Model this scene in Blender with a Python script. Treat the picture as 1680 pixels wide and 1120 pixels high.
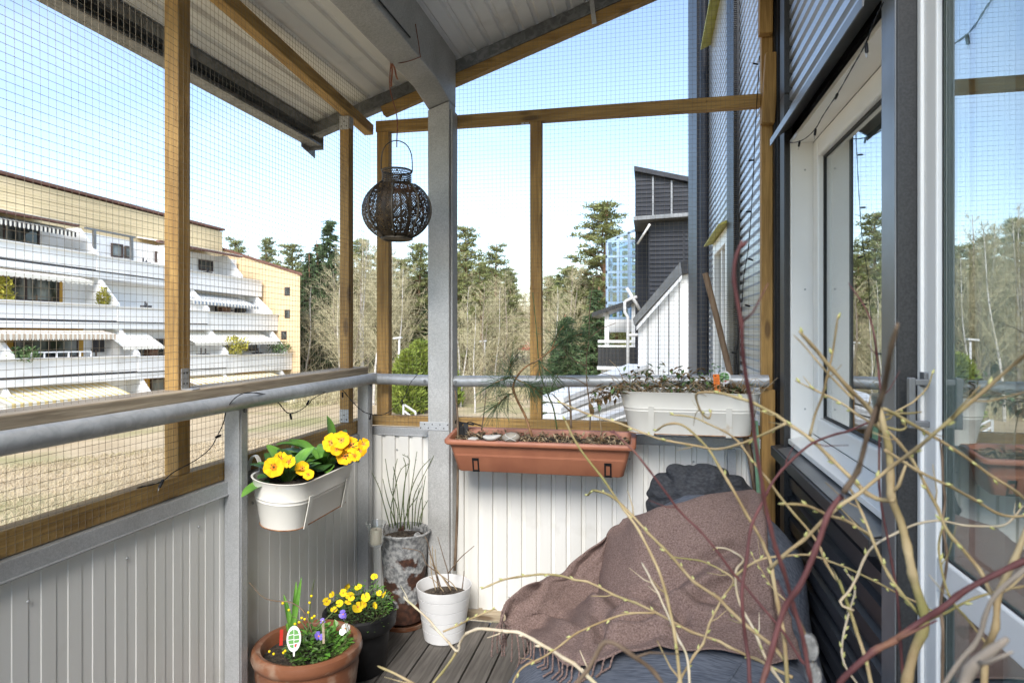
import bpy, math, random
import numpy as np
from mathutils import Vector, Matrix

random.seed(7)
rng = np.random.default_rng(7)
for o in list(bpy.data.objects):
    bpy.data.objects.remove(o, do_unlink=True)
SC = bpy.context.scene
COL = SC.collection

# ------------------------------------------------------------------ camera
YAW = math.radians(11.98)
FPX = 1060.0          # focal length in pixels of a 1680 px wide picture
EYE = 1.30
CA, SA = math.cos(YAW), math.sin(YAW)
cam_d = bpy.data.cameras.new('camera')
cam = bpy.data.objects.new('camera', cam_d)
COL.objects.link(cam)
cam.location = (0, 0, EYE)
cam.rotation_euler = (math.radians(90), 0, YAW)
cam_d.sensor_width = 36.0
cam_d.lens = 36.0 * FPX / 1680.0
cam_d.shift_y = -20.0 / 1680.0
cam_d.clip_start = 0.02
cam_d.clip_end = 3000
cam_d.dof.use_dof = True
cam_d.dof.focus_distance = 2.7
cam_d.dof.aperture_fstop = 9.0
SC.camera = cam

# ------------------------------------------------------------------ sky and sun
SUN_DIR = Vector((0.10, -0.75, 0.66)).normalized()   # hazy sun behind the viewer
elev = math.asin(SUN_DIR.z)
rot = math.atan2(SUN_DIR.x, SUN_DIR.y)
W = bpy.data.worlds.new("World")
SC.world = W
W.use_nodes = True
nt = W.node_tree
nt.nodes.clear()
wo = nt.nodes.new('ShaderNodeOutputWorld')
bg = nt.nodes.new('ShaderNodeBackground')
sky = nt.nodes.new('ShaderNodeTexSky')
sky.sky_type = 'NISHITA'
sky.sun_disc = False
sky.sun_elevation = elev
sky.sun_rotation = rot
sky.air_density = 1.0
sky.dust_density = 0.4
sky.ozone_density = 1.0
bg.inputs['Strength'].default_value = 0.050
# thin wisps of cloud
tc = nt.nodes.new('ShaderNodeTexCoord')
mp = nt.nodes.new('ShaderNodeMapping')
mp.inputs['Scale'].default_value = (1.6, 1.6, 5.0)
nz = nt.nodes.new('ShaderNodeTexNoise')
nz.inputs['Scale'].default_value = 1.7
nz.inputs['Detail'].default_value = 7
nz.inputs['Roughness'].default_value = 0.55
cr = nt.nodes.new('ShaderNodeValToRGB')
cr.color_ramp.elements[0].position = 0.50
cr.color_ramp.elements[0].color = (0, 0, 0, 1)
cr.color_ramp.elements[1].position = 0.80
cr.color_ramp.elements[1].color = (0.30, 0.30, 0.30, 1)
mx = nt.nodes.new('ShaderNodeMixRGB')
mx.inputs['Color2'].default_value = (4.2, 4.5, 4.9, 1)
L = nt.links.new
L(tc.outputs['Generated'], mp.inputs['Vector'])
L(mp.outputs['Vector'], nz.inputs['Vector'])
L(nz.outputs['Fac'], cr.inputs['Fac'])
L(cr.outputs['Color'], mx.inputs['Fac'])
hs = nt.nodes.new('ShaderNodeHueSaturation')   # hazy spring air: a paler blue
hs.inputs['Saturation'].default_value = 0.95
L(sky.outputs['Color'], hs.inputs['Color'])
L(hs.outputs['Color'], mx.inputs['Color1'])
L(mx.outputs['Color'], bg.inputs['Color'])
L(bg.outputs['Background'], wo.inputs['Surface'])

sun_d = bpy.data.lights.new('sun', 'SUN')
sun_d.energy = 1.04
sun_d.angle = math.radians(30)
sun_d.color = (1.0, 0.96, 0.90)
sun = bpy.data.objects.new('sun', sun_d)
COL.objects.link(sun)
sun.rotation_euler = SUN_DIR.to_track_quat('Z', 'Y').to_euler()
sun.location = (5, -8, 12)

SC.view_settings.view_transform = 'Standard'
SC.view_settings.look = 'None'
SC.view_settings.exposure = 2.72
SC.view_settings.gamma = 1.0
SC.view_settings.use_curve_mapping = False
SC.cycles.use_denoising = True
SC.cycles.max_bounces = 10
SC.cycles.diffuse_bounces = 6
SC.cycles.glossy_bounces = 4
SC.cycles.transparent_max_bounces = 16
SC.cycles.sample_clamp_indirect = 8.0

# ------------------------------------------------------------------ pixel rays -> places on real planes
def _dir(px, py):
    t = (px - 840.0) / FPX
    v = -(py - 540.0) / FPX
    return np.array([-SA + t * CA, CA + t * SA, v])
O3 = np.array([0, 0, EYE])
def at(px, py, d):
    return Vector(O3 + _dir(px, py) * d)
def onX(px, py, X):
    r = _dir(px, py); return Vector(O3 + r * (X / r[0]))
def onY(px, py, Y):
    r = _dir(px, py); return Vector(O3 + r * (Y / r[1]))
def onZ(px, py, Z):
    r = _dir(px, py); return Vector(O3 + r * ((Z - EYE) / r[2]))

# ------------------------------------------------------------------ materials
def _base(name):
    m = bpy.data.materials.new(name)
    m.use_nodes = True
    n = m.node_tree
    return m, n, n.nodes['Principled BSDF']
def pmat(name, c1, c2=None, scale=6.0, rough=0.6, metal=0.0, bump=0.0, bscale=60.0, stretch=(1, 1, 1),
         detail=5.0, lo=0.35, hi=0.65, spec=0.5, coat=0.0, bstretch=None, bdist=0.004, sheen=0.0, c3=None, s3=2.0, lo3=0.6, hi3=0.66):
    m, n, b = _base(name)
    N = n.nodes.new
    l = n.links.new
    b.inputs['Roughness'].default_value = rough
    b.inputs['Metallic'].default_value = metal
    b.inputs['Specular IOR Level'].default_value = spec
    b.inputs['Coat Weight'].default_value = coat
    b.inputs['Sheen Weight'].default_value = sheen
    b.inputs['Base Color'].default_value = (*c1, 1)
    co = N('ShaderNodeTexCoord')
    if c2 is not None:
        mp = N('ShaderNodeMapping'); mp.inputs['Scale'].default_value = stretch
        l(co.outputs['Object'], mp.inputs['Vector'])
        t = N('ShaderNodeTexNoise'); t.inputs['Scale'].default_value = scale; t.inputs['Detail'].default_value = detail
        l(mp.outputs['Vector'], t.inputs['Vector'])
        r = N('ShaderNodeValToRGB')
        r.color_ramp.elements[0].position = lo; r.color_ramp.elements[0].color = (*c1, 1)
        r.color_ramp.elements[1].position = hi; r.color_ramp.elements[1].color = (*c2, 1)
        l(t.outputs['Fac'], r.inputs['Fac'])
        out = r.outputs['Color']
        if c3 is not None:
            t3 = N('ShaderNodeTexNoise'); t3.inputs['Scale'].default_value = s3; t3.inputs['Detail'].default_value = 6
            l(co.outputs['Object'], t3.inputs['Vector'])
            r3 = N('ShaderNodeValToRGB'); r3.color_ramp.elements[0].position = lo3; r3.color_ramp.elements[1].position = hi3
            l(t3.outputs['Fac'], r3.inputs['Fac'])
            mx = N('ShaderNodeMixRGB'); mx.inputs['Color2'].default_value = (*c3, 1)
            l(r3.outputs['Color'], mx.inputs['Fac']); l(out, mx.inputs['Color1'])
            out = mx.outputs['Color']
        l(out, b.inputs['Base Color'])
    if bump:
        mp2 = N('ShaderNodeMapping'); mp2.inputs['Scale'].default_value = bstretch or stretch
        l(co.outputs['Object'], mp2.inputs['Vector'])
        t2 = N('ShaderNodeTexNoise'); t2.inputs['Scale'].default_value = bscale; t2.inputs['Detail'].default_value = 4
        l(mp2.outputs['Vector'], t2.inputs['Vector'])
        bn = N('ShaderNodeBump'); bn.inputs['Strength'].default_value = bump; bn.inputs['Distance'].default_value = bdist
        l(t2.outputs['Fac'], bn.inputs['Height'])
        l(bn.outputs['Normal'], b.inputs['Normal'])
    return m

def wood_mat(name, c1, c2, axis, dark=(0.1, 0.05, 0.02), rough=0.7):
    st = [14, 14, 14]; st[axis] = 0.9
    m, n, b = _base(name)
    N = n.nodes.new; l = n.links.new
    b.inputs['Roughness'].default_value = rough
    co = N('ShaderNodeTexCoord')
    mp = N('ShaderNodeMapping'); mp.inputs['Scale'].default_value = st
    l(co.outputs['Object'], mp.inputs['Vector'])
    t = N('ShaderNodeTexNoise'); t.inputs['Scale'].default_value = 6; t.inputs['Detail'].default_value = 6; t.inputs['Distortion'].default_value = 0.8
    l(mp.outputs['Vector'], t.inputs['Vector'])
    r = N('ShaderNodeValToRGB')
    r.color_ramp.elements[0].position = 0.32; r.color_ramp.elements[0].color = (*c1, 1)
    r.color_ramp.elements[1].position = 0.7; r.color_ramp.elements[1].color = (*c2, 1)
    l(t.outputs['Fac'], r.inputs['Fac'])
    # knots
    st2 = [9, 9, 9]; st2[axis] = 2.6
    mp3 = N('ShaderNodeMapping'); mp3.inputs['Scale'].default_value = st2
    l(co.outputs['Object'], mp3.inputs['Vector'])
    v = N('ShaderNodeTexVoronoi'); v.inputs['Scale'].default_value = 1.4
    l(mp3.outputs['Vector'], v.inputs['Vector'])
    rk = N('ShaderNodeValToRGB')
    rk.color_ramp.elements[0].position = 0.10; rk.color_ramp.elements[0].color = (0.75, 0.75, 0.75, 1)
    rk.color_ramp.elements[1].position = 0.19; rk.color_ramp.elements[1].color = (0, 0, 0, 1)
    l(v.outputs['Distance'], rk.inputs['Fac'])
    mx = N('ShaderNodeMixRGB'); mx.inputs['Color2'].default_value = (*dark, 1)
    l(rk.outputs['Color'], mx.inputs['Fac']); l(r.outputs['Color'], mx.inputs['Color1'])
    # broad weathering
    t4 = N('ShaderNodeTexNoise'); t4.inputs['Scale'].default_value = 2.3; t4.inputs['Detail'].default_value = 3
    l(co.outputs['Object'], t4.inputs['Vector'])
    r4 = N('ShaderNodeValToRGB'); r4.color_ramp.elements[0].position = 0.35; r4.color_ramp.elements[0].color = (0.72, 0.72, 0.72, 1)
    r4.color_ramp.elements[1].position = 0.65; r4.color_ramp.elements[1].color = (1.1, 1.1, 1.1, 1)
    l(t4.outputs['Fac'], r4.inputs['Fac'])
    m4 = N('ShaderNodeMixRGB'); m4.blend_type = 'MULTIPLY'; m4.inputs['Fac'].default_value = 1
    l(mx.outputs['Color'], m4.inputs['Color1']); l(r4.outputs['Color'], m4.inputs['Color2'])
    l(m4.outputs['Color'], b.inputs['Base Color'])
    bn = N('ShaderNodeBump'); bn.inputs['Strength'].default_value = 0.35; bn.inputs['Distance'].default_value = 0.003
    l(t.outputs['Fac'], bn.inputs['Height']); l(bn.outputs['Normal'], b.inputs['Normal'])
    return m

def galv_mat(name, c1, c2, scale=60, rough=0.5, metal=0.6):
    m, n, b = _base(name)
    N = n.nodes.new; l = n.links.new
    b.inputs['Roughness'].default_value = rough
    b.inputs['Metallic'].default_value = metal
    co = N('ShaderNodeTexCoord')
    nz = N('ShaderNodeTexNoise'); nz.inputs['Scale'].default_value = scale; nz.inputs['Detail'].default_value = 3; nz.inputs['Distortion'].default_value = 1.4
    l(co.outputs['Object'], nz.inputs['Vector'])
    r = N('ShaderNodeValToRGB')
    r.color_ramp.elements[0].position = 0.4; r.color_ramp.elements[0].color = (*c1, 1)
    r.color_ramp.elements[1].position = 0.6; r.color_ramp.elements[1].color = (*c2, 1)
    l(nz.outputs['Fac'], r.inputs['Fac'])
    n2 = N('ShaderNodeTexNoise'); n2.inputs['Scale'].default_value = 3.5; n2.inputs['Detail'].default_value = 6
    l(co.outputs['Object'], n2.inputs['Vector'])
    r2 = N('ShaderNodeValToRGB'); r2.color_ramp.elements[0].position = 0.35; r2.color_ramp.elements[0].color = (0.78, 0.77, 0.75, 1)
    r2.color_ramp.elements[1].position = 0.65; r2.color_ramp.elements[1].color = (1.08, 1.08, 1.08, 1)
    l(n2.outputs['Fac'], r2.inputs['Fac'])
    m4 = N('ShaderNodeMixRGB'); m4.blend_type = 'MULTIPLY'; m4.inputs['Fac'].default_value = 1
    l(r.outputs['Color'], m4.inputs['Color1']); l(r2.outputs['Color'], m4.inputs['Color2'])
    l(m4.outputs['Color'], b.inputs['Base Color'])
    bn = N('ShaderNodeBump'); bn.inputs['Strength'].default_value = 0.12; bn.inputs['Distance'].default_value = 0.002
    l(nz.outputs['Fac'], bn.inputs['Height']); l(bn.outputs['Normal'], b.inputs['Normal'])
    return m

def glass_mat(name, tint=(0.9, 0.95, 0.93), refl=1.0, rough=0.0, ior=1.6):
    m = bpy.data.materials.new(name); m.use_nodes = True
    n = m.node_tree; n.nodes.clear()
    N = n.nodes.new; l = n.links.new
    out = N('ShaderNodeOutputMaterial')
    tr = N('ShaderNodeBsdfTransparent'); tr.inputs['Color'].default_value = (*tint, 1)
    gl = N('ShaderNodeBsdfGlossy'); gl.inputs['Roughness'].default_value = rough; gl.inputs['Color'].default_value = (refl, refl, refl, 1)
    lw = N('ShaderNodeLayerWeight'); lw.inputs['Blend'].default_value = 0.5
    pw = N('ShaderNodeMath'); pw.operation = 'POWER'; pw.inputs[1].default_value = ior
    l(lw.outputs['Facing'], pw.inputs[0])
    fr = N('ShaderNodeMath'); fr.operation = 'MULTIPLY_ADD'; fr.inputs[1].default_value = 0.94; fr.inputs[2].default_value = 0.05
    l(pw.outputs['Value'], fr.inputs[0])
    mx = N('ShaderNodeMixShader')
    l(fr.outputs['Value'], mx.inputs['Fac']); l(tr.outputs['BSDF'], mx.inputs[1]); l(gl.outputs['BSDF'], mx.inputs[2])
    l(mx.outputs['Shader'], out.inputs['Surface'])
    return m

M = {}
M['wood_x'] = wood_mat('timber along x', (0.32, 0.18, 0.055), (0.54, 0.34, 0.115), 0)
M['wood_y'] = wood_mat('timber along y', (0.32, 0.18, 0.055), (0.54, 0.34, 0.115), 1)
M['wood_z'] = wood_mat('timber upright', (0.32, 0.175, 0.05), (0.55, 0.33, 0.105), 2)
M['plank'] = wood_mat('grey-brown rail plank', (0.24, 0.19, 0.13), (0.44, 0.36, 0.26), 1, dark=(0.13, 0.09, 0.06))
M['deck'] = wood_mat('weathered deck wood', (0.075, 0.066, 0.058), (0.155, 0.14, 0.125), 1, dark=(0.07, 0.06, 0.05), rough=0.8)
M['batten'] = wood_mat('pale batten wood', (0.34, 0.27, 0.18), (0.5, 0.41, 0.29), 0)
M['galv'] = galv_mat('galvanised steel', (0.43, 0.44, 0.45), (0.52, 0.53, 0.54), 170, 0.5, 0.35)
M['galv_post'] = galv_mat('mottled galvanised steel', (0.42, 0.42, 0.415), (0.55, 0.55, 0.54), 150, 0.5, 0.25)
M['pipe'] = galv_mat('painted steel pipe', (0.40, 0.42, 0.44), (0.48, 0.50, 0.52), 30, 0.42, 0.3)
M['channel'] = galv_mat('dark zinc channel', (0.16, 0.17, 0.18), (0.25, 0.26, 0.27), 25, 0.45, 0.5)
M['white_sheet'] = pmat('off-white painted sheet', (0.72, 0.705, 0.655), (0.79, 0.775, 0.735), 2.4, rough=0.45, stretch=(3, 3, 0.16), bump=0.05, bscale=30, lo=0.3, hi=0.6,
                        c3=(0.54, 0.515, 0.46), s3=6, lo3=0.62, hi3=0.92)
M['ceil_sheet'] = pmat('pale grey ceiling sheet', (0.85, 0.845, 0.83), (0.89, 0.885, 0.87), 2.0, rough=0.5, stretch=(1, 0.3, 1), c3=(0.72, 0.71, 0.69), s3=7, lo3=0.6, hi3=0.8)
M['roof_steel'] = pmat('roof steel', (0.10, 0.10, 0.105), (0.14, 0.14, 0.145), 3, rough=0.5)
M['dark_clad'] = pmat('dark blue-grey painted steel', (0.016, 0.018, 0.025), (0.024, 0.027, 0.036), 3, rough=0.45, spec=0.3)
M['sky_sheen_clad'] = pmat('dark steel with sky sheen in colour', (0.42, 0.44, 0.47), (0.50, 0.52, 0.55), 2, rough=0.28, metal=0.6)  # dark paint turned silver: grazing sky reflection put into the base colour
M['black_clad'] = pmat('black painted steel', (0.018, 0.019, 0.022), (0.03, 0.031, 0.035), 4, rough=0.33, spec=0.5)
M['black_frame'] = pmat('black grained frame', (0.022, 0.022, 0.022), (0.04, 0.04, 0.04), 220, rough=0.45, bump=0.2, bscale=260, bdist=0.001)
M['steel_grey'] = pmat('grey coated steel', (0.16, 0.165, 0.17), (0.22, 0.225, 0.23), 6, rough=0.35, metal=0.4)
M['upvc'] = pmat('white window frame', (0.83, 0.82, 0.78), (0.87, 0.86, 0.83), 4, rough=0.28)
M['upvc_grey'] = pmat('pale grey gasket', (0.45, 0.46, 0.45), rough=0.5)
M['gasket'] = pmat('black gasket', (0.015, 0.015, 0.015), rough=0.6)
M['glass'] = glass_mat('window glass', (0.80, 0.86, 0.84), 1.0, 0.0, 1.95)
M['glass_clear'] = glass_mat('clear glassware', (0.94, 0.955, 0.96), 1.0, 0.02, 2.6)
M['glass_stair'] = glass_mat('bluish stair glass', (0.72, 0.84, 0.92), 1.0, 0.0, 2.2)
M['wire'] = pmat('zinc wire', (0.17, 0.14, 0.095), (0.25, 0.21, 0.15), 40, rough=0.5, metal=0.3)
M['black_pl'] = pmat('black plastic', (0.007, 0.007, 0.008), (0.012, 0.012, 0.013), 30, rough=0.5, spec=0.3)
M['white_pl'] = pmat('white plastic', (0.64, 0.64, 0.64), (0.69, 0.69, 0.69), 6, rough=0.4)
M['terra_pl'] = pmat('brick red plastic', (0.34, 0.125, 0.07), (0.42, 0.165, 0.09), 9, rough=0.5, bump=0.08, bscale=90)
M['terra'] = pmat('glazed terracotta', (0.15, 0.056, 0.027), (0.21, 0.085, 0.042), 7, rough=0.38, c3=(0.36, 0.28, 0.21), s3=14, lo3=0.54, hi3=0.75, coat=0.25)
M['soil'] = pmat('dark soil', (0.018, 0.013, 0.009), (0.06, 0.045, 0.03), 70, rough=0.95, bump=1.0, bscale=90, bdist=0.02)
M['soil_brown'] = pmat('brown soil', (0.03, 0.022, 0.016), (0.13, 0.10, 0.075), 80, rough=0.95, bump=1.0, bscale=90, bdist=0.02)
M['enamel'] = pmat('chipped cream enamel', (0.64, 0.62, 0.56), (0.72, 0.70, 0.64), 3, rough=0.4, c3=(0.50, 0.37, 0.22), s3=10, lo3=0.66, hi3=0.74)
M['rust'] = pmat('rust', (0.17, 0.06, 0.02), (0.42, 0.2, 0.07), 60, rough=0.85, bump=0.5, bscale=200)
M['leaf'] = pmat('green leaf', (0.07, 0.19, 0.025), (0.15, 0.32, 0.05), 18, rough=0.45, bump=0.5, bscale=70, bdist=0.004)
M['leaf_dark'] = pmat('dark green leaf', (0.025, 0.07, 0.018), (0.055, 0.13, 0.03), 20, rough=0.42, bump=0.7, bscale=75, bdist=0.005)
M['leaf_dull'] = pmat('dull green leaf', (0.06, 0.115, 0.04), (0.12, 0.19, 0.06), 25, rough=0.55)
M['leaf_dry'] = pmat('dry brown leaf', (0.10, 0.055, 0.02), (0.22, 0.14, 0.06), 22, rough=0.7)
M['straw'] = pmat('dry straw', (0.30, 0.22, 0.13), (0.42, 0.33, 0.21), 20, rough=0.8)
M['petal'] = pmat('yellow petal', (0.74, 0.36, 0.006), (0.82, 0.47, 0.01), 30, rough=0.8, spec=0.2)
M['petal_eye'] = pmat('orange flower eye', (0.70, 0.20, 0.01), (0.8, 0.3, 0.02), 60, rough=0.6)
M['petal_pale'] = pmat('lemon petal', (0.70, 0.50, 0.015), (0.78, 0.58, 0.02), 30, rough=0.8, spec=0.2)
M['petal_white'] = pmat('white petal', (0.78, 0.77, 0.74), rough=0.5)
M['petal_blue'] = pmat('violet petal', (0.10, 0.07, 0.36), (0.17, 0.12, 0.5), 20, rough=0.55)
M['stem'] = pmat('green stem', (0.055, 0.085, 0.025), (0.11, 0.135, 0.045), 30, rough=0.6)
M['twig'] = pmat('brown twig', (0.10, 0.065, 0.04), (0.20, 0.14, 0.09), 30, rough=0.75)
M['bark'] = pmat('orange brown bark', (0.20, 0.10, 0.045), (0.34, 0.19, 0.09), 60, rough=0.8, bump=0.4, bscale=150)
M['needle'] = pmat('blue-green needles', (0.03, 0.065, 0.028), (0.075, 0.125, 0.05), 30, rough=0.55)
M['iron'] = pmat('dark bronze lantern metal', (0.028, 0.022, 0.016), (0.075, 0.052, 0.033), 25, rough=0.55, metal=0.4, c3=(0.14, 0.06, 0.03), s3=9, lo3=0.55, hi3=0.7)
M['lantern_rib'] = pmat('bronze lantern rib', (0.07, 0.06, 0.045), (0.13, 0.11, 0.085), 30, rough=0.5, metal=0.5)
M['ribbon'] = pmat('brown ribbon', (0.16, 0.055, 0.03), (0.24, 0.09, 0.05), 30, rough=0.7)
M['denim'] = pmat('grey-blue woven cover', (0.055, 0.066, 0.09), (0.13, 0.146, 0.18), 90, rough=0.85, stretch=(0.25, 3, 1), bump=0.35, bscale=160, bdist=0.002)
M['charcoal'] = pmat('charcoal jersey', (0.022, 0.024, 0.030), (0.05, 0.053, 0.06), 80, rough=0.85, stretch=(1, 0.3, 2), bump=0.3, bscale=150, bdist=0.002)
M['wool'] = pmat('brown wool', (0.115, 0.071, 0.06), (0.30, 0.21, 0.182), 210, rough=0.95, bump=1.0, bscale=240, bdist=0.005, lo=0.3, hi=0.74, detail=8)
M['willow'] = pmat('tan willow bark', (0.27, 0.19, 0.095), (0.45, 0.35, 0.20), 26, rough=0.8, spec=0.2, c3=(0.22, 0.20, 0.07), s3=9, lo3=0.5, hi3=0.68, bump=0.35, bscale=120, bdist=0.001)
M['willow_pale'] = pmat('pale willow bark', (0.40, 0.31, 0.19), (0.58, 0.50, 0.37), 26, rough=0.6, c3=(0.40, 0.38, 0.18), s3=8, lo3=0.55, hi3=0.7)
M['dogwood'] = pmat('dark red dogwood bark', (0.075, 0.026, 0.027), (0.145, 0.055, 0.052), 24, rough=0.65, spec=0.3, c3=(0.20, 0.10, 0.06), s3=16, lo3=0.58, hi3=0.72)
M['bud'] = pmat('green bud', (0.38, 0.38, 0.12), (0.5, 0.48, 0.2), 30, rough=0.5)
M['catkin'] = pmat('grey catkin fur', (0.11, 0.112, 0.108), (0.22, 0.222, 0.215), 120, rough=0.95, bump=1.0, bscale=220, bdist=0.004, sheen=0.6)
M['candle'] = pmat('ivory wax', (0.62, 0.54, 0.42), (0.68, 0.6, 0.48), 5, rough=0.5)
M['stone'] = pmat('grey stone', (0.24, 0.21, 0.17), (0.36, 0.33, 0.28), 14, rough=0.7)
M['stone_pale'] = pmat('pale stone', (0.45, 0.43, 0.39), (0.58, 0.56, 0.52), 14, rough=0.7)
M['tag_orange'] = pmat('orange plastic label', (0.75, 0.16, 0.01), (0.8, 0.2, 0.02), 8, rough=0.45)
M['tag_red'] = pmat('red plastic label', (0.5, 0.03, 0.02), rough=0.45)
M['tag_green'] = pmat('green print', (0.10, 0.28, 0.06), rough=0.5)
M['ink'] = pmat('dark print', (0.05, 0.02, 0.02), rough=0.6)
M['green_paint'] = pmat('flaking green paint', (0.10, 0.22, 0.13), (0.17, 0.30, 0.19), 15, rough=0.6, c3=(0.15, 0.11, 0.07), s3=14, lo3=0.6, hi3=0.64)
M['stick'] = wood_mat('old broom handle', (0.16, 0.10, 0.06), (0.28, 0.19, 0.12), 2)
M['bulb'] = glass_mat('clear bulb', (0.9, 0.9, 0.9), 1.0, 0.05, 2.5)
# far things
M['grass'] = pmat('dry tan grass', (0.36, 0.28, 0.175), (0.46, 0.37, 0.245), 0.5, rough=0.95, detail=9, bump=0.25, bscale=8, bdist=0.05, c3=(0.26, 0.24, 0.11), s3=0.16, lo3=0.50, hi3=0.66)
M['blade'] = pmat('dry grass blade', (0.39, 0.31, 0.19), (0.50, 0.405, 0.265), 0.35, rough=0.9, c3=(0.30, 0.29, 0.12), s3=0.3, lo3=0.55, hi3=0.7)
M['path'] = pmat('pale gravel path', (0.36, 0.33, 0.28), (0.46, 0.43, 0.38), 3, rough=0.95)
M['asphalt'] = pmat('asphalt', (0.05, 0.05, 0.05), (0.07, 0.07, 0.07), 3, rough=0.9)
M['bwhite'] = pmat('white render', (0.76, 0.755, 0.735), (0.83, 0.825, 0.81), 0.5, rough=0.7, c3=(0.62, 0.61, 0.58), s3=0.9, lo3=0.6, hi3=0.8)
M['bwhite2'] = pmat('white painted steel parapet', (0.78, 0.78, 0.77), (0.84, 0.84, 0.83), 0.6, rough=0.5, c3=(0.66, 0.65, 0.62), s3=1.1, lo3=0.58, hi3=0.8)
M['byellow'] = pmat('yellow boarding', (0.66, 0.53, 0.31), (0.72, 0.58, 0.36), 1.2, rough=0.7, stretch=(1, 1, 8))
M['bochre'] = pmat('ochre wall', (0.52, 0.28, 0.035), (0.58, 0.33, 0.05), 1.2, rough=0.7)
M['btan'] = pmat('tan boarded wall', (0.57, 0.43, 0.26), (0.64, 0.49, 0.30), 1.2, rough=0.75, stretch=(1, 1, 8))
M['bbrown'] = pmat('brown roof edge', (0.13, 0.06, 0.045), (0.17, 0.08, 0.06), 2, rough=0.6)
M['bglass'] = pmat('dark window glass', (0.025, 0.03, 0.03), (0.26, 0.28, 0.27), 0.9, rough=0.05, spec=0.8, stretch=(1, 1, 0.3), lo=0.45, hi=0.62)  # pale patches: reflections and curtains put into the glass colour
M['bframe'] = pmat('dark brown window frame', (0.05, 0.03, 0.025), rough=0.6)
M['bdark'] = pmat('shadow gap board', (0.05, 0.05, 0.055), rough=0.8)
M['curtain'] = pmat('grey-green curtain', (0.76, 0.77, 0.75), (0.82, 0.83, 0.81), 3, rough=0.9)
M['room'] = pmat('grey room wall', (0.32, 0.33, 0.33), rough=0.9)
M['canvas'] = pmat('cream awning cloth', (0.74, 0.71, 0.63), (0.8, 0.77, 0.69), 2, rough=0.85)
M['canvas_y'] = pmat('yellow awning stripe', (0.72, 0.56, 0.26), rough=0.85)
M['canvas_k'] = pmat('black awning stripe', (0.03, 0.03, 0.035), rough=0.85)
M['canvas_g'] = pmat('blue-grey awning stripe', (0.24, 0.29, 0.36), rough=0.85)
M['canvas_b'] = pmat('brown awning stripe', (0.56, 0.44, 0.33), rough=0.85)
M['blue_frame'] = pmat('pale blue steel frame', (0.26, 0.38, 0.52), (0.30, 0.42, 0.56), 2, rough=0.5)
M['spruce'] = pmat('spruce needles', (0.035, 0.065, 0.024), (0.08, 0.125, 0.04), 1.2, rough=0.8)
M['pine'] = pmat('pine needles', (0.11, 0.135, 0.04), (0.25, 0.26, 0.095), 0.9, rough=0.8)
M['juniper'] = pmat('bright thuja foliage', (0.11, 0.16, 0.02), (0.21, 0.25, 0.035), 1.5, rough=0.8)
M['pinebark'] = pmat('pine bark', (0.17, 0.09, 0.05), (0.28, 0.16, 0.09), 2.5, rough=0.9)
M['birchbark'] = pmat('birch bark', (0.40, 0.37, 0.33), (0.58, 0.55, 0.51), 3, rough=0.8, c3=(0.05, 0.045, 0.04), s3=4, lo3=0.62, hi3=0.66)
M['greybark'] = pmat('grey bark', (0.20, 0.165, 0.13), (0.32, 0.27, 0.22), 3, rough=0.9)
M['twigs'] = pmat('bare twigs', (0.36, 0.32, 0.19), (0.51, 0.455, 0.29), 2, rough=0.9)
M['twigs_red'] = pmat('bare reddish twigs', (0.30, 0.24, 0.15), (0.43, 0.35, 0.23), 2, rough=0.9)
M['lampw'] = pmat('white lamp post', (0.55, 0.55, 0.55), rough=0.5)
M['carred'] = pmat('red car paint', (0.5, 0.03, 0.03), rough=0.3, coat=0.5)
M['hedge_y'] = pmat('yellow-green shrub', (0.28, 0.27, 0.03), (0.38, 0.34, 0.05), 3, rough=0.8)
M['moss'] = pmat('lichen yellow flashing', (0.38, 0.36, 0.07), (0.46, 0.43, 0.14), 12, rough=0.7)

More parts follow.
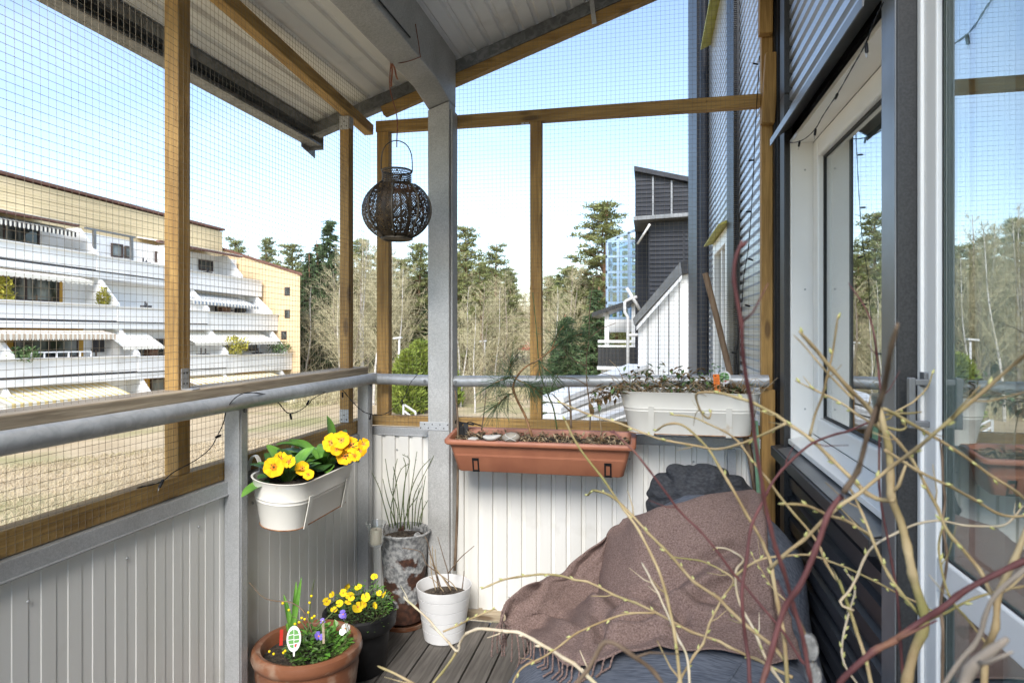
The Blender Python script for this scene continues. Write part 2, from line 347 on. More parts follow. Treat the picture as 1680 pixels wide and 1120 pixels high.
# ------------------------------------------------------------------ mesh builder
ORG = {}
class MB:
    def __init__(self):
        self.v = []; self.f = []; self.mi = []; self.n = 0; self.cur = 0
    def add(self, verts, faces):
        verts = np.asarray(verts, dtype=float).reshape(-1, 3)
        self.v.append(verts)
        b = self.n
        for f in faces:
            self.f.append(tuple(int(i) + b for i in f)); self.mi.append(self.cur)
        self.n += len(verts)
        return self
    def box(self, x0, x1, y0, y1, z0, z1):
        v = [(x, y, z) for z in (z0, z1) for y in (y0, y1) for x in (x0, x1)]
        return self.add(v, [(0, 2, 3, 1), (4, 5, 7, 6), (0, 1, 5, 4), (2, 6, 7, 3), (0, 4, 6, 2), (1, 3, 7, 5)])
    def bar(self, p, q, w, h, up=(0, 0, 1), off=(0, 0)):
        """box from p to q, w wide across, h tall along 'up'; off shifts the section"""
        p = np.array(p, float); q = np.array(q, float)
        a = q - p; a /= np.linalg.norm(a)
        u = np.array(up, float); u -= a * u.dot(a); u /= np.linalg.norm(u)
        s = np.cross(a, u)
        c = []
        for e in (p, q):
            for (i, j) in ((-1, -1), (1, -1), (1, 1), (-1, 1)):
                c.append(e + s * (i * w / 2 + off[0]) + u * (j * h / 2 + off[1]))
        return self.add(c, [(0, 1, 2, 3), (7, 6, 5, 4), (0, 4, 5, 1), (1, 5, 6, 2), (2, 6, 7, 3), (3, 7, 4, 0)])
    def tube(self, pts, r, n=8, cap=True):
        pts = np.asarray(pts, float)
        k = len(pts)
        r = np.full(k, r, float) if np.isscalar(r) else np.asarray(r, float)
        t = np.gradient(pts, axis=0)
        t /= np.linalg.norm(t, axis=1)[:, None] + 1e-12
        ref = np.array([0, 0, 1.0]) if abs(t[0][2]) < 0.9 else np.array([1.0, 0, 0])
        u = np.cross(t[0], ref); u /= np.linalg.norm(u)
        vs = []
        ang = np.arange(n) * 2 * math.pi / n
        for i in range(k):
            u = u - t[i] * u.dot(t[i]); u /= np.linalg.norm(u) + 1e-12
            w = np.cross(t[i], u)
            vs.append(pts[i] + r[i] * (np.cos(ang)[:, None] * u + np.sin(ang)[:, None] * w))
        fs = []
        for i in range(k - 1):
            for j in range(n):
                a = i * n + j; b = i * n + (j + 1) % n
                fs.append((a, b, b + n, a + n))
        if cap:
            fs.append(tuple(range(n))[::-1]); fs.append(tuple((k - 1) * n + j for j in range(n)))
        return self.add(np.concatenate(vs), fs)
    def lathe(self, prof, n=32, c=(0, 0, 0), cap0=False, cap1=False, sx=1, sy=1):
        ang = np.arange(n) * 2 * math.pi / n
        vs = []
        for (r, z) in prof:
            vs.append(np.stack([c[0] + sx * r * np.cos(ang), c[1] + sy * r * np.sin(ang), np.full(n, c[2] + z)], 1))
        fs = []
        for i in range(len(prof) - 1):
            for j in range(n):
                a = i * n + j; b = i * n + (j + 1) % n
                fs.append((a, b, b + n, a + n))
        if cap0: fs.append(tuple(range(n))[::-1])
        if cap1: fs.append(tuple((len(prof) - 1) * n + j for j in range(n)))
        return self.add(np.concatenate(vs), fs)
    def grid(self, P, closeu=False):
        """P: (a,b,3) array of points"""
        P = np.asarray(P, float); a, b = P.shape[:2]
        fs = []
        for i in range(a - 1):
            for j in range(b - 1 if not closeu else b):
                k = (j + 1) % b
                fs.append((i * b + j, i * b + k, (i + 1) * b + k, (i + 1) * b + j))
        return self.add(P.reshape(-1, 3), fs)
    def prism(self, poly, off):
        """polygon (list of 3-D points) extruded by vector off"""
        p = np.asarray(poly, float); k = len(p); o = np.asarray(off, float)
        fs = [tuple(range(k))[::-1], tuple(range(k, 2 * k))]
        for i in range(k):
            j = (i + 1) % k
            fs.append((i, j, j + k, i + k))
        return self.add(np.concatenate([p, p + o]), fs)
    def disc(self, c, r, n=10, nrm=(0, 0, 1), sx=1.0, sy=1.0):
        nrm = Vector(nrm).normalized(); q = nrm.to_track_quat('Z', 'Y').to_matrix()
        v = [Vector(c) + q @ Vector((math.cos(a) * r * sx, math.sin(a) * r * sy, 0)) for a in [2 * math.pi * i / n for i in range(n)]]
        return self.add([tuple(x) for x in v], [tuple(range(n))])
    def build(self, name, mat, parent=None, smooth=False, bevel=0.0, sub=0, solid=0.0, angle=None):
        me = bpy.data.meshes.new(name)
        V = np.concatenate(self.v) if self.v else np.zeros((0, 3))
        org = ORG.get(parent.name, (0, 0, 0)) if parent is not None else (0, 0, 0)
        V = V - np.array(org)
        me.from_pydata(V.tolist(), [], self.f)
        mats = mat if isinstance(mat, (list, tuple)) else [mat]
        for m in mats: me.materials.append(m)
        if len(mats) > 1:
            me.polygons.foreach_set('material_index', self.mi)
        if smooth:
            me.polygons.foreach_set('use_smooth', [True] * len(me.polygons))
            if angle is not None:
                try: me.set_sharp_from_angle(angle=math.radians(angle))
                except Exception: pass
        me.update()
        o = bpy.data.objects.new(name, me)
        COL.objects.link(o)
        if parent is not None:
            o.parent = parent
            ORG[o.name] = org
        if bevel:
            b = o.modifiers.new('bevel', 'BEVEL'); b.width = bevel; b.segments = 2; b.limit_method = 'ANGLE'; b.angle_limit = math.radians(40)
        if solid:
            s = o.modifiers.new('solid', 'SOLIDIFY'); s.thickness = solid; s.offset = 0
        if sub:
            s = o.modifiers.new('sub', 'SUBSURF'); s.levels = sub; s.render_levels = sub
        return o

def tag(o, label=None, cat=None, group=None, kind=None):
    if label: o['label'] = label
    if cat: o['category'] = cat
    if group: o['group'] = group
    if kind: o['kind'] = kind
    return o
def thing(name, label, cat, loc=(0, 0, 0), group=None, kind=None):
    o = bpy.data.objects.new(name, None)
    COL.objects.link(o)
    o.empty_display_size = 0.1
    o.location = loc
    ORG[o.name] = tuple(loc)
    return tag(o, label, cat, group, kind)
KIDS = {}
def copy_tree(o, loc, rz=0.0, scale=1.0, label=None, name=None):
    c = o.copy(); COL.objects.link(c)
    c.location = loc; c.rotation_euler = (0, 0, rz)
    c.scale = (scale, scale, scale) if np.isscalar(scale) else scale
    if label: c['label'] = label
    for ch in list(o.children):
        d = ch.copy(); COL.objects.link(d); d.parent = c
        for g in list(ch.children):
            e = g.copy(); COL.objects.link(e); e.parent = d
    return c

def smooth_path(pts, k=6):
    P = [np.array(p, float) for p in pts]
    if len(P) < 3:
        return np.array([P[0] + (P[-1] - P[0]) * t for t in np.linspace(0, 1, k + 1)])
    P = [2 * P[0] - P[1]] + P + [2 * P[-1] - P[-2]]
    out = []
    for i in range(1, len(P) - 2):
        a, b, c, d = P[i - 1:i + 3]
        for t in np.arange(k) / k:
            out.append(0.5 * ((2 * b) + (c - a) * t + (2 * a - 5 * b + 4 * c - d) * t * t + (3 * b - a - 3 * c + d) * t ** 3))
    out.append(P[-2])
    return np.array(out)

def corrugated(mb, origin, along, across, nrm, L, Wd, pitch, depth, flat=0.62, rk=0.10):
    """trapezoid sheet: ribs run 'along' (length L), profile steps 'across' (width Wd), raised by 'nrm'"""
    o = np.array(origin, float); al = np.array(along, float); ac = np.array(across, float); nr = np.array(nrm, float)
    prof = []
    x = 0.0
    ramp = pitch * rk
    g = pitch * (1 - flat) - 2 * ramp
    while x < Wd:
        for (dx, dz) in ((0, 1), (pitch * flat, 1), (pitch * flat + ramp, 0), (pitch * flat + ramp + g, 0)):
            if x + dx <= Wd: prof.append((x + dx, dz * depth))
        x += pitch
    prof.append((Wd, prof[-1][1]))
    A = np.array([o + ac * a + nr * d for a, d in prof])
    P = np.stack([A, A + al * L], 0)
    return mb.grid(P)
# ================================================================== GROUND
def ground_z(x, y):
    r = math.hypot(x, y)
    g = -3.75 + 0.9 * max(0.0, min(1.0, (y - 25) / 60.0)) ** 1.2
    g += 0.18 * math.sin(x * 0.13 + 1.0) * math.cos(y * 0.11) + 0.08 * math.sin(x * 0.41) * math.sin(y * 0.37 + 2)
    # low bank between the lawn and the terraced house
    if x < -9: g -= min(1.0, (-9 - x) / 12.0) * 0.5
    return g
gx = np.concatenate([np.linspace(-1500, -130, 8), np.linspace(-110, 60, 120), np.linspace(80, 1500, 8)])
gy = np.concatenate([np.linspace(-1500, -60, 8), np.linspace(-50, 120, 120), np.linspace(140, 2500, 10)])
P = np.array([[(x, y, ground_z(x, y)) for y in gy] for x in gx])
mb = MB(); mb.grid(P)
ground = mb.build('ground', M['grass'], smooth=True)
for p in ground.data.polygons: p.flip()
tag(ground, 'tan dry lawn sloping between the houses', kind='structure')

def ribbon_on_ground(name, pts, w, mat, lift=0.02):
    c = smooth_path([(a, b, 0) for a, b in pts], 10)
    rows = []
    t = np.gradient(c, axis=0); t /= np.linalg.norm(t, axis=1)[:, None]
    for p, q in zip(c, t):
        s = np.array([-q[1], q[0], 0])
        rows.append([np.array([*(p + s * k)[:2], ground_z(*(p + s * k)[:2]) + lift]) for k in (w / 2, w / 4, 0, -w / 4, -w / 2)])
    m = MB(); m.grid(np.array(rows))
    o = m.build(name, mat, smooth=True)
    return tag(o, kind='structure')
ribbon_on_ground('road', [(-30, 82), (0, 84), (30, 90), (70, 100)], 5.0, M['asphalt'], 0.03)

# ================================================================== BALCONY: DECK
XL, YF, XR = -1.30, 2.85, 0.53
deck = MB()
deck.box(-1.31, 0.62, -1.6, 2.85, -0.16, -0.03)
deck = tag(deck.build('balcony_deck', M['roof_steel']), 'grey weathered plank deck of the balcony', kind='structure')
ORG[deck.name] = (0, 0, 0)
b0 = None
for i in range(19):
    x = -1.295 + i * 0.101
    if i == 0:
        b = MB(); b.box(-0.0472, 0.0472, -1.6, 2.80, -0.028, 0.0)
        b0 = b.build('deck_board', M['deck'], deck, bevel=0.003)
        o = b0
    else:
        o = b0.copy(); COL.objects.link(o); o.parent = deck
    o.location = (x + 0.05, 0.013 * math.sin(i * 7.3), 0.0015 * math.sin(i * 3.1) - 0.0015)
b = MB(); b.box(-1.24, 0.45, 2.795, 2.842, 0.001, 0.034)
b.build('batten', M['batten'], deck, bevel=0.003)

# ================================================================== STEEL RAILING AND PANELS
rail = thing('balcony_railing', 'grey steel balcony railing with round handrail and white corrugated panels', 'railing', (XL, 1.2, 0))
m = MB(); corrugated(m, (XL, -1.5, 0.02), (0, 0, 1), (0, 1, 0), (1, 0, 0), 0.765, 4.34, 0.0667, 0.0016, flat=0.52, rk=0.028)
m.build('corrugated_panel', M['white_sheet'], rail)
m = MB(); corrugated(m, (-1.27, 2.842, 0.036), (0, 0, 1), (1, 0, 0), (0, -1, 0), 0.77, 1.76, 0.0667, 0.013, flat=0.66, rk=0.05)
m.build('corrugated_panel', M['white_sheet'], rail)
m = MB(); corrugated(m, (-1.27, -1.58, 0.036), (0, 0, 1), (1, 0, 0), (0, 1, 0), 0.77, 1.79, 0.0667, 0.006, flat=0.6)
m.build('corrugated_panel', M['white_sheet'], rail)
m = MB(); m.box(-1.322, -1.284, -1.5, 2.866, 0.783, 0.827); m.box(-1.284, -1.279, -1.5, 2.83, 0.783, 0.789)
m.build('top_channel', M['galv'], rail, bevel=0.002)
m = MB(); m.box(-1.283, 0.47, 2.829, 2.866, 0.806, 0.844); m.box(-1.24, 0.47, 2.824, 2.829, 0.806, 0.812)
m.build('top_channel', M['galv'], rail, bevel=0.002)
m = MB(); m.tube(smooth_path([(-1.245, -1.5, 1.076), (-1.245, 0.6, 1.076), (-1.245, 2.6, 1.074), (-1.243, 2.755, 1.073), (-1.228, 2.793, 1.072)], 4), 0.0252, 20)
m.build('handrail', M['pipe'], rail, smooth=True, angle=50)
m = MB(); m.tube([(-1.232, 2.790, 1.072), (-0.967, 2.790, 1.067)], 0.0254, 20)
m.build('handrail', M['pipe'], rail, smooth=True, angle=50)
m = MB(); m.tube([(-0.864, 2.790, 1.066), (0.475, 2.790, 1.089)], 0.0254, 20)
m.build('handrail', M['pipe'], rail, smooth=True, angle=50)
for (y0, y1) in ((1.785, 1.83), (2.725, 2.772), (0.80, 0.845)):
    m = MB(); m.box(-1.296, -1.244, y0, y1, 0.001, 1.052)
    m.box(-1.244, -1.241, y0 + 0.006, y1 - 0.006, 0.001, 1.062)
    m.build('post', M['galv'], rail, bevel=0.003)
m = MB(); m.box(0.318, 0.352, 2.80, 2.829, 0.001, 0.803); m.build('post', M['galv'], rail, bevel=0.002)
for (x, y, z, nx, ny) in ((-1.222, 2.767, 1.072, 0.3, -1), (-0.988, 2.763, 1.068, 0, -1), (-0.843, 2.763, 1.066, 0, -1), (-1.2385, 1.808, 1.045, 1, 0), (-1.2385, 2.748, 1.045, 1, 0)):
    m = MB(); n_ = Vector((nx, ny, 0)).normalized()
    m.tube([Vector((x, y, z)) + n_ * 0.002, Vector((x, y, z)) - n_ * 0.012], 0.0065, 8)
    m.build('bolt', M['steel_grey'], rail)

m = MB()
for k in range(12):
    y = -0.2 + k * 0.2668
    for z in (0.10, 0.72): m.lathe([(0.0045, 0.0), (0.0035, 0.002), (0.0005, 0.003)], 7, (0, 0, 0)); m.v[-1] = m.v[-1][:, [2, 0, 1]] + np.array([XL + 0.0045, y, z])
for k in range(6):
    x = -1.15 + k * 0.2668
    for z in (0.10, 0.74): m.lathe([(0.0045, 0.0), (0.0035, 0.002), (0.0005, 0.003)], 7, (0, 0, 0)); m.v[-1] = m.v[-1][:, [0, 2, 1]] * [1, -1, 1] + np.array([x, 2.8358, z])
tag(m.build('screw', M['galv'], rail, smooth=True), kind='stuff')

# ================================================================== ROOF, BEAM, COLUMN
def roof_z(x): return 2.383 + 0.339 * (x + 1.367)
roof = thing('balcony_roof', 'sloping corrugated balcony roof carried by a grey steel beam and column', 'roof', (-0.9, 2.79, 0))
sl = math.atan(0.339)
RY = 1.05
m = MB(); corrugated(m, (-1.665, RY, roof_z(-1.665) + 0.018), (0, 1, 0), (math.cos(sl), 0, math.sin(sl)), (math.sin(sl), 0, -math.cos(sl)), 2.975 - RY, 2.33, 0.078, 0.014, flat=0.62)
m.build('ceiling_sheet', M['ceil_sheet'], roof)
m = MB(); m.prism([(-1.70, RY - 0.02, roof_z(-1.70) + 0.03), (0.55, RY - 0.02, roof_z(0.55) + 0.03), (0.55, RY - 0.02, roof_z(0.55) + 0.07), (-1.70, RY - 0.02, roof_z(-1.70) + 0.07)], (0, 3.02 - RY, 0))
m.build('roof_sheet', M['roof_steel'], roof)
# edge channels
m = MB()
m.bar((-1.60, 2.90, roof_z(-1.60) - 0.035), (0.53, 2.90, roof_z(0.53) - 0.035), 0.05, 0.062)
m.bar((-1.60, 2.868, roof_z(-1.60) - 0.062), (0.53, 2.868, roof_z(0.53) - 0.062), 0.012, 0.010)
m.build('edge_channel', M['channel'], roof, bevel=0.003)
m = MB()
m.box(-1.672, -1.664, RY, 2.975, 2.216, 2.336); m.box(-1.664, -1.602, RY, 2.965, 2.216, 2.224); m.box(-1.664, -1.596, RY, 2.92, 2.270, 2.312)
m.build('eave_channel', M['channel'], roof)
m = MB(); m.prism([(-1.678, 2.90, 2.20), (-1.678, 3.03, 2.175), (-1.678, 3.03, 2.29), (-1.678, 2.90, 2.34)], (0.004, 0, 0)); m.box(-1.674, -1.60, 2.975, 2.98, 2.20, 2.30)
m.build('flashing', M['steel_grey'], roof)
# box beam lofted down to the column head
secs = []
xl, xr = -0.966, -0.866
for (y, dz) in ((RY + 0.01, 0.0), (2.565, 0.0), (2.742, -0.032), (2.838, -0.034)):
    secs.append([(xl, y, 2.314 + dz), (xr, y, 2.348 + dz), (xr, y, roof_z(xr) - 0.002), (xl, y, roof_z(xl) - 0.002)])
m = MB(); m.grid(np.array(secs), closeu=True)
m.add(secs[-1], [(0, 1, 2, 3)]); m.add(secs[0], [(3, 2, 1, 0)])
m.build('beam', M['galv_post'], roof, bevel=0.004)
m = MB(); m.prism([(xl, 2.742, 0.001), (xr, 2.742, 0.001), (xr, 2.742, 2.312), (xl, 2.742, 2.278)], (0, 0.094, 0))
m.box(xr + 0.0005, xr + 0.011, 2.756, 2.834, 0.001, 2.28)
m.build('column', M['galv_post'], roof, bevel=0.004)
m = MB()
for (px, py) in ((975, 18),):
    c = onY(px, py, 2.862)
    m.bar((c.x, c.y, c.z - 0.055), (c.x - 0.012, c.y, c.z + 0.05), 0.02, 0.012, up=(0, 1, 0))
m.build('clip', M['galv'], roof)
# cable tucked along the beam edge
m = MB(); m.tube(smooth_path([(-0.861, 1.07, 2.372), (-0.861, 1.3, 2.374), (-0.862, 1.6, 2.370), (-0.861, 2.25, 2.374)], 4), 0.003, 6)
m.build('cable', M['black_pl'], roof)

# ================================================================== TIMBER SCREEN FRAME WITH WIRE MESH
scr = thing('mesh_screen', 'timber screen frame with square wire mesh above the balcony railing', 'screen', (XL, 2.86, 0.83))
def timber(name, mb_, mat, bevel=0.003): return mb_.build(name, mat, scr, bevel=bevel)
m = MB(); m.box(-1.345, -1.3, -1.5, 2.90, 0.8285, 0.885); timber('bottom_rail', m, M['wood_y'])
m = MB(); m.box(-1.298, 0.46, 2.868, 2.913, 0.8455, 0.893); timber('bottom_rail', m, M['wood_x'])
m = MB(); m.box(-1.362, -1.2608, -1.5, 2.765, 1.0968, 1.128); timber('rail_plank', m, M['plank'], 0.004)
for (y0, y1) in ((1.588, 1.639), (2.65, 2.695), (0.45, 0.50)):
    m = MB(); m.box(-1.346, -1.3005, y0, y1, 0.8855, 2.33 if y0 < 2 else 2.235); timber('stud', m, M['wood_z'])
m = MB(); m.box(-1.266, -1.206, 2.868, 2.913, 0.8935, 2.236); timber('stud', m, M['wood_z'])
m = MB(); m.box(-0.526, -0.474, 2.868, 2.913, 0.8935, 2.236); timber('stud', m, M['wood_z'])
m = MB(); m.box(0.461, 0.506, 2.868, 2.913, 0.03, 2.97); timber('stud', m, M['wood_z'])
m = MB(); m.box(-1.272, 0.459, 2.868, 2.913, 2.2365, 2.289); timber('cross_beam', m, M['wood_x'])
m = MB()
m.bar((-1.32, 2.905, 2.258), (-1.322, 1.8, 2.349), 0.045, 0.05); timber('top_plate', m, M['wood_y'])
m = MB(); m.bar((-1.322, 1.799, 2.349), (-1.322, RY, 2.37), 0.045, 0.05); timber('top_plate', m, M['wood_y'])
m = MB(); m.bar((-1.24, 2.89, roof_z(-1.24) - 0.091), (0.459, 2.89, roof_z(0.459) - 0.091), 0.045, 0.045); timber('rafter', m, M['wood_x'])
# short pieces nailed to the right-hand stud
m = MB(); m.bar((0.480, 2.842, 2.15), (0.497, 2.842, 2.44), 0.045, 0.052, up=(1, 0, 0)); timber('packing_piece', m, M['wood_z'])
m = MB(); m.bar((0.472, 2.842, 2.52), (0.474, 2.842, 2.93), 0.045, 0.052, up=(1, 0, 0)); timber('packing_piece', m, M['wood_z'])
m = MB(); m.box(0.451, 0.505, 2.805, 2.85, 0.002, 1.052); timber('packing_piece', m, M['wood_z'])
# metal plates
def plate(mbx, holes, name='bracket'):
    o = mbx.build(name, M['galv'], scr, bevel=0.0008)
    h = MB()
    for (c, nrm) in holes: h.disc(c, 0.003, 8, nrm)
    h.build('screw', M['gasket'], o)
    return o
m = MB(); m.box(-1.003, -0.868, 2.7385, 2.741, 0.851, 0.888); 
plate(m, [((-0.998 + 0.018 * k, 2.738, 0.861 + 0.016 * (k % 2)), (0, -1, 0)) for k in range(8)])
m = MB(); m.box(-1.2995, -1.2975, 1.598, 1.630, 1.1285, 1.188); m.box(-1.2975, -1.262, 1.598, 1.630, 1.1283, 1.1303)
plate(m, [((-1.297, 1.608, 1.145), (1, 0, 0)), ((-1.297, 1.62, 1.145), (1, 0, 0)), ((-1.297, 1.608, 1.175), (1, 0, 0)), ((-1.297, 1.62, 1.175), (1, 0, 0))])
m = MB(); m.box(-1.345, -1.302, 2.6475, 2.6495, 0.887, 0.945)
plate(m, [((-1.335 + 0.012 * k, 2.647, 0.90 + 0.02 * (k % 2)), (0, -1, 0)) for k in range(3)])
m = MB(); m.box(-1.345, -1.302, 2.6475, 2.6495, 2.185, 2.245); m.box(-1.30, -1.298, 2.65, 2.69, 2.19, 2.245)
plate(m, [((-1.335 + 0.012 * k, 2.647, 2.20 + 0.02 * (k % 2)), (0, -1, 0)) for k in range(3)])
m = MB(); m.box(-0.565, -0.53, 2.866, 2.868, 2.224, 2.233); plate(m, [((-0.55, 2.8655, 2.229), (0, -1, 0))])

# wire mesh: every wire is a thin square tube, gently uneven
def wobble(a, b, s): return 0.5 * math.sin(a * 2.1 + s) * math.sin(b * 2.7 + 0.7 * s) + 0.3 * math.sin(a * 5.3 + 2 * s) * math.sin(b * 4.1 + s)
PITCH, WR, KN = 0.0192, 0.00040, 0.00082
WRL = 0.00052
def wire_sheet(a0, a1, z0, ztop, place, wav, name):
    mbw = MB()
    na = int((a1 - a0) / PITCH)
    for i in range(na + 1):
        a = a0 + i * PITCH
        zt = ztop(a)
        if zt - z0 < 0.03: continue
        zs = np.linspace(z0, zt, 15)
        mbw.tube([place(a, z, wav) for z in zs], WRL if place is place_left else WR, 4, cap=False)
    zmax = max(ztop(a) for a in np.linspace(a0, a1, 40))
    k = 0
    while z0 + k * PITCH < zmax:
        z = z0 + k * PITCH; k += 1
        aa = [a for a in np.linspace(a0, a1, 60) if ztop(a) >= z - 0.005]
        if len(aa) < 2: continue
        mbw.tube([place(a, z, wav) for a in np.linspace(aa[0], aa[-1], max(4, int((aa[-1] - aa[0]) / 0.06)))], WRL if place is place_left else WR, 4, cap=False)
    k = 0
    while z0 + k * PITCH < zmax:
        z = z0 + k * PITCH; k += 1
        for i in range(na + 1):
            a = a0 + i * PITCH
            if ztop(a) < z: continue
            x, y, zz = place(a, z, wav)
            mbw.add([(x - KN, y, zz), (x + KN, y, zz), (x, y - KN, zz), (x, y + KN, zz), (x, y, zz - KN), (x, y, zz + KN)], [(0, 2, 5), (2, 1, 5), (1, 3, 5), (3, 0, 5), (2, 0, 4), (1, 2, 4), (3, 1, 4), (0, 3, 4)])
    return mbw.build(name, M['wire'], scr)
def place_left(a, z, w):
    t = max(0.0, min(1.0, (z - 1.2) / 0.5)) * max(0.0, min(1.0, (2.4 - z) / 0.2))
    return (-1.2975 + 0.006 * wobble(a, z, 1.0) * t, a + 0.004 * wobble(z, a, 3.0), z + w * (0.018 * wobble(a, z, 2.2)) * t)
def place_far(a, z, w):
    return (a + 0.003 * wobble(z, a, 5.0), 2.8655 + 0.001 * wobble(a, z, 1.4), z + w * 0.006 * wobble(a, z, 4.0))
wire_sheet(-0.2, 2.862, 0.832, lambda a: 2.395, place_left, 1.0, 'wire_mesh')
wire_sheet(-1.297, 0.459, 0.848, lambda a: roof_z(a) - 0.07, place_far, 1.0, 'wire_mesh')

# ================================================================== HOUSE WALL
house = thing('dark_house', 'dark corrugated steel house wall with white window and balcony door', 'house', (0.53, 2.0, 0))
Yn, Yf = 1.536, 2.63           # window opening along the wall
# black corrugated sheet below the window and reflective sheet above
m = MB(); corrugated(m, (XR + 0.006, Yn, 0.0), (0, 1, 0), (0, 0, 1), (-1, 0, 0), 2.86 - Yn, 0.80, 0.078, 0.016, flat=0.5)
m.build('lower_cladding', M['black_clad'], house)
m = MB(); corrugated(m, (XR + 0.006, Yn, 2.07), (0, 1, 0), (0, 0, 1), (-1, 0, 0), 2.86 - Yn, 1.1, 0.052, 0.012, flat=0.5)
m.build('upper_cladding', M['sky_sheen_clad'], house)
# the same cladding running on past the balcony
m = MB(); corrugated(m, (XR + 0.006, 2.93, -4.5), (0, 1, 0), (0, 0, 1), (-1, 0, 0), 1.06, 12.2, 0.052, 0.014, flat=0.5)
m.build('outer_cladding', M['sky_sheen_clad'], house)
m = MB()
for (y0, y1, z0, z1) in ((3.99, 4.50, 1.99, 3.78), (3.99, 4.50, -4.5, 0.86), (4.50, 5.45, 1.99, 3.78), (4.50, 5.45, -4.5, 0.86), (3.99, 5.9, 4.9, 7.7), (5.45, 8.5, -4.5, 3.78), (5.9, 8.5, 3.78, 7.7)):
    corrugated(m, (XR + 0.006, y0, z0), (0, 1, 0), (0, 0, 1), (-1, 0, 0), y1 - y0 - 0.002, z1 - z0, 0.052, 0.014, flat=0.5)
m.build('outer_cladding', M['sky_sheen_clad'], house)
# backing so no light leaks
m = MB(); m.box(0.56, 0.62, 2.86, 4.46, -4.5, 7.7); m.box(0.56, 0.62, 5.41, 8.5, -4.5, 7.7); m.box(0.56, 0.62, 4.46, 5.41, -4.5, 0.88); m.box(0.56, 0.62, 4.46, 5.41, 1.98, 3.8); m.box(0.56, 0.62, 4.46, 5.41, 4.9, 7.7)
m.box(0.548, 0.60, Yn, 2.86, 0.0, 0.80); m.box(0.548, 0.60, Yn, 2.86, 2.07, 3.2); m.box(0.548, 0.60, 2.632, 2.86, 0.80, 2.07)
m.box(0.56, 0.62, -1.62, 1.456, 2.25, 7.7); m.box(0.62, 0.70, -1.62, 8.5, 3.2, 7.7); m.box(0.53, 0.62, -1.6, 0.20, 0.0, 2.25)
m.build('wall_core', M['black_clad'], house)
# vertical trims on the outer wall
m = MB(); m.box(0.49, 0.53, 7.05, 8.55, -4.5, 7.7)
for k in range(0, 240): 
    pass
m.build('corner_trim', M['dark_clad'], house, bevel=0.004)
m = MB(); m.tube([(0.487, 6.05, -4.4), (0.487, 6.05, 7.6)], 0.04, 12); m.build('drainpipe', M['dark_clad'], house, smooth=True, angle=50)
m = MB()
for k in range(420):
    z = -0.4 + k * 0.0118
    m.box(0.492, 0.512, 4.04, 4.40, z, z + 0.0062)
m.box(0.512, 0.522, 4.03, 4.41, -0.5, 4.6)
m.build('ribbed_strip', M['black_clad'], house)
# neighbour window on the outer wall
w = MB(); w.box(0.50, 0.565, 4.46, 4.56, 0.88, 1.98); w.box(0.50, 0.565, 5.31, 5.41, 0.88, 1.98); w.box(0.50, 0.565, 4.56, 5.31, 0.88, 0.98); w.box(0.50, 0.565, 4.56, 5.31, 1.88, 1.98); w.box(0.515, 0.56, 4.90, 4.95, 0.98, 1.88)
w = w.build('window', M['upvc'], house, bevel=0.004); tag(w, 'white window beyond the balcony under mossy flashing')
g = MB(); g.box(0.535, 0.54, 4.56, 4.90, 0.98, 1.88); g.box(0.535, 0.54, 4.95, 5.31, 0.98, 1.88); g.build('pane', M['bglass'], w)
g = MB(); g.prism([(0.53, 4.40, 2.03), (0.44, 4.40, 1.985), (0.44, 4.40, 1.975), (0.53, 4.40, 2.0)], (0, 1.12, 0)); g.build('flashing', M['moss'], w)
w = MB(); w.box(0.50, 0.565, 4.46, 4.54, 3.80, 4.9); w.box(0.50, 0.565, 5.75, 5.83, 3.80, 4.9); w.box(0.50, 0.565, 4.54, 5.75, 3.80, 3.88)
w = w.build('window', M['black_frame'], house, bevel=0.004); tag(w, 'dark upper window above the mossy flashing')
g = MB(); g.box(0.535, 0.54, 4.54, 5.75, 3.88, 4.9); g.build('pane', M['bglass'], w)
g = MB(); g.prism([(0.53, 4.40, 3.80), (0.44, 4.40, 3.755), (0.44, 4.40, 3.73), (0.53, 4.40, 3.77)], (0, 1.45, 0)); g.build('flashing', M['moss'], w)
# black corner post beside the window
m = MB(); m.box(0.505, 0.535, 2.632, 2.715, 0.0, 2.2); m.box(0.505, 0.535, 2.632, 2.715, 2.2005, 3.1); m.build('corner_post', M['black_frame'], house, bevel=0.003)
# pilaster between window and door
m = MB(); m.box(0.4965, 0.56, 1.456, 1.536, 0.0, 3.2); pil = m.build('pilaster', M['black_frame'], house, bevel=0.002)
m = MB(); m.box(0.4925, 0.496, 1.458, 1.536, 0.0, 3.2); m.build('sky_grey_face', M['steel_grey'], pil, bevel=0.001)  # added plate: sky reflected on the black pilaster's side, as grey colour
# window head flashing and sill
m = MB(); m.prism([(0.532, 1.538, 2.085), (0.455, 1.538, 2.03), (0.455, 1.538, 2.004), (0.458, 1.538, 2.004), (0.460, 1.538, 2.022), (0.532, 1.538, 2.07)], (0, 1.10, 0))
m.build('head_flashing', M['steel_grey'], house)
m = MB(); m.prism([(0.60, 1.538, 0.868), (0.468, 1.538, 0.842), (0.468, 1.538, 0.805), (0.60, 1.538, 0.80)], (0, 1.165, 0)); m.build('sill_board', M['black_frame'], house, bevel=0.003)
m = MB(); m.prism([(0.535, 1.54, 0.8615), (0.475, 1.54, 0.8485), (0.475, 1.54, 0.846), (0.535, 1.54, 0.859)], (0, 1.06, 0)); m.build('sill_flashing', M['steel_grey'], house)
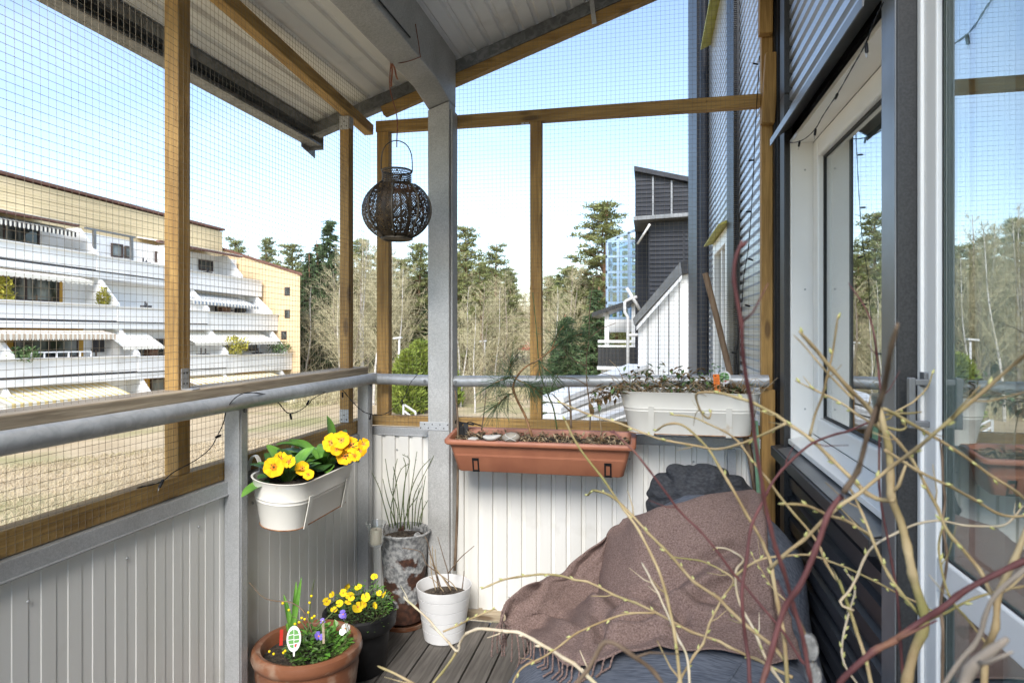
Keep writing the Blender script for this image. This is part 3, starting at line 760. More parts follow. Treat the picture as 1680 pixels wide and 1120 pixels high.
# the window
win = MB()
win.box(0.525, 0.605, Yf - 0.018, Yf, 0.885, 2.02); win.box(0.525, 0.605, Yn, Yn + 0.018, 0.885, 2.02)
win.box(0.525, 0.605, Yn + 0.0182, Yf - 0.0182, 2.002, 2.02)
win.prism([(0.515, Yn + 0.0182, 0.868), (0.515, Yn + 0.0182, 0.885), (0.605, Yn + 0.0182, 0.906), (0.605, Yn + 0.0182, 0.868)], (0, Yf - Yn - 0.0364, 0))
win = win.build('window', M['upvc'], house, bevel=0.002); tag(win, 'white framed side-hung window beside the black pilaster')
s = MB(); y0, y1, z0, z1 = Yn + 0.019, Yf - 0.019, 0.9065, 2.0015
for (a0, a1, b0_, b1_) in ((y0, y0 + 0.07, z0, z1), (y1 - 0.07, y1, z0, z1), (y0 + 0.0702, y1 - 0.0702, z0, z0 + 0.07), (y0 + 0.0702, y1 - 0.0702, z1 - 0.07, z1)):
    s.box(0.602, 0.65, a0, a1, b0_, b1_)
s.build('sash', M['upvc'], win, bevel=0.006)
s = MB()
for (a0, a1, b0_, b1_) in ((y0 + 0.07, y0 + 0.078, z0 + .07, z1 - .07), (y1 - 0.078, y1 - 0.07, z0 + .07, z1 - .07), (y0 + 0.078, y1 - 0.078, z0 + 0.07, z0 + 0.078), (y0 + 0.078, y1 - 0.078, z1 - 0.078, z1 - 0.07)):
    s.box(0.622, 0.63, a0, a1, b0_, b1_)
s.build('gasket', M['gasket'], win)
s = MB(); s.box(0.627, 0.6295, y0 + 0.07, y1 - 0.07, z0 + 0.07, z1 - 0.07); s.build('pane', M['glass'], win)
s = MB()
for (yy, zz) in ((Yf - 0.0182, 1.0), (Yf - 0.0182, 1.45), (Yf - 0.0182, 1.9)): s.disc((0.575, yy - 0.0005, zz), 0.004, 10, (0, -1, 0))
s.build('screw_cap', M['upvc_grey'], win)
# the door
dy0, dy1 = 0.24, 1.4555
door = MB()
door.box(0.532, 0.60, dy1 - 0.02, dy1, 0.02, 2.10); door.box(0.532, 0.64, dy0 - 0.02, dy0, 0.02, 2.10); door.box(0.532, 0.60, dy0, dy1 - 0.0202, 2.08, 2.10)
ya, yb = dy0 + 0.1102, dy1 - 0.0772
TD = 0.0          # the leaf is shut
def dx(y): return (yb - y) * TD
def leaf_bar(mb_, x0, x1, y0, y1, z0, z1):
    mb_.prism([(x0 + dx(y0), y0, z0), (x1 + dx(y0), y0, z0), (x1 + dx(y1), y1, z0), (x0 + dx(y1), y1, z0)], (0, 0, z1 - z0))
leaf_bar(door, 0.538, 0.595, yb, dy1 - 0.0202, 0.03, 2.0798); leaf_bar(door, 0.538, 0.595, dy0 + 0.0002, ya, 0.03, 2.0798)
for (a0, a1) in ((1.955, 2.0798), (0.80, 0.868), (0.03, 0.14)):
    leaf_bar(door, 0.538, 0.595, ya + 0.0002, yb - 0.0002, a0, a1)
door = door.build('door', M['upvc'], house, bevel=0.004); tag(door, 'white glazed balcony door beside the black pilaster')
for (a0, a1) in ((0.868, 1.955), (0.14, 0.80)):
    s = MB(); s.prism([(0.541, yb, a0), (0.547, yb - 0.008, a0), (0.547, yb, a0)], (0, 0, a1 - a0)); s.build('glazing_bead', M['upvc'], door)
    s = MB(); s.prism([(0.541 + dx(ya), ya, a0), (0.547 + dx(ya), ya, a0), (0.547 + dx(ya), ya + 0.008, a0)], (0, 0, a1 - a0)); s.build('glazing_bead', M['upvc'], door)
    s = MB(); leaf_bar(s, 0.5445, 0.5465, yb - 0.011, yb - 0.0082, a0, a1); leaf_bar(s, 0.5445, 0.5465, ya + 0.01, yb - 0.011, a0, a0 + 0.004); leaf_bar(s, 0.5445, 0.5465, ya + 0.01, yb - 0.011, a1 - 0.004, a1)
    s.build('gasket', M['gasket'], door)
    s = MB(); leaf_bar(s, 0.5475, 0.550, ya, yb, a0, a1); s.build('pane', M['glass'], door)
s = MB(); s.box(0.530, 0.5378, 1.413, 1.437, 1.185, 1.215); s.box(0.500, 0.512, 1.404, 1.418, 1.105, 1.205); s.box(0.512, 0.538, 1.406, 1.416, 1.19, 1.202); s.box(0.512, 0.538, 1.406, 1.416, 1.108, 1.12)
s.build('handle', M['steel_grey'], door, bevel=0.002)
# the room behind the glass
m = MB(); m.box(0.64, 3.4, -1.2, 2.9, -0.05, 0.0); m.box(3.4, 3.45, -1.2, 2.9, 0, 2.7); m.box(0.66, 3.4, 2.86, 2.9, 0, 2.7); m.box(0.64, 3.4, -1.25, -1.2, 0, 2.7); m.box(0.60, 3.45, -1.25, 2.9, 2.7, 2.75)
m.build('room_shell', M['room'], house)
m = MB(); rows = []
ys = np.linspace(0.26, 1.42, 160)
for z in (0.03, 2.06): rows.append([(0.652 + 0.016 * math.sin(y * 46) + 0.008 * math.sin(y * 19), y, z) for y in ys])
m.grid(np.array(rows)); m.build('curtain', M['curtain'], house, smooth=True)
rows = []
ys = np.linspace(1.62, 2.58, 150)
for z in (0.03, 2.3): rows.append([(0.80 + 0.03 * math.sin(y * 40) + 0.012 * math.sin(y * 17), y, z) for y in ys])
m = MB(); m.grid(np.array(rows)); m.build('curtain', M['curtain'], house, smooth=True)
m = MB(); m.box(0.602, 0.618, 1.27, 1.375, 0.87, 1.95); m.build('inner_frame', M['upvc'], door)
m = MB(); m.box(0.68, 0.74, 1.5, 1.62, 0.0, 2.6); m.build('inner_jamb', M['upvc_grey'], house)
# black corrugated conduit beside the timber stud
prof = []
z = 0.05
while z < 3.0:
    prof += [(0.0125, z), (0.0125, z + 0.0025), (0.0095, z + 0.0033), (0.0095, z + 0.0052)]
    z += 0.006
m = MB(); m.lathe(prof, 10, (0.5195, 2.80, 0)); m.lathe([(0.0085, a[1]) if False else a for a in prof], 10, (0.518, 2.772, 0))
blk = MB(); blk.box(0.507, 0.56, 2.842, 2.935, -0.1, 3.15); blk.box(0.533, 0.56, 2.715, 2.842, -0.1, 3.15); blk.build('corner_closure', M['black_clad'], house)
tag(m.build('corrugated_conduit', M['black_pl'], smooth=False), 'black ribbed conduit running up beside the wooden stud', 'conduit')
# ================================================================== PLANT HELPERS
def frame_of(d):
    d = np.array(d, float); d /= np.linalg.norm(d)
    ref = np.array([0, 0, 1.0]) if abs(d[2]) < 0.95 else np.array([1.0, 0, 0])
    s = np.cross(d, ref); s /= np.linalg.norm(s)
    n = np.cross(s, d)
    return d, s, n
def leaf(mb, base, d, L, Wd, curl=0.3, cup=0.15, seg=6, roll=0.0, wav=0.0, prof=None):
    """leaf blade from base along d, bending down by curl"""
    d, s, n = frame_of(d)
    if roll:
        s, n = s * math.cos(roll) + n * math.sin(roll), n * math.cos(roll) - s * math.sin(roll)
    rows = []
    p = np.array(base, float); a = 0.0
    for i in range(seg + 1):
        t = i / seg
        w = Wd * 0.5 * (math.sin(math.pi * min(1, 0.06 + 0.94 * t) ** 0.8) ** 0.75 if prof is None else prof(t))
        w = max(w, 0.0006)
        dd = d * math.cos(a) - n * math.sin(a); nn = n * math.cos(a) + d * math.sin(a)
        z = wav * math.sin(t * 19 + base[0] * 400)
        rows.append([p - s * w + nn * (cup * w + z), p - s * w * 0.5 + nn * (cup * w * 0.2 - z), p, p + s * w * 0.5 + nn * (cup * w * 0.2 + z), p + s * w + nn * (cup * w - z)])
        p = p + dd * (L / seg); a += curl / seg
    mb.grid(np.array(rows))
def small_leaf(mb, base, d, L, Wd):
    d, s, n = frame_of(d)
    b = np.array(base, float)
    v = [b, b + d * L * .5 - s * Wd / 2 + n * L * .08, b + d * L - n * L * .1, b + d * L * .5 + s * Wd / 2 + n * L * .08]
    mb.add(v, [(0, 1, 2), (0, 2, 3)])
def rdir(up=0.4, spread=1.0):
    a = random.uniform(0, 2 * math.pi)
    v = np.array([math.cos(a) * spread, math.sin(a) * spread, up]); return v / np.linalg.norm(v)
def flower5(mb, c, nrm, R, eye_mi=1, petals=5, cup=0.25, notch=True, jitter=0.1, eye=0.33):
    n_ = np.array(nrm, float); n_ /= np.linalg.norm(n_)
    _, s, u = frame_of(n_)
    c = np.array(c, float)
    a0 = random.uniform(0, 6)
    for k in range(petals):
        a = a0 + k * 2 * math.pi / petals + random.uniform(-jitter, jitter)
        r = s * math.cos(a) + u * math.sin(a); t = -s * math.sin(a) + u * math.cos(a)
        wd = R * 0.62
        def P(x, y): return c + r * (x * R) + t * (y * wd) + n_ * (cup * R * x * x + 0.08 * R * math.sin(y * 5 + k))
        mb.cur = eye_mi
        mb.add([c, P(eye, -0.35), P(eye + .05, 0), P(eye, 0.35)], [(0, 1, 2), (0, 2, 3)])
        mb.cur = 0
        mb.add([P(eye, -0.35), P(0.66, -0.92), P(0.95, -0.72), P(0.86 if notch else 1.02, 0), P(0.95, 0.72), P(0.66, 0.92), P(eye, 0.35), P(eye + .05, 0)],
               [(0, 1, 2), (0, 2, 3, 7), (7, 3, 4, 6), (6, 4, 5)])
    mb.cur = 0

# ================================================================== HANGING LANTERN
LC = at(651, 335, 2.50)
lan = thing('hanging_lantern', 'round dark bronze lantern of pierced metal hanging from the roof beam', 'lantern', tuple(LC))
px2m = 2.50 / FPX
R = 55.0 * px2m; H = 50.0 * px2m
zc = -10 * px2m
def gr(z):   # globe radius at height z (relative)
    q = max(0.0, 1 - (z / H) ** 2)
    return R * q ** 0.5
def pierced(mbp, rad, z0, z1, rows, cols, hole, keep=lambda t, a: True):
    zs = np.linspace(z0, z1, rows + 1)
    for i in range(rows):
        off = 0.5 * (i % 2)
        za, zb = zs[i], zs[i + 1]; zm = (za + zb) / 2
        for j in range(cols):
            a0, a1 = (j + off) * 2 * math.pi / cols, (j + off + 1) * 2 * math.pi / cols
            am = (a0 + a1) / 2
            def P(a, z): return (rad(z) * math.cos(a), rad(z) * math.sin(a), z)
            o = [P(a0, za), P(a1, za), P(a1, zb), P(a0, zb)]
            if not keep((zm - z0) / (z1 - z0), am):
                mbp.add([np.array(x) for x in o], [(0, 1, 2, 3)]); continue
            h = hole * random.uniform(0.8, 1.12)
            inn = [P(am + (a - am) * h, zm + (z - zm) * h) for a, z in ((a0, zm), (am, za), (a1, zm), (am, zb))]
            mid = [P(am, za), P(a1, zm), P(am, zb), P(a0, zm)]
            v = o + inn
            # four corner triangles + rims round a diamond shaped hole
            mbp.add([np.array(x) for x in v], [(0, 1, 5), (1, 6, 5), (1, 2, 6), (2, 7, 6), (2, 3, 7), (3, 4, 7), (3, 0, 4), (0, 5, 4)])
    return mbp
def placed(mbp, dz):
    for k in range(len(mbp.v)): mbp.v[k] = mbp.v[k] + np.array([LC.x, LC.y, LC.z + dz])
    return mbp
def keep_globe(t, a):
    g = (a * 8 / (2 * math.pi)) % 1.0
    if g < 0.06 or g > 0.94 or t < 0.04 or t > 0.96: return False
    # leafy scrolls: a few solid veins, otherwise lace
    f = math.sin(t * 17 + 2.2 * math.sin(g * 6.28)) * math.sin(g * 12.6 + 2 * math.sin(t * 9))
    return f > -0.80 and random.random() > 0.10
m = pierced(MB(), lambda z: gr(z), -H * 0.90, H * 0.82, 40, 104, 0.80, keep_globe)
placed(m, zc); m.build('shell', M['iron'], lan)
m = MB()
for k in range(8):
    a = k * 2 * math.pi / 8 + 0.25
    pts = [(gr(z) * 1.015 * math.cos(a), gr(z) * 1.015 * math.sin(a), z) for z in np.linspace(-H * 0.9, H * 0.86, 18)]
    m.tube(pts, 0.0042, 6)
placed(m, zc); m.build('rib', M['lantern_rib'], lan, smooth=True)
nr = 24 * px2m
z_n0, z_n1 = zc + H * 0.80, zc + H * 0.80 + 24 * px2m
m = pierced(MB(), lambda z: nr, 0, 22 * px2m, 7, 56, 0.82, lambda t, a: math.sin(a * 12) * math.sin(t * 9) > -0.8)
placed(m, z_n0); nk = m.build('neck', M['iron'], lan)
m = MB(); m.lathe([(nr * 1.0, 0), (nr * 1.07, 0.002), (nr * 1.07, 0.006), (nr * 1.0, 0.008)], 40); placed(m, z_n1 - 0.004); m.build('rim', M['lantern_rib'], nk, smooth=True)
m = MB(); m.lathe([(nr * 1.0, 0), (nr * 1.1, 0.003), (nr * 1.0, 0.006)], 40); placed(m, z_n0 - 0.003); m.build('rim', M['lantern_rib'], nk, smooth=True)
br = 25 * px2m
m = MB(); m.lathe([(br * 0.93, 0.012), (br * 1.02, 0.008), (br * 1.06, 0.0), (br * 0.9, -0.004), (br * 0.8, 0.003), (0.002, 0.004)], 40); placed(m, zc - H * 0.95); m.build('foot', M['lantern_rib'], lan, smooth=True, angle=40)
hp = []
for t in np.linspace(0, 1, 26):
    a = math.pi * t
    hp.append((-math.cos(a) * nr * 1.05 * (1 + 0.0 * t), 0.0, z_n1 + 50 * px2m * math.sin(a) ** 0.55))
hp = np.array(hp); c_, s_ = math.cos(YAW + 0.15), math.sin(YAW + 0.15)
hp = np.stack([hp[:, 0] * c_, hp[:, 0] * s_, hp[:, 2]], 1)
m = MB(); m.tube(hp, 0.0022, 6); placed(m, 0); m.build('handle', M['lantern_rib'], lan, smooth=True)
# cord tied round the beam
cord = thing('tied_cord', 'thin brown cord and ribbon tied round the roof beam above the lantern', 'cord', tuple(LC + Vector((0, 0, 0.3))))
yb = LC.y + 0.005
top = Vector((LC.x + 0.0, LC.y, z_n1 + LC.z + 48 * px2m))
knot = Vector((-0.969, yb - 0.03, 2.325))
m = MB(); m.tube(smooth_path([top + Vector((0.0, 0, -0.02)), top, top + Vector((0, 0, 0.10)), (knot.x - 0.004, knot.y, knot.z - 0.10), knot], 5), 0.0022, 6)
m.tube(smooth_path([knot, (-0.93, yb - 0.015, 2.3235), (-0.868, yb + 0.0, 2.3445), (-0.8625, yb, 2.36), (-0.862, yb - 0.05, 2.45)], 4), 0.0018, 5)
m.build('string', M['ribbon'], cord, smooth=True)
m = MB()
for (dx, dz, L_) in ((0.01, -0.10, 1), (0.035, -0.075, 1), (0.012, 0.05, 1)):
    p0 = knot + Vector((0.0, -0.004, 0))
    rows = [[p0 + Vector((dx * t - 0.003 + 0.004 * math.sin(5 * t), -0.006 * t, dz * t)), p0 + Vector((dx * t + 0.005 + 0.004 * math.sin(5 * t), -0.01 * t, dz * t - 0.002))] for t in np.linspace(0, 1, 7)]
    m.grid(np.array([[tuple(a) for a in r] for r in rows]))
m.build('ribbon', M['ribbon'], cord, solid=0.0008)

# ================================================================== OVAL ENAMEL PLANTERS
def oval(L, Wd, n=48):
    """stadium outline points (x along length, y across)"""
    pts = []; r = Wd / 2; h = L / 2 - r
    for i in range(n // 2 + 1):
        a = -math.pi / 2 + math.pi * i / (n // 2); pts.append((h + r * math.cos(a), r * math.sin(a)))
    for i in range(n // 2 + 1):
        a = math.pi / 2 + math.pi * i / (n // 2); pts.append((-h + r * math.cos(a), r * math.sin(a)))
    return np.array(pts)
def oval_planter(root, fr, L, Wd, H, soil_mat, front=-1, bands=(0.55, 0.62)):
    """fr maps local (x along, y across, z from the base) to world"""
    T = lambda P: np.array([fr(*p) for p in P])
    def ring(z, k=0.0):
        t = z / H
        o = oval(L * (0.86 + 0.14 * t) + 2 * k, Wd * (0.74 + 0.26 * t) + 2 * k)
        return np.array([(x, y, z) for x, y in o])
    zs = [(0.0, 0), (0.004, 0)]
    for bz in bands: zs += [(H * bz - 0.004, 0), (H * bz, 0.002), (H * bz + 0.004, 0)]
    zs += [(H * 0.97, 0), (H, 0.003), (H * 1.01, 0.0)]
    rows = [ring(z, k) for z, k in zs] + [ring(H, -0.004), ring(H * 0.75, -0.005)]
    m = MB(); m.grid(np.array([T(r) for r in rows]), closeu=True)
    b0 = T(ring(0)); m.add(b0, [tuple(range(len(b0)))[::-1]])
    body = m.build('tub', M['enamel'], root, smooth=True, angle=50)
    # rusty bottom seam
    m = MB(); q = T(ring(0.0025, 0.0012)); m.tube(np.vstack([q, q[:1]]), 0.0017, 5, cap=False); m.build('rusty_seam', M['rust'], body)
    # soil
    m = MB(); rr = ring(H * 0.86, -0.006); c = rr.mean(0)
    lay = [rr, (rr - c) * 0.7 + c + [0, 0, 0.008], (rr - c) * 0.3 + c + [0, 0, 0.012]]
    m.grid(np.array([T(x) for x in lay]), closeu=True); m.add(T(lay[-1]), [tuple(range(len(rr)))])
    m.build('soil', soil_mat, root, smooth=True)
    # two flat carrying straps with hooks
    for sx in (-0.27, 0.27):
        x = L * sx
        yf = front * (Wd / 2)
        m = MB()
        pts = [(x, front * (Wd * 0.37 + 0.003), -0.003), (x, front * (Wd * 0.37 + 0.004), 0.0), (x, yf * 0.86 + front * 0.005, H * 0.45), (x, yf * 0.93 + front * 0.004, H * 0.68)]
        rows = []
        for p in pts: rows.append([fr(p[0] - 0.011, p[1], p[2]), fr(p[0] + 0.011, p[1], p[2])])
        m.grid(np.array(rows)); m.build('strap', M['enamel'], root, solid=0.0022)
        m = MB(); hk = []
        for t in np.linspace(0, 1, 10):
            a = math.pi * (1.0 - t)
            hk.append((x, -front * (Wd / 2 + 0.018) + front * 0.022 * -math.cos(a) * -1, H * 0.95 + 0.035 * math.sin(a) + 0.02 * math.sin(a)))
        rows = [[fr(p[0] - 0.009, p[1], p[2]), fr(p[0] + 0.009, p[1], p[2])] for p in hk]
        m.grid(np.array(rows)); m.build('hook', M['enamel'], root, solid=0.002)
    return body

# planter with primroses, hung inside the left panel
cx, cy = -1.150, 2.015
pl = thing('oval_planter', 'cream oval planter with rusty seams holding yellow primroses on the left railing', 'planter', (cx, cy, 0.67))
tilt = 0.12
def fr1(x, y, z):  # x along +Y, y across: front (-1) is +X
    yy, zz = -y, z
    return (cx + yy * math.cos(tilt) + zz * math.sin(tilt) * 0.25, cy + x, 0.675 + zz * math.cos(tilt) - yy * math.sin(tilt))
oval_planter(pl, fr1, 0.475, 0.19, 0.155, M['soil'])
# primroses
def primrose(root, c, R, flowers, leaves, lab_mats=(None, None)):
    for k in range(leaves):
        a = 2 * math.pi * k / leaves + random.uniform(-.25, .25)
        el = random.choice((0.5, 0.9, 1.5, 2.4, 3.2)) * random.uniform(.8, 1.2)
        d = (math.cos(a), math.sin(a), el)
        m = MB()
        leaf(m, (c[0] + 0.012 * math.cos(a), c[1] + 0.012 * math.sin(a), c[2]), d, R * random.uniform(0.85, 1.3), R * random.uniform(0.40, 0.58), curl=random.uniform(0.7, 1.5), cup=random.uniform(0.1, 0.35), seg=9, wav=0.0016,
             prof=lambda t: 0.18 + 0.82 * math.sin(math.pi * t ** 1.35) ** 0.8 if t < 0.985 else 0.12)
        m.build('leaf', M['leaf'] if random.random() < 0.6 else M['leaf_dark'], root, smooth=True, sub=1)
    for (fx, fy, fz, fr_, nrm) in flowers:
        m = MB(); flower5(m, (fx, fy, fz), nrm, fr_ * random.uniform(.8, 1.08), petals=random.choice((5, 5, 6)), cup=random.uniform(.0, .4), jitter=.2, eye=.26)
        m.build('flower', [M['petal'], M['petal_eye']], root, smooth=False, sub=1)
        m = MB(); m.tube(smooth_path([(c[0], c[1], c[2]), ((fx + c[0]) / 2, (fy + c[1]) / 2, (fz + c[2]) / 2 + 0.02), (fx, fy, fz)], 4), 0.0016, 5); m.build('stalk', M['stem'], root)
zt = 0.675 + 0.155
def nface(p, k=0.55):   # flowers look up and a little outwards
    v = np.array([-p[0], -p[1], EYE - p[2]]); v /= np.linalg.norm(v)
    j = np.array([random.uniform(-.45, .45), random.uniform(-.45, .45), random.uniform(0, .5)])
    v = v + j; return v / np.linalg.norm(v)
def flower_px(lst, d):
    out = []
    for (px, py, w) in lst:
        dd = d + random.uniform(-0.03, 0.03)
        p = at(px, py, dd); out.append((p.x, p.y, p.z, 0.92 * w / 2 * dd / FPX, nface(p)))
    return out
pr1 = thing('primrose', 'yellow primrose in the near end of the oval planter on the left railing', 'flower', (cx, 1.90, zt - 0.03))
primrose(pr1, (-1.14, 1.89, zt - 0.03), 0.120, flower_px([(449, 766, 38), (474, 757, 30), (496, 768, 30), (506, 778, 26), (461, 752, 24)], 2.03), 20)
pr2 = thing('primrose', 'yellow primrose in the far end of the oval planter on the left railing', 'flower', (cx, 2.13, zt - 0.03))
primrose(pr2, (-1.14, 2.12, zt - 0.03), 0.150, flower_px([(545, 726, 34), (560, 722, 32), (576, 730, 34), (590, 740, 30), (566, 748, 32), (582, 747, 28), (552, 737, 28), (596, 728, 26)], 2.17), 26)

# planter with withered plants on the far railing
cx2, cy2 = 0.155, 2.690
pl2 = thing('oval_planter', 'long cream oval planter of withered plants hung on the far railing by the house wall', 'planter', (cx2, cy2, 0.88))
def fr2(x, y, z): return (cx2 + x, cy2 + y, 0.882 + z)
oval_planter(pl2, fr2, 0.545, 0.165, 0.168, M['soil_brown'])
wp = thing('withered_plant', 'withered trailing plant with brown leaves in the long oval planter', 'plant', (cx2, cy2, 1.03))
mdry, mgr, mst = MB(), MB(), MB()
for k in range(520):
    u = random.random() ** 0.9
    x = -0.27 + 0.50 * u
    h = (0.125 - 0.25 * abs(x + 0.10) if x < 0.08 else 0.045) * (0.4 + 0.9 * random.random())
    y = cy2 + random.uniform(-0.06, 0.06)
    b = (cx2 + x, y, 1.03 + h * random.random())
    small_leaf(mdry if random.random() < 0.62 else mgr, b, (random.uniform(-1, 1), random.uniform(-1, 0.6), random.uniform(-0.5, 0.9)), random.uniform(0.02, 0.042), random.uniform(0.008, 0.016))
for k in range(95):   # the part trailing over the left end
    t = random.random()
    p = at(1015 - 42 * t + random.uniform(-8, 12), 632 + 30 * t * random.random() + random.uniform(-6, 14), 2.60 + random.uniform(-0.06, 0.06))
    small_leaf(mdry if random.random() < 0.72 else mgr, tuple(p), (random.uniform(-1, 1), random.uniform(-1, 1), random.uniform(-1.2, 0.3)), random.uniform(0.022, 0.042), random.uniform(0.009, 0.016))
for k in range(110):
    x = -0.25 + 0.5 * random.random()
    p0 = np.array([cx2 + x, cy2 + random.uniform(-0.06, 0.06), 1.025])
    p1 = p0 + np.array([random.uniform(-0.08, 0.08), random.uniform(-0.05, 0.05), random.uniform(0.01, 0.085)])
    p2 = p1 + np.array([random.uniform(-0.05, 0.05), random.uniform(-0.04, 0.03), random.uniform(-0.03, 0.02)])
    mst.tube(smooth_path([p0, p1, p2], 3), 0.0012, 4)
for (px0, py0, px1, py1) in ((1030, 640, 985, 612), (1028, 642, 970, 640), (1030, 640, 1000, 590)):
    a, b = at(px0, py0, 2.62), at(px1, py1, 2.58)
    mst.tube(smooth_path([a, (a + b) / 2 + Vector((0, 0, 0.02)), b], 4), 0.0013, 4)
mst.build('stem', M['straw'], wp); mdry.build('dry_leaves', M['leaf_dry'], wp); mgr.build('green_leaves', M['leaf_dull'], wp)
sp = thing('seedling', 'small fresh green sprout by the orange label in the long planter', 'plant', (0.28, 2.68, 1.03))
ms, ml = MB(), MB()
for (px, py) in ((1172, 600), (1165, 612), (1180, 606), (1160, 622), (1188, 618), (1152, 618), (1175, 620)):
    a = at(1172 + random.uniform(-8, 8), 640, 2.60); b = at(px, py, 2.58)
    ms.tube(smooth_path([a, (a + b) / 2, b], 3), 0.001, 4)
    for q in range(7): small_leaf(ml, tuple(b + Vector((random.uniform(-.012, .012), random.uniform(-.012, .012), random.uniform(-.02, .012)))), rdir(0.5), 0.016, 0.009)
ms.build('stem', M['stem'], sp); ml.build('leaves', M['leaf'], sp)
# plant labels
def label_disc(name, lab, c, nrm, R, sy=1.25):
    t = thing(name, lab, 'plant label', tuple(c))
    q = Vector(nrm).normalized().to_track_quat('Z', 'Y').to_matrix()
    def W_(x, y, z=0.0): return tuple(Vector(c) + q @ Vector((x, y, z)))
    ang = [2 * math.pi * k / 28 for k in range(28)]
    m = MB(); m.prism([W_(R * math.cos(a), R * sy * math.sin(a), -0.0006) for a in ang], tuple(q @ Vector((0, 0, 0.0012))))
    m.prism([W_(-0.003, -R * sy * 0.96, -0.0004), W_(0.003, -R * sy * 0.96, -0.0004), W_(0.002, -R * sy * 1.35, -0.0004), W_(-0.002, -R * sy * 1.35, -0.0004)], tuple(q @ Vector((0, 0, 0.0008))))
    b = m.build('plate', M['white_pl'], t)
    # printed green fields split by white bars and a red corner
    g = MB(); r_ = MB()
    cells = [(-.70, -.04, .36, .74), (.05, .70, .30, .74), (-.78, -.04, -.02, .30), (.05, .78, -.06, .24), (-.76, -.04, -.38, -.08), (.05, .74, -.34, -.12), (-.62, -.04, -.74, -.44)]
    for (x0, x1, y0, y1) in cells:
        cl = lambda x, y: (x * R * min(1, 0.78 / max(0.3, math.hypot(x, y))), y * R * sy * min(1, 0.78 / max(0.3, math.hypot(x, y))))
        g.add([W_(*cl(x0, y0), 0.0012), W_(*cl(x1, y0), 0.0012), W_(*cl(x1, y1), 0.0012), W_(*cl(x0, y1), 0.0012)], [(0, 1, 2, 3)])
    r_.add([W_(.1 * R, -.42 * R * sy, 0.0012), W_(.45 * R, -.42 * R * sy, 0.0012), W_(.3 * R, -.66 * R * sy, 0.0012), W_(.1 * R, -.66 * R * sy, 0.0012)], [(0, 1, 2, 3)])
    for k, a in enumerate(np.linspace(-2.6, -0.5, 9)):   # small print round the rim
        rr = 0.89 * R; r_.add([W_(rr * math.cos(a + e), rr * sy * math.sin(a + e) + f, 0.0012) for e, f in ((-.05, -.0004), (.05, -.0004), (.05, .0006), (-.05, .0006))], [(0, 1, 2, 3)])
    g.build('green_print', M['tag_green'], b); r_.build('red_print', M['tag_red'], b)
    return t
label_disc('plant_label', 'round white and green plant label in the long oval planter', at(1188, 619, 2.585), (-0.45, -1, 0.1), 0.027, 1.0)
c = at(1176, 627, 2.56)
t = thing('plant_label', 'bright orange plastic tag stuck in the long oval planter', 'plant label', tuple(c))
m = MB(); m.bar(c + Vector((0.003, 0, -0.045)), c + Vector((-0.003, 0, 0.032)), 0.024, 0.0012, up=(0, -1, 0.05)); pt = m.build('plate', M['tag_orange'], t)
m = MB()
for k in range(7):
    z = 0.012 - k * 0.0058; m.bar(c + Vector((-0.008, -0.0011, z)), c + Vector((random.uniform(0.002, 0.009), -0.0011, z)), 0.0009, 0.0004, up=(0, -1, 0))
m.bar(c + Vector((-0.0095, -0.0011, 0.026)), c + Vector((-0.002, -0.0011, 0.026)), 0.004, 0.0004, up=(0, -1, 0))
m.build('print', M['ink'], pt)

# ================================================================== BRICK-RED TROUGH ON THE FAR RAILING
tcx, tcy = -0.444, 2.672
tr = thing('trough', 'long brick red plastic planter trough tilted forward on the far railing', 'planter', (tcx, tcy, 0.70))
tl = 0.14; tyaw = 0.012
def frt(x, y, z):
    yy = y * math.cos(tl) - z * math.sin(tl) * 0.4; zz = z * math.cos(tl) + y * math.sin(tl)
    return (tcx + x, tcy + yy + x * tyaw, 0.715 + zz - 0.0 * x)
def rrect(L, Wd, r, n=5):
    pts = []
    for (sx, sy, a0) in ((1, -1, -90), (1, 1, 0), (-1, 1, 90), (-1, -1, 180)):
        for i in range(n + 1):
            a = math.radians(a0 + 90 * i / n); pts.append((sx * (L / 2 - r) + r * math.cos(a), sy * (Wd / 2 - r) + r * math.sin(a)))
    return pts
def rr3(L, Wd, z, r=0.02): return np.array([frt(x, y, z) for x, y in rrect(L, Wd, r)])
m = MB()
rows = [rr3(0.68, 0.115, 0), rr3(0.69, 0.125, 0.005), rr3(0.745, 0.165, 0.118), rr3(0.745, 0.166, 0.120), rr3(0.778, 0.196, 0.121, .03), rr3(0.787, 0.205, 0.126, .032), rr3(0.787, 0.205, 0.137, .032), rr3(0.780, 0.198, 0.142, .03), rr3(0.752, 0.170, 0.142, .025), rr3(0.742, 0.160, 0.134, .02), rr3(0.72, 0.15, 0.07)]
m.grid(np.array(rows), closeu=True); m.add(rows[0], [tuple(range(len(rows[0])))[::-1]])
m.build('tub', M['terra_pl'], tr, smooth=True, angle=45)
m = MB(); a_ = rr3(0.735, 0.158, 0.118); cc = a_.mean(0)
pts = []
for i in range(40):
    row = []
    for j in range(12):
        x = -0.365 + 0.73 * i / 39; y = -0.076 + 0.152 * j / 11
        row.append(frt(x, y, 0.117 + 0.008 * math.sin(i * 1.7) * math.sin(j * 1.3) + random.uniform(-.004, .005)))
    pts.append(row)
m.grid(np.array(pts)); m.build('soil', M['soil_brown'], tr, smooth=True)
m = MB()   # litter of dry bits
for k in range(420):
    x, y = random.uniform(-0.36, 0.36), random.uniform(-0.07, 0.07)
    b = frt(x, y, 0.122 + random.uniform(0, 0.012))
    small_leaf(m, b, (random.uniform(-1, 1), random.uniform(-1, 1), random.uniform(-.1, .7)), random.uniform(0.012, 0.035), random.uniform(0.003, 0.010))
lit = m.build('litter', [M['straw']], tr); tag(lit, kind='stuff')
m = MB()
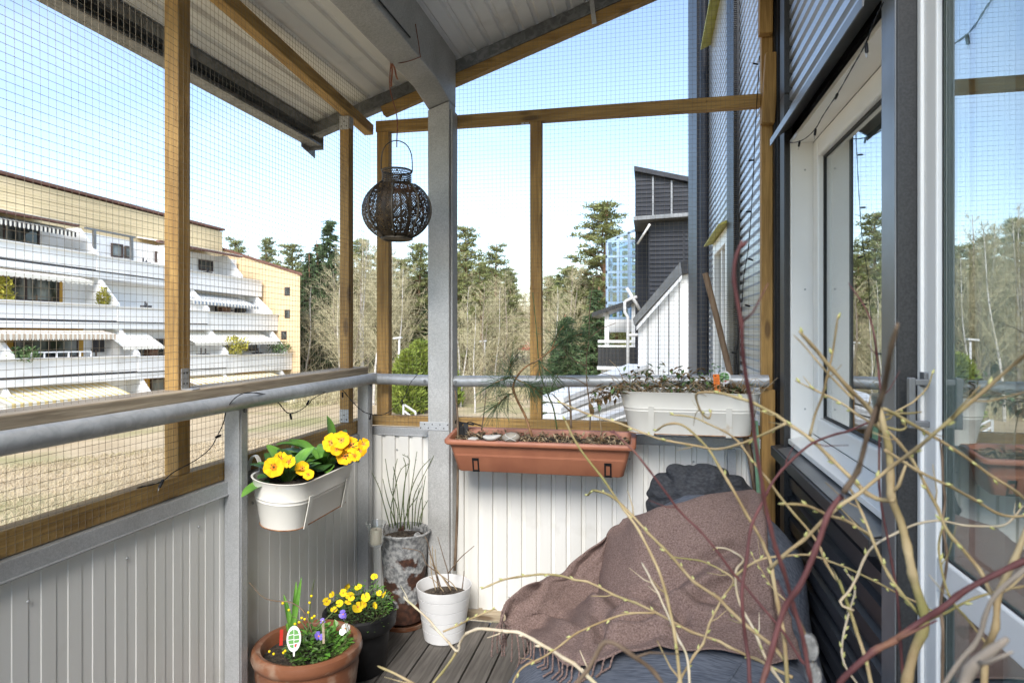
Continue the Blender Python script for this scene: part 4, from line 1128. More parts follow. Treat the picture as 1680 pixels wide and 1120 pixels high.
for k in range(260):
    x, y = random.uniform(-0.36, 0.36), random.uniform(-0.07, 0.07)
    small_leaf(m, frt(x, y, 0.122 + random.uniform(0, 0.01)), (random.uniform(-1, 1), random.uniform(-1, 1), random.uniform(-.1, .6)), random.uniform(0.012, 0.03), random.uniform(0.005, 0.011))
tag(m.build('litter', M['leaf_dry'], tr), kind='stuff')
for x in (-0.262, 0.283):
    m = MB()
    for (x0, x1, z0, z1) in ((-0.0145, -0.008, 0.0, 0.062), (0.008, 0.0145, 0.0, 0.062), (-0.008, 0.008, 0.050, 0.062), (-0.008, 0.008, 0.0, 0.009)):
        v = []
        for zz in (z0, z1):
            yb_ = -(0.0575 + 0.024 * zz / 0.118)
            for (xx, k) in ((x0, 0.001), (x1, 0.001), (x1, -0.005), (x0, -0.005)): v.append(frt(x + xx, yb_ + k, zz))
        m.add(v, [(0, 1, 2, 3), (7, 6, 5, 4), (0, 4, 5, 1), (1, 5, 6, 2), (2, 6, 7, 3), (3, 7, 4, 0)])
    m.build('clip', M['black_pl'], tr)
# black spare holder clipped on the left end
hb = thing('clip_holder', 'small black plastic clip hanging over the left end of the red trough', 'clip', tuple(frt(-0.34, 0.03, 0.13)))
m = MB()
for (x0, y0, z0, x1, y1, z1, w) in ((-0.365, 0.05, 0.17, -0.335, 0.045, 0.10, 0.02), (-0.335, 0.045, 0.17, -0.332, 0.03, 0.105, 0.022), (-0.375, 0.06, 0.172, -0.30, 0.05, 0.166, 0.008), (-0.35, 0.02, 0.165, -0.345, 0.015, 0.095, 0.024)):
    m.bar(frt(x0, y0, z0), frt(x1, y1, z1), w, 0.006, up=(0.2, -1, 0.2))
m.tube(smooth_path([frt(-0.385, 0.06, 0.165), frt(-0.38, 0.055, 0.182), frt(-0.36, 0.05, 0.172), frt(-0.35, 0.05, 0.165)], 4), 0.003, 6)
m.tube(smooth_path([frt(-0.335, 0.05, 0.168), frt(-0.32, 0.05, 0.178), frt(-0.30, 0.05, 0.172), frt(-0.27, 0.07, 0.155)], 4), 0.003, 6)
m.build('holder_body', M['black_pl'], hb, bevel=0.001)
# stones
def stone(lab, px, py, d, sx, sy, sz, mat, rz=0.0, bird=False, band=False):
    c = at(px, py, d)
    n1, n2 = 14, 20
    V = []
    for i in range(n1 + 1):
        th = math.pi * i / n1
        row = []
        for j in range(n2):
            a = 2 * math.pi * j / n2
            k = 1 + 0.10 * math.sin(3 * a + px) * math.sin(th) + 0.07 * math.sin(2 * th + a)
            x, y, z = sx * math.sin(th) * math.cos(a) * k, sy * math.sin(th) * math.sin(a) * k, sz * math.cos(th)
            if bird: z += 0.9 * sz * max(0, x / sx - 0.25) + (0.9 * sz * max(0.0, -x / sx - 0.35)); 
            row.append((c.x + x * math.cos(rz) - y * math.sin(rz), c.y + x * math.sin(rz) + y * math.cos(rz), c.z + z))
        V.append(row)
    m = MB(); m.grid(np.array(V), closeu=True)
    o = m.build('stone', mat, smooth=True)
    tag(o, lab, 'stone')
    if band:
        ORG[o.name] = (0, 0, 0)
        m = MB()
        for s in (1, -1):
            pts = []
            for t in np.linspace(-0.95, 0.95, 14):
                a = -math.pi / 2 + t * 0.9
                z = s * t * sz * 0.7
                k = math.sqrt(max(0, 1 - (z / sz) ** 2)) * 1.08
                pts.append((c.x + sx * math.cos(a) * k, c.y + sy * math.sin(a) * k, c.z + z))
            m.tube(pts, 0.0022, 5)
        m.build('white_vein', M['stone_pale'], o)
    return o
stone('grey round stone with crossed white veins lying in the red trough', 839, 717, 2.64, 0.036, 0.026, 0.021, M['stone'], band=True)
stone('bird shaped pale stone lying in the red trough', 806, 718, 2.65, 0.038, 0.018, 0.012, M['stone_pale'], rz=0.1, bird=True)
stone('flat whitish stone at the left front of the red trough', 777, 720, 2.71, 0.024, 0.018, 0.009, M['stone_pale'])
# pine sapling
ps = thing('pine_sapling', 'bent young pine with long needles growing in the red trough', 'sapling', tuple(at(873, 716, 2.66)))
tp = [(873, 716, 2.66), (862, 683, 2.66), (848, 655, 2.64), (842, 635, 2.62), (848, 618, 2.60), (862, 602, 2.58), (888, 587, 2.58), (920, 561, 2.56)]
T0 = smooth_path([at(*p) for p in tp], 6)
m = MB(); m.tube(T0, np.linspace(0.0058, 0.0030, len(T0)), 8)
br_ = [[(842, 645, 2.63), (828, 652, 2.60), (812, 668, 2.57)], [(845, 625, 2.61), (836, 608, 2.58), (840, 592, 2.56)], [(848, 618, 2.60), (826, 622, 2.56), (808, 630, 2.54)],
       [(888, 587, 2.58), (890, 600, 2.55), (905, 612, 2.53)], [(905, 572, 2.57), (915, 548, 2.56), (925, 535, 2.55)], [(920, 561, 2.56), (940, 552, 2.55), (955, 548, 2.54)], [(848, 622, 2.60), (868, 632, 2.57), (878, 640, 2.56)]]
tips = []
for b in br_:
    q = smooth_path([at(*p) for p in b], 4); m.tube(q, 0.0022, 6); tips.append((q[-1], q[-1] - q[-3])); tips.append((q[len(q) // 2], q[-1] - q[0]))
m.build('trunk', M['bark'], ps, smooth=True)
m = MB()
for (p, d) in tips + [(T0[-1], T0[-1] - T0[-4])]:
    d = d / np.linalg.norm(d)
    for k in range(52):
        v = d * random.uniform(0.3, 1.0) + np.array([random.gauss(0, .6), random.gauss(0, .6), random.gauss(0.0, .55)])
        v /= np.linalg.norm(v); L_ = random.uniform(0.055, 0.10)
        b = p - d * random.uniform(0, 0.035); e = b + v * L_ + np.array([0, 0, -0.012])
        m.tube([b, (b + e) / 2 + np.array([0, 0, 0.004]), e], 0.00068, 3, cap=False)
tag(m.build('needles', M['needle'], ps), kind='stuff')
# bare saplings in the trough
def twig_plant(lab, polys, rad, mat, name='bare_sapling', buds=0):
    base = at(*polys[0][0])
    t = thing(name, lab, 'sapling', tuple(base))
    for k, p in enumerate(polys):
        q = smooth_path([at(*a) for a in p], 5)
        m = MB(); r0 = rad * (1.0 if k == 0 else 0.7)
        m.tube(q, np.linspace(r0, r0 * 0.55, len(q)), 6); m.build('stem', mat, t, smooth=True)
    return t
twig_plant('tall thin bare sapling rising to the right of the pine sapling', [[(968, 705, 2.66), (968, 670, 2.66), (963, 630, 2.65), (962, 590, 2.64), (966, 555, 2.63), (968, 500, 2.62), (975, 455, 2.62)], [(962, 600, 2.64), (940, 590, 2.62), (922, 570, 2.62)], [(966, 555, 2.63), (985, 540, 2.62), (1010, 530, 2.6)], [(963, 632, 2.65), (945, 622, 2.63), (915, 618, 2.62)], [(968, 645, 2.65), (985, 640, 2.62), (1000, 650, 2.62)]], 0.0032, M['twig'])
twig_plant('bare forked sapling with crossing stems in the middle of the red trough', [[(914, 704, 2.67), (908, 670, 2.67), (898, 645, 2.66), (890, 625, 2.65), (884, 595, 2.64), (880, 540, 2.63), (874, 480, 2.62)], [(900, 648, 2.66), (912, 622, 2.65), (930, 590, 2.64), (955, 570, 2.63)], [(930, 590, 2.64), (945, 600, 2.63), (960, 612, 2.63), (966, 625, 2.63)]], 0.0036, M['stem'])
twig_plant('short thick cut stem standing in the red trough', [[(937, 702, 2.68), (936, 670, 2.69), (934, 650, 2.7), (933, 634, 2.7)], [(936, 675, 2.69), (920, 660, 2.68), (905, 645, 2.67)]], 0.0055, M['twig'])
twig_plant('thin stem with two withered leaves at the right of the red trough', [[(987, 708, 2.64), (983, 680, 2.64), (981, 655, 2.63), (985, 640, 2.62)]], 0.0022, M['straw'])
m = MB()
for (px, py) in ((968, 662), (981, 655), (992, 650), (970, 668)):
    p = at(px, py, 2.6); leaf(m, tuple(p), (0.3, -0.5, -1), 0.035, 0.02, curl=0.6)
tag(m.build('withered_leaves', M['leaf_dry']), 'few hanging brown leaves on the thin sapling in the red trough', 'leaves')
twig_plant('thin dark cane standing at the left end of the red trough', [[(790, 706, 2.72), (796, 660, 2.74), (797, 634, 2.75)]], 0.003, M['twig'], name='cane')
twig_plant('dark cane leaning between the column and the red trough', [[(746, 935, 2.78), (750, 850, 2.78), (751, 770, 2.77), (751, 690, 2.77), (747, 640, 2.77)]], 0.0065, M['twig'], name='cane')

# ================================================================== LEANING STICKS BY THE HOUSE WALL
m = MB(); q = [at(1157, 448, 2.72), at(1178, 530, 2.71), at(1204, 640, 2.70), at(1240, 800, 2.62)]
q.append(q[-1] + (q[-1] - q[-2]) * 2.2)
m.tube(smooth_path(q[:4] + [Vector((0.46, 2.60, 0.05))], 5), 0.0125, 12)
tag(m.build('broom_handle', M['stick'], smooth=True, angle=50), 'old brown wooden broom handle leaning behind the long oval planter', 'stick')
m = MB(); m.bar(tuple(at(1238, 690, 2.56)), (0.455, 2.62, 0.03), 0.022, 0.012, up=(0, -1, 0))
tag(m.build('painted_stick', M['green_paint']), 'thin flaking green painted slat standing beside the wooden stud', 'slat')

# ================================================================== FLOOR POTS
def pot(name, lab, c, prof, mat, soil_r, soil_z, soil_mat=None, n=48, extra=None):
    t = thing(name, lab, 'flower pot', c)
    m = MB(); m.lathe(prof, n, c, cap0=True); m.build('pot_wall', mat, t, smooth=True, angle=35)
    m = MB()
    rings = []
    for k in range(6):
        r = soil_r * (1 - k / 6)
        rings.append([(c[0] + r * math.cos(2 * math.pi * j / 28), c[1] + r * math.sin(2 * math.pi * j / 28), c[2] + soil_z + (0.006 * random.uniform(-1, 1) if k else 0) + 0.004 * k) for j in range(28)])
    m.grid(np.array(rings), closeu=True); m.add(np.array(rings[-1]), [tuple(range(28))])
    m.build('soil', soil_mat or M['soil'], t, smooth=True)
    return t
TC = (-1.095, 1.934, 0.0)
pot('terracotta_pot', 'large glazed terracotta pot of pansies with a red tag nearest the railing', TC,
    [(0.118, 0.0), (0.125, 0.006), (0.150, 0.10), (0.163, 0.20), (0.163, 0.232), (0.172, 0.24), (0.176, 0.255), (0.172, 0.272), (0.160, 0.279), (0.146, 0.274), (0.141, 0.262), (0.139, 0.20)], M['terra'], 0.14, 0.238)
BC = (-1.085, 2.30, 0.0)
pot('black_pot', 'black plastic pot of yellow violas behind the terracotta pot', BC,
    [(0.092, 0.0), (0.097, 0.005), (0.116, 0.165), (0.120, 0.168), (0.132, 0.17), (0.138, 0.178), (0.140, 0.21), (0.138, 0.225), (0.130, 0.232), (0.120, 0.226), (0.117, 0.17)], M['black_pl'], 0.118, 0.195)
WC = (-0.849, 2.615, 0.0)
wprof = [(0.080, 0.0), (0.084, 0.004)]
for k in range(1, 5):
    z = 0.222 * k / 5 + 0.004; r = 0.084 + 0.033 * z / 0.222
    wprof += [(r - 0.0003, z - 0.0016), (r - 0.0040, z - 0.0008), (r - 0.0040, z + .0008), (r, z + 0.0016)]
wprof += [(0.117, 0.219), (0.1165, 0.223), (0.113, 0.223), (0.111, 0.218), (0.104, 0.16)]
pot('white_pot', 'white ringed pot of dead stalks standing in front of the steel column', WC, wprof, M['white_pl'], 0.105, 0.172, M['soil_brown'])
# rusty zinc vase
VC = (-1.062, 2.705, 0.0)
m_, n_, b_ = _base('rusting zinc')
N = n_.nodes.new; l = n_.links.new
co = N('ShaderNodeTexCoord'); nz1 = N('ShaderNodeTexNoise'); nz1.inputs['Scale'].default_value = 11; nz1.inputs['Detail'].default_value = 4
l(co.outputs['Object'], nz1.inputs['Vector'])
r1 = N('ShaderNodeValToRGB'); r1.color_ramp.elements[0].position = 0.53; r1.color_ramp.elements[0].color = (0.0, 0, 0, 1); r1.color_ramp.elements[1].position = 0.57; r1.color_ramp.elements[1].color = (1, 1, 1, 1)
sx_ = N('ShaderNodeSeparateXYZ'); l(co.outputs['Object'], sx_.inputs['Vector'])
mr = N('ShaderNodeMapRange'); mr.inputs['From Min'].default_value = 0.02; mr.inputs['From Max'].default_value = 0.36; mr.inputs['To Min'].default_value = 0.18; mr.inputs['To Max'].default_value = -0.09
l(sx_.outputs['Z'], mr.inputs['Value'])
ad = N('ShaderNodeMath'); ad.operation = 'ADD'; l(nz1.outputs['Fac'], ad.inputs[0]); l(mr.outputs['Result'], ad.inputs[1]); l(ad.outputs['Value'], r1.inputs['Fac'])
nz2 = N('ShaderNodeTexNoise'); nz2.inputs['Scale'].default_value = 55; nz2.inputs['Detail'].default_value = 5; l(co.outputs['Object'], nz2.inputs['Vector'])
r2 = N('ShaderNodeValToRGB'); r2.color_ramp.elements[0].position = 0.4; r2.color_ramp.elements[0].color = (0.16, 0.165, 0.17, 1); r2.color_ramp.elements[1].position = 0.62; r2.color_ramp.elements[1].color = (0.42, 0.42, 0.41, 1)
l(nz2.outputs['Fac'], r2.inputs['Fac'])
r3 = N('ShaderNodeValToRGB'); r3.color_ramp.elements[0].position = 0.4; r3.color_ramp.elements[0].color = (0.045, 0.022, 0.015, 1); r3.color_ramp.elements[1].position = 0.7; r3.color_ramp.elements[1].color = (0.12, 0.05, 0.03, 1)
l(nz2.outputs['Fac'], r3.inputs['Fac'])
mxx = N('ShaderNodeMixRGB'); l(r1.outputs['Color'], mxx.inputs['Fac']); l(r2.outputs['Color'], mxx.inputs['Color1']); l(r3.outputs['Color'], mxx.inputs['Color2'])
l(mxx.outputs['Color'], b_.inputs['Base Color']); b_.inputs['Roughness'].default_value = 0.6
bn = N('ShaderNodeBump'); bn.inputs['Strength'].default_value = 0.6; bn.inputs['Distance'].default_value = 0.004; l(nz2.outputs['Fac'], bn.inputs['Height']); l(bn.outputs['Normal'], b_.inputs['Normal'])
M['zinc_rust'] = m_
vz = pot('zinc_vase', 'tall rusting zinc pot with green stems standing in the corner', VC,
         [(0.076, 0.022), (0.080, 0.024), (0.086, 0.10), (0.094, 0.22), (0.104, 0.36), (0.110, 0.395), (0.116, 0.402), (0.118, 0.409), (0.113, 0.414), (0.107, 0.408), (0.10, 0.36)], M['zinc_rust'], 0.103, 0.375, M['soil_brown'])
m = MB(); m.lathe([(0.001, 0.004), (0.088, 0.004), (0.098, 0.02), (0.102, 0.02), (0.095, 0.0), (0.001, 0.0)], 40, VC); m.build('saucer', M['terra'], vz, smooth=True, angle=40)
# relief roses on the zinc vase
m = MB()
for (px, py, s) in ((632, 888, 7), (655, 900, 8), (678, 893, 9), (695, 884, 7)):
    p = at(px, py, 2.75); v = Vector((p.x - VC[0], p.y - VC[1], 0)).normalized(); rr = 0.1015
    c = Vector((VC[0], VC[1], p.z)) + v * rr
    for k in range(3):
        pts = [c + (Vector((-v.y, v.x, 0)) * math.cos(a) + Vector((0, 0, 1)) * math.sin(a)) * (0.004 + 0.006 * k) + v * 0.002 for a in np.linspace(0, 2 * math.pi, 11)]
        m.tube(pts, 0.0022, 5, cap=False)
m.build('relief', M['galv'], vz, smooth=True)

# plants: stems in the zinc vase
gs = thing('osier_plant', 'leafless upright green stems growing in the tall rusting zinc pot', 'plant', (VC[0], VC[1], 0.38))
for p in ([(648, 862), (645, 820), (646, 780), (652, 752)], [(656, 868), (660, 830), (664, 790), (672, 755), (660, 745)], [(668, 866), (672, 820), (678, 780), (684, 740)], [(676, 866), (678, 820), (690, 790), (718, 735)],
          [(640, 864), (632, 835), (622, 800), (610, 775)], [(684, 862), (688, 830), (694, 806), (698, 780)], [(652, 866), (652, 835), (640, 800), (632, 752)], [(662, 860), (670, 835), (684, 815), (692, 796)], [(690, 860), (693, 836), (692, 812)], [(645, 866), (641, 840), (648, 800), (658, 770), (672, 760)], [(658, 866), (654, 830), (650, 790), (645, 765)], [(672, 868), (668, 835), (676, 800), (690, 770), (706, 752)], [(680, 862), (682, 830), (688, 800)], [(650, 860), (636, 820), (628, 785)], [(664, 868), (662, 820), (666, 770), (662, 750)], [(686, 864), (692, 840), (702, 820)]):
    d0 = 2.81 + random.uniform(-.05, .05); q = smooth_path([at(a, b, d0 + 0.01 * k * random.uniform(-1, 1)) for k, (a, b) in enumerate(p)], 5)
    m = MB(); m.tube(q, np.linspace(0.0028, 0.0014, len(q)), 5)
    for i in range(3, len(q) - 1, 2):
        m.tube([q[i], q[i] + np.array([random.uniform(-.006, .006), random.uniform(-.006, .006), 0.008])], [0.0012, 0.0005], 4)
    m.build('stem', M['stem'], gs, smooth=True)
# dead stalks in the white pot
ds = thing('dead_stalks', 'dry brown cut stalks in the white ringed pot', 'plant', (WC[0], WC[1], 0.17))
for p in ([(722, 968), (712, 930), (702, 890), (697, 880)], [(724, 966), (710, 920), (703, 905)], [(735, 968), (735, 940), (728, 915), (718, 880)], [(735, 940), (755, 915), (778, 895)], [(742, 966), (725, 945), (700, 925), (690, 905), (660, 898)], [(715, 968), (708, 940), (706, 912)],
          [(750, 968), (740, 955), (720, 940), (705, 920)], [(758, 966), (760, 950), (761, 936)], [(728, 970), (716, 955), (704, 945)], [(718, 965), (716, 935), (714, 900)], [(740, 968), (728, 950), (712, 925), (709, 895)]):
    d0 = 2.60 + random.uniform(-.05, .04); q = smooth_path([at(a, b, d0) for a, b in p], 5)
    m = MB(); m.tube(q, np.linspace(0.0026, 0.0013, len(q)), 5); m.build('stem', M['twig'] if random.random() < .7 else M['straw'], ds, smooth=True)
# violas in the black pot
def viola(root, lst, d, mats, stalk_z, ctr=None):
    for (px, py, w) in lst:
        dd = d + random.uniform(-.07, .05); p = at(px, py, dd); R_ = w / 2 * dd / FPX
        m = MB(); nn_ = nface(p) + np.array([random.gauss(0, .45), random.gauss(0, .45), random.gauss(0, .3)]); flower5(m, tuple(p), nn_, R_ * 1.05, notch=False, cup=random.uniform(-.1, .4), jitter=0.35, eye=0.14); m.build('flower', mats, root, sub=1)
        m = MB(); m.tube(smooth_path([(ctr[0] + (p.x - ctr[0]) * .45, ctr[1] + (p.y - ctr[1]) * .45, stalk_z), (p.x + .004, p.y + 0.012, (p.z + stalk_z) / 2 + .01), tuple(p)], 3), 0.001, 4); m.build('stalk', M['stem'], root)
va = thing('viola', 'yellow violas flowering in the black plastic pot', 'flower', (BC[0], BC[1], 0.2))
viola(va, [(568, 962, 13), (575, 977, 15), (563, 972, 12), (557, 990, 12), (536, 986, 13), (548, 1000, 11), (587, 995, 18), (571, 988, 12), (600, 979, 14), (614, 945, 11), (614, 993, 11), (588, 963, 12), (545, 975, 10), (597, 990, 12), (630, 975, 11), (622, 972, 9)], 2.33, [M['petal_pale'], M['petal_eye']], 0.2, BC)
def foliage(root, c, rad, h, n, L_, Wd, mat, name='leaves', squash=1.0):
    m = MB()
    for k in range(n):
        a = random.uniform(0, 2 * math.pi); r = rad * math.sqrt(random.random())
        z = c[2] + h * random.random() * (1 - 0.5 * (r / rad) ** 2)
        small_leaf(m, (c[0] + r * math.cos(a), c[1] + r * math.sin(a) * squash, z), (math.cos(a) * .8 + random.uniform(-.6, .6), math.sin(a) * .8 + random.uniform(-.6, .6), random.uniform(0.0, 0.9)), L_ * random.uniform(.7, 1.3), Wd * random.uniform(.7, 1.3))
    return m.build(name, mat, root)
foliage(va, (BC[0] + 0.01, BC[1] - 0.01, 0.19), 0.115, 0.125, 520, 0.020, 0.010, M['leaf_dull'])
foliage(va, (BC[0] + 0.03, BC[1] - 0.01, 0.19), 0.105, 0.15, 260, 0.018, 0.009, M['leaf'])
# pansies, bulb shoots and twigs in the terracotta pot
pa = thing('pansy', 'violet and white pansies growing in the terracotta pot', 'flower', (TC[0], TC[1], 0.24))
viola(pa, [(563, 1007, 13), (566, 1012, 9), (523, 1043, 15)], 2.02, [M['petal_blue'], M['petal_eye']], 0.24, TC)
viola(pa, [(567, 1030, 15), (561, 1036, 10)], 2.02, [M['petal_white'], M['petal_eye']], 0.24, TC)
viola(pa, [(529, 1018, 9)], 2.05, [M['petal_blue'], M['petal_white']], 0.24, TC)
foliage(pa, (TC[0] + 0.055, TC[1] - 0.01, 0.235), 0.085, 0.105, 300, 0.024, 0.016, M['leaf'])
foliage(pa, (TC[0] + 0.03, TC[1] - 0.05, 0.235), 0.065, 0.09, 220, 0.022, 0.014, M['leaf_dull'])
foliage(pa, (TC[0] + 0.0, TC[1] + 0.03, 0.235), 0.05, 0.10, 110, 0.02, 0.013, M['leaf_dull'])
bs = thing('bulb_shoot', 'upright strap-like green bulb leaves in the terracotta pot', 'plant', tuple(at(480, 1035, 2.02)))
for (b, tpx) in (((478, 1030), (466, 975)), ((482, 1030), (486, 955)), ((480, 1028), (494, 948)), ((474, 1034), (470, 1022))):
    p, q = at(*b, 2.06), at(*tpx, 2.06)
    m = MB(); leaf(m, tuple(p), tuple(q - p), (q - p).length, 0.018, curl=0.12, cup=0.5, seg=8, roll=random.uniform(0.5, 1.2), prof=lambda t: 1 - 0.9 * t ** 3); m.build('leaf', M['leaf'], bs, smooth=True)
tw = thing('budding_twig', 'dark arching twig with yellow buds stuck in the terracotta pot', 'twig', tuple(at(505, 1030, 2.0)))
mbud = MB()
for p in ([(512, 1036), (500, 1005), (478, 988), (450, 985), (430, 978), (409, 955)], [(506, 1035), (508, 1000), (512, 970), (516, 950)], [(505, 1035), (495, 1020), (480, 1010)], [(520, 1030), (545, 1005), (555, 995)]):
    q = smooth_path([at(a, b, 2.0) for a, b in p], 5); m = MB(); m.tube(q, np.linspace(0.0024, 0.0012, len(q)), 5); m.build('stem', M['twig'] if p[0][0] in (512,) else M['stem'], tw, smooth=True)
for (px, py) in ((464, 989), (474, 1000), (506, 1004), (511, 977), (508, 988), (495, 1013), (512, 1013), (484, 1023), (491, 1020), (516, 1010), (449, 1072), (442, 1068), (468, 1067), (465, 1070), (500, 1015)):
    p = at(px, py, 2.0); mbud.lathe([(0.0005, 0.004), (0.0035, 0.003), (0.0042, 0), (0.0032, -.003), (.0005, -.004)], 7, tuple(p))
tag(mbud.build('bud', M['petal_pale'], tw, smooth=True), kind='stuff')
label_disc('plant_label', 'oval white and green plant label in the terracotta pot', at(482, 1047, 1.98), tuple(Vector((1.0, -1.65, 0.6))), 0.021, 1.75)
m = MB(); a, b = at(461, 1058, 2.02), at(462, 1032, 2.02); m.bar(a, b, 0.010, 0.0012, up=(0.6, -1, 0)); tag(m.build('plant_label', M['tag_red']), 'narrow red plastic tag in the terracotta pot', 'plant label')
m = MB(); a, b = at(531, 1055, 2.0), at(530, 1018, 2.0); m.bar(a, b, 0.007, 0.0012, up=(0.6, -1, 0)); tag(m.build('plant_stake', M['batten']), 'short pale wooden stake among the pansies in the terracotta pot', 'stake')
# glass candle holder
GC = (-1.108, 2.505, 0.0)
ch = thing('candle_holder', 'tall glass candle holder with a tulip bowl behind the black pot', 'candle holder', GC)
m = MB(); m.lathe([(0.045, 0.0), (0.045, 0.004), (0.012, 0.012), (0.006, 0.03), (0.0065, 0.20), (0.009, 0.30), (0.013, 0.38), (0.010, 0.388), (0.012, 0.395), (0.026, 0.405), (0.033, 0.425), (0.033, 0.455), (0.036, 0.48), (0.044, 0.50), (0.042, 0.50), (0.034, 0.48), (0.031, 0.455), (0.031, 0.426), (0.024, 0.408), (0.002, 0.402)], 28, GC)
m.build('glass', M['glass_clear'], ch, smooth=True, angle=50)
m = MB(); m.lathe([(0.001, 0.412), (0.0235, 0.412), (0.0245, 0.416), (0.0245, 0.468), (0.022, 0.472), (0.004, 0.466), (0.001, 0.466)], 28, GC); cd = m.build('candle', M['candle'], ch, smooth=True, angle=40)
m = MB(); m.tube([(GC[0], GC[1], 0.466), (GC[0] + .001, GC[1], 0.475)], 0.0008, 5); m.build('wick', M['black_pl'], cd)
from mathutils import noise
# ================================================================== BEAN BAG, BLANKET, CUSHION
ELL = [((0.045, 1.93, 0.150), (0.485, 0.48, 0.235)), ((0.215, 2.40, 0.36), (0.33, 0.275, 0.345)), ((0.18, 2.22, 0.16), (0.36, 0.42, 0.22))]
def sdf(P):
    P = np.asarray(P, float)
    d = None
    for c, r in ELL:
        q = (P - np.array(c)) / np.array(r)
        k0 = np.linalg.norm(q, axis=-1); k1 = np.linalg.norm(q / np.array(r), axis=-1) + 1e-9
        e = k0 * (k0 - 1.0) / k1
        if d is None: d = e
        else:
            k = 0.16
            h = np.clip(0.5 + 0.5 * (e - d) / k, 0, 1)
            d = e * (1 - h) + d * h - k * h * (1 - h)
    return d
def sgrad(P, e=1e-3):
    g = np.stack([sdf(P + np.eye(3)[i] * e) - sdf(P - np.eye(3)[i] * e) for i in range(3)], -1)
    return g / (np.linalg.norm(g, axis=-1, keepdims=True) + 1e-9)
def fold(p, f, amp, seed=0.0):
    return amp * (noise.noise(Vector((p[0] * f + seed, p[1] * f * 1.3, p[2] * f * 1.3 + seed))) + 0.5 * noise.noise(Vector((p[0] * f * 2.2, p[1] * f * 2.2 + seed, p[2] * f * 2.2))))
bag = thing('bean_bag', 'large grey-blue bean bag chair in the corner under a brown blanket', 'bean bag', (0.15, 2.1, 0))
c0 = np.array([0.13, 2.12, 0.14])
n1, n2 = 70, 120
V = []
for i in range(n1 + 1):
    th = math.pi * (0.02 + 0.96 * i / n1)
    a = np.arange(n2) * 2 * math.pi / n2
    D = np.stack([math.sin(th) * np.cos(a), math.sin(th) * np.sin(a), np.full(n2, math.cos(th))], 1)
    t = np.full(n2, 0.03)
    for _ in range(60): t = t - np.clip(sdf(c0 + D * t[:, None]), -0.1, 0.1) * 0.7
    P = c0 + D * t[:, None]
    P = np.array([p + d * (fold(p, 7.0, 0.010, 3) + fold(p, 17.0, 0.003, 8)) for p, d in zip(P, D)])
    P[:, 2] = np.maximum(P[:, 2], 0.003)
    P[:, 0] = np.minimum(P[:, 0], 0.512)
    V.append(P)
m = MB(); m.grid(np.array(V)[::-1], closeu=True); m.build('cover', M['denim'], bag, smooth=True)
# a stitched seam over the seat
m = MB(); sp_ = []
for (px, py) in ((1235, 1080), (1215, 1088), (1205, 1103), (1190, 1125), (1180, 1160)):
    r = _dir(px, py); t = 1.2
    for _ in range(60): t += 0.8 * float(sdf(O3 + r * t)) / np.linalg.norm(r)
    sp_.append(O3 + r * t)
m.tube(smooth_path(sp_, 6), 0.0035, 6); m.build('seam', M['denim'], bag, smooth=True)

G = [[(985, 876), (1008, 856), (1060, 842), (1120, 824), (1180, 808), (1246, 803)],
     [(952, 908), (1000, 895), (1060, 885), (1120, 875), (1180, 866), (1252, 862)],
     [(905, 945), (965, 945), (1040, 942), (1110, 938), (1180, 932), (1268, 928)],
     [(858, 972), (925, 985), (1010, 992), (1090, 996), (1180, 996), (1288, 990)],
     [(830, 998), (888, 1022), (970, 1035), (1065, 1038), (1165, 1040), (1300, 1044)],
     [(832, 1034), (890, 1062), (942, 1092), (1040, 1066), (1150, 1062), (1312, 1086)]]
G = np.array(G, float)
def interp_rows(A, n):
    out = []
    k = A.shape[0]
    P = np.concatenate([2 * A[:1] - A[1:2], A, 2 * A[-1:] - A[-2:-1]])
    for u in np.linspace(0, k - 1, n):
        i = min(int(u), k - 2); t = u - i
        a, b, c, d = P[i], P[i + 1], P[i + 2], P[i + 3]
        out.append(0.5 * ((2 * b) + (c - a) * t + (2 * a - 5 * b + 4 * c - d) * t * t + (3 * b - a - 3 * c + d) * t ** 3))
    return np.array(out)
GG = interp_rows(G, 56)
GG = interp_rows(GG.transpose(1, 0, 2), 72).transpose(1, 0, 2)
OFF = 0.032
Rr = np.array([[_dir(*p) for p in row] for row in GG]); Ln = np.linalg.norm(Rr, axis=-1)
T = np.full(Ln.shape, 1.2); best = np.full(Ln.shape, 9.0); bt = T.copy()
for _ in range(90):
    s = sdf(O3 + Rr * T[..., None]) - OFF
    b = s < best; best = np.where(b, s, best); bt = np.where(b, T, bt)
    T = T + np.where(s > 0.0005, np.maximum(s, 0.0008) / Ln * 0.9, 0.0)
    T = np.minimum(T, 3.2)
P = O3 + Rr * bt[..., None]
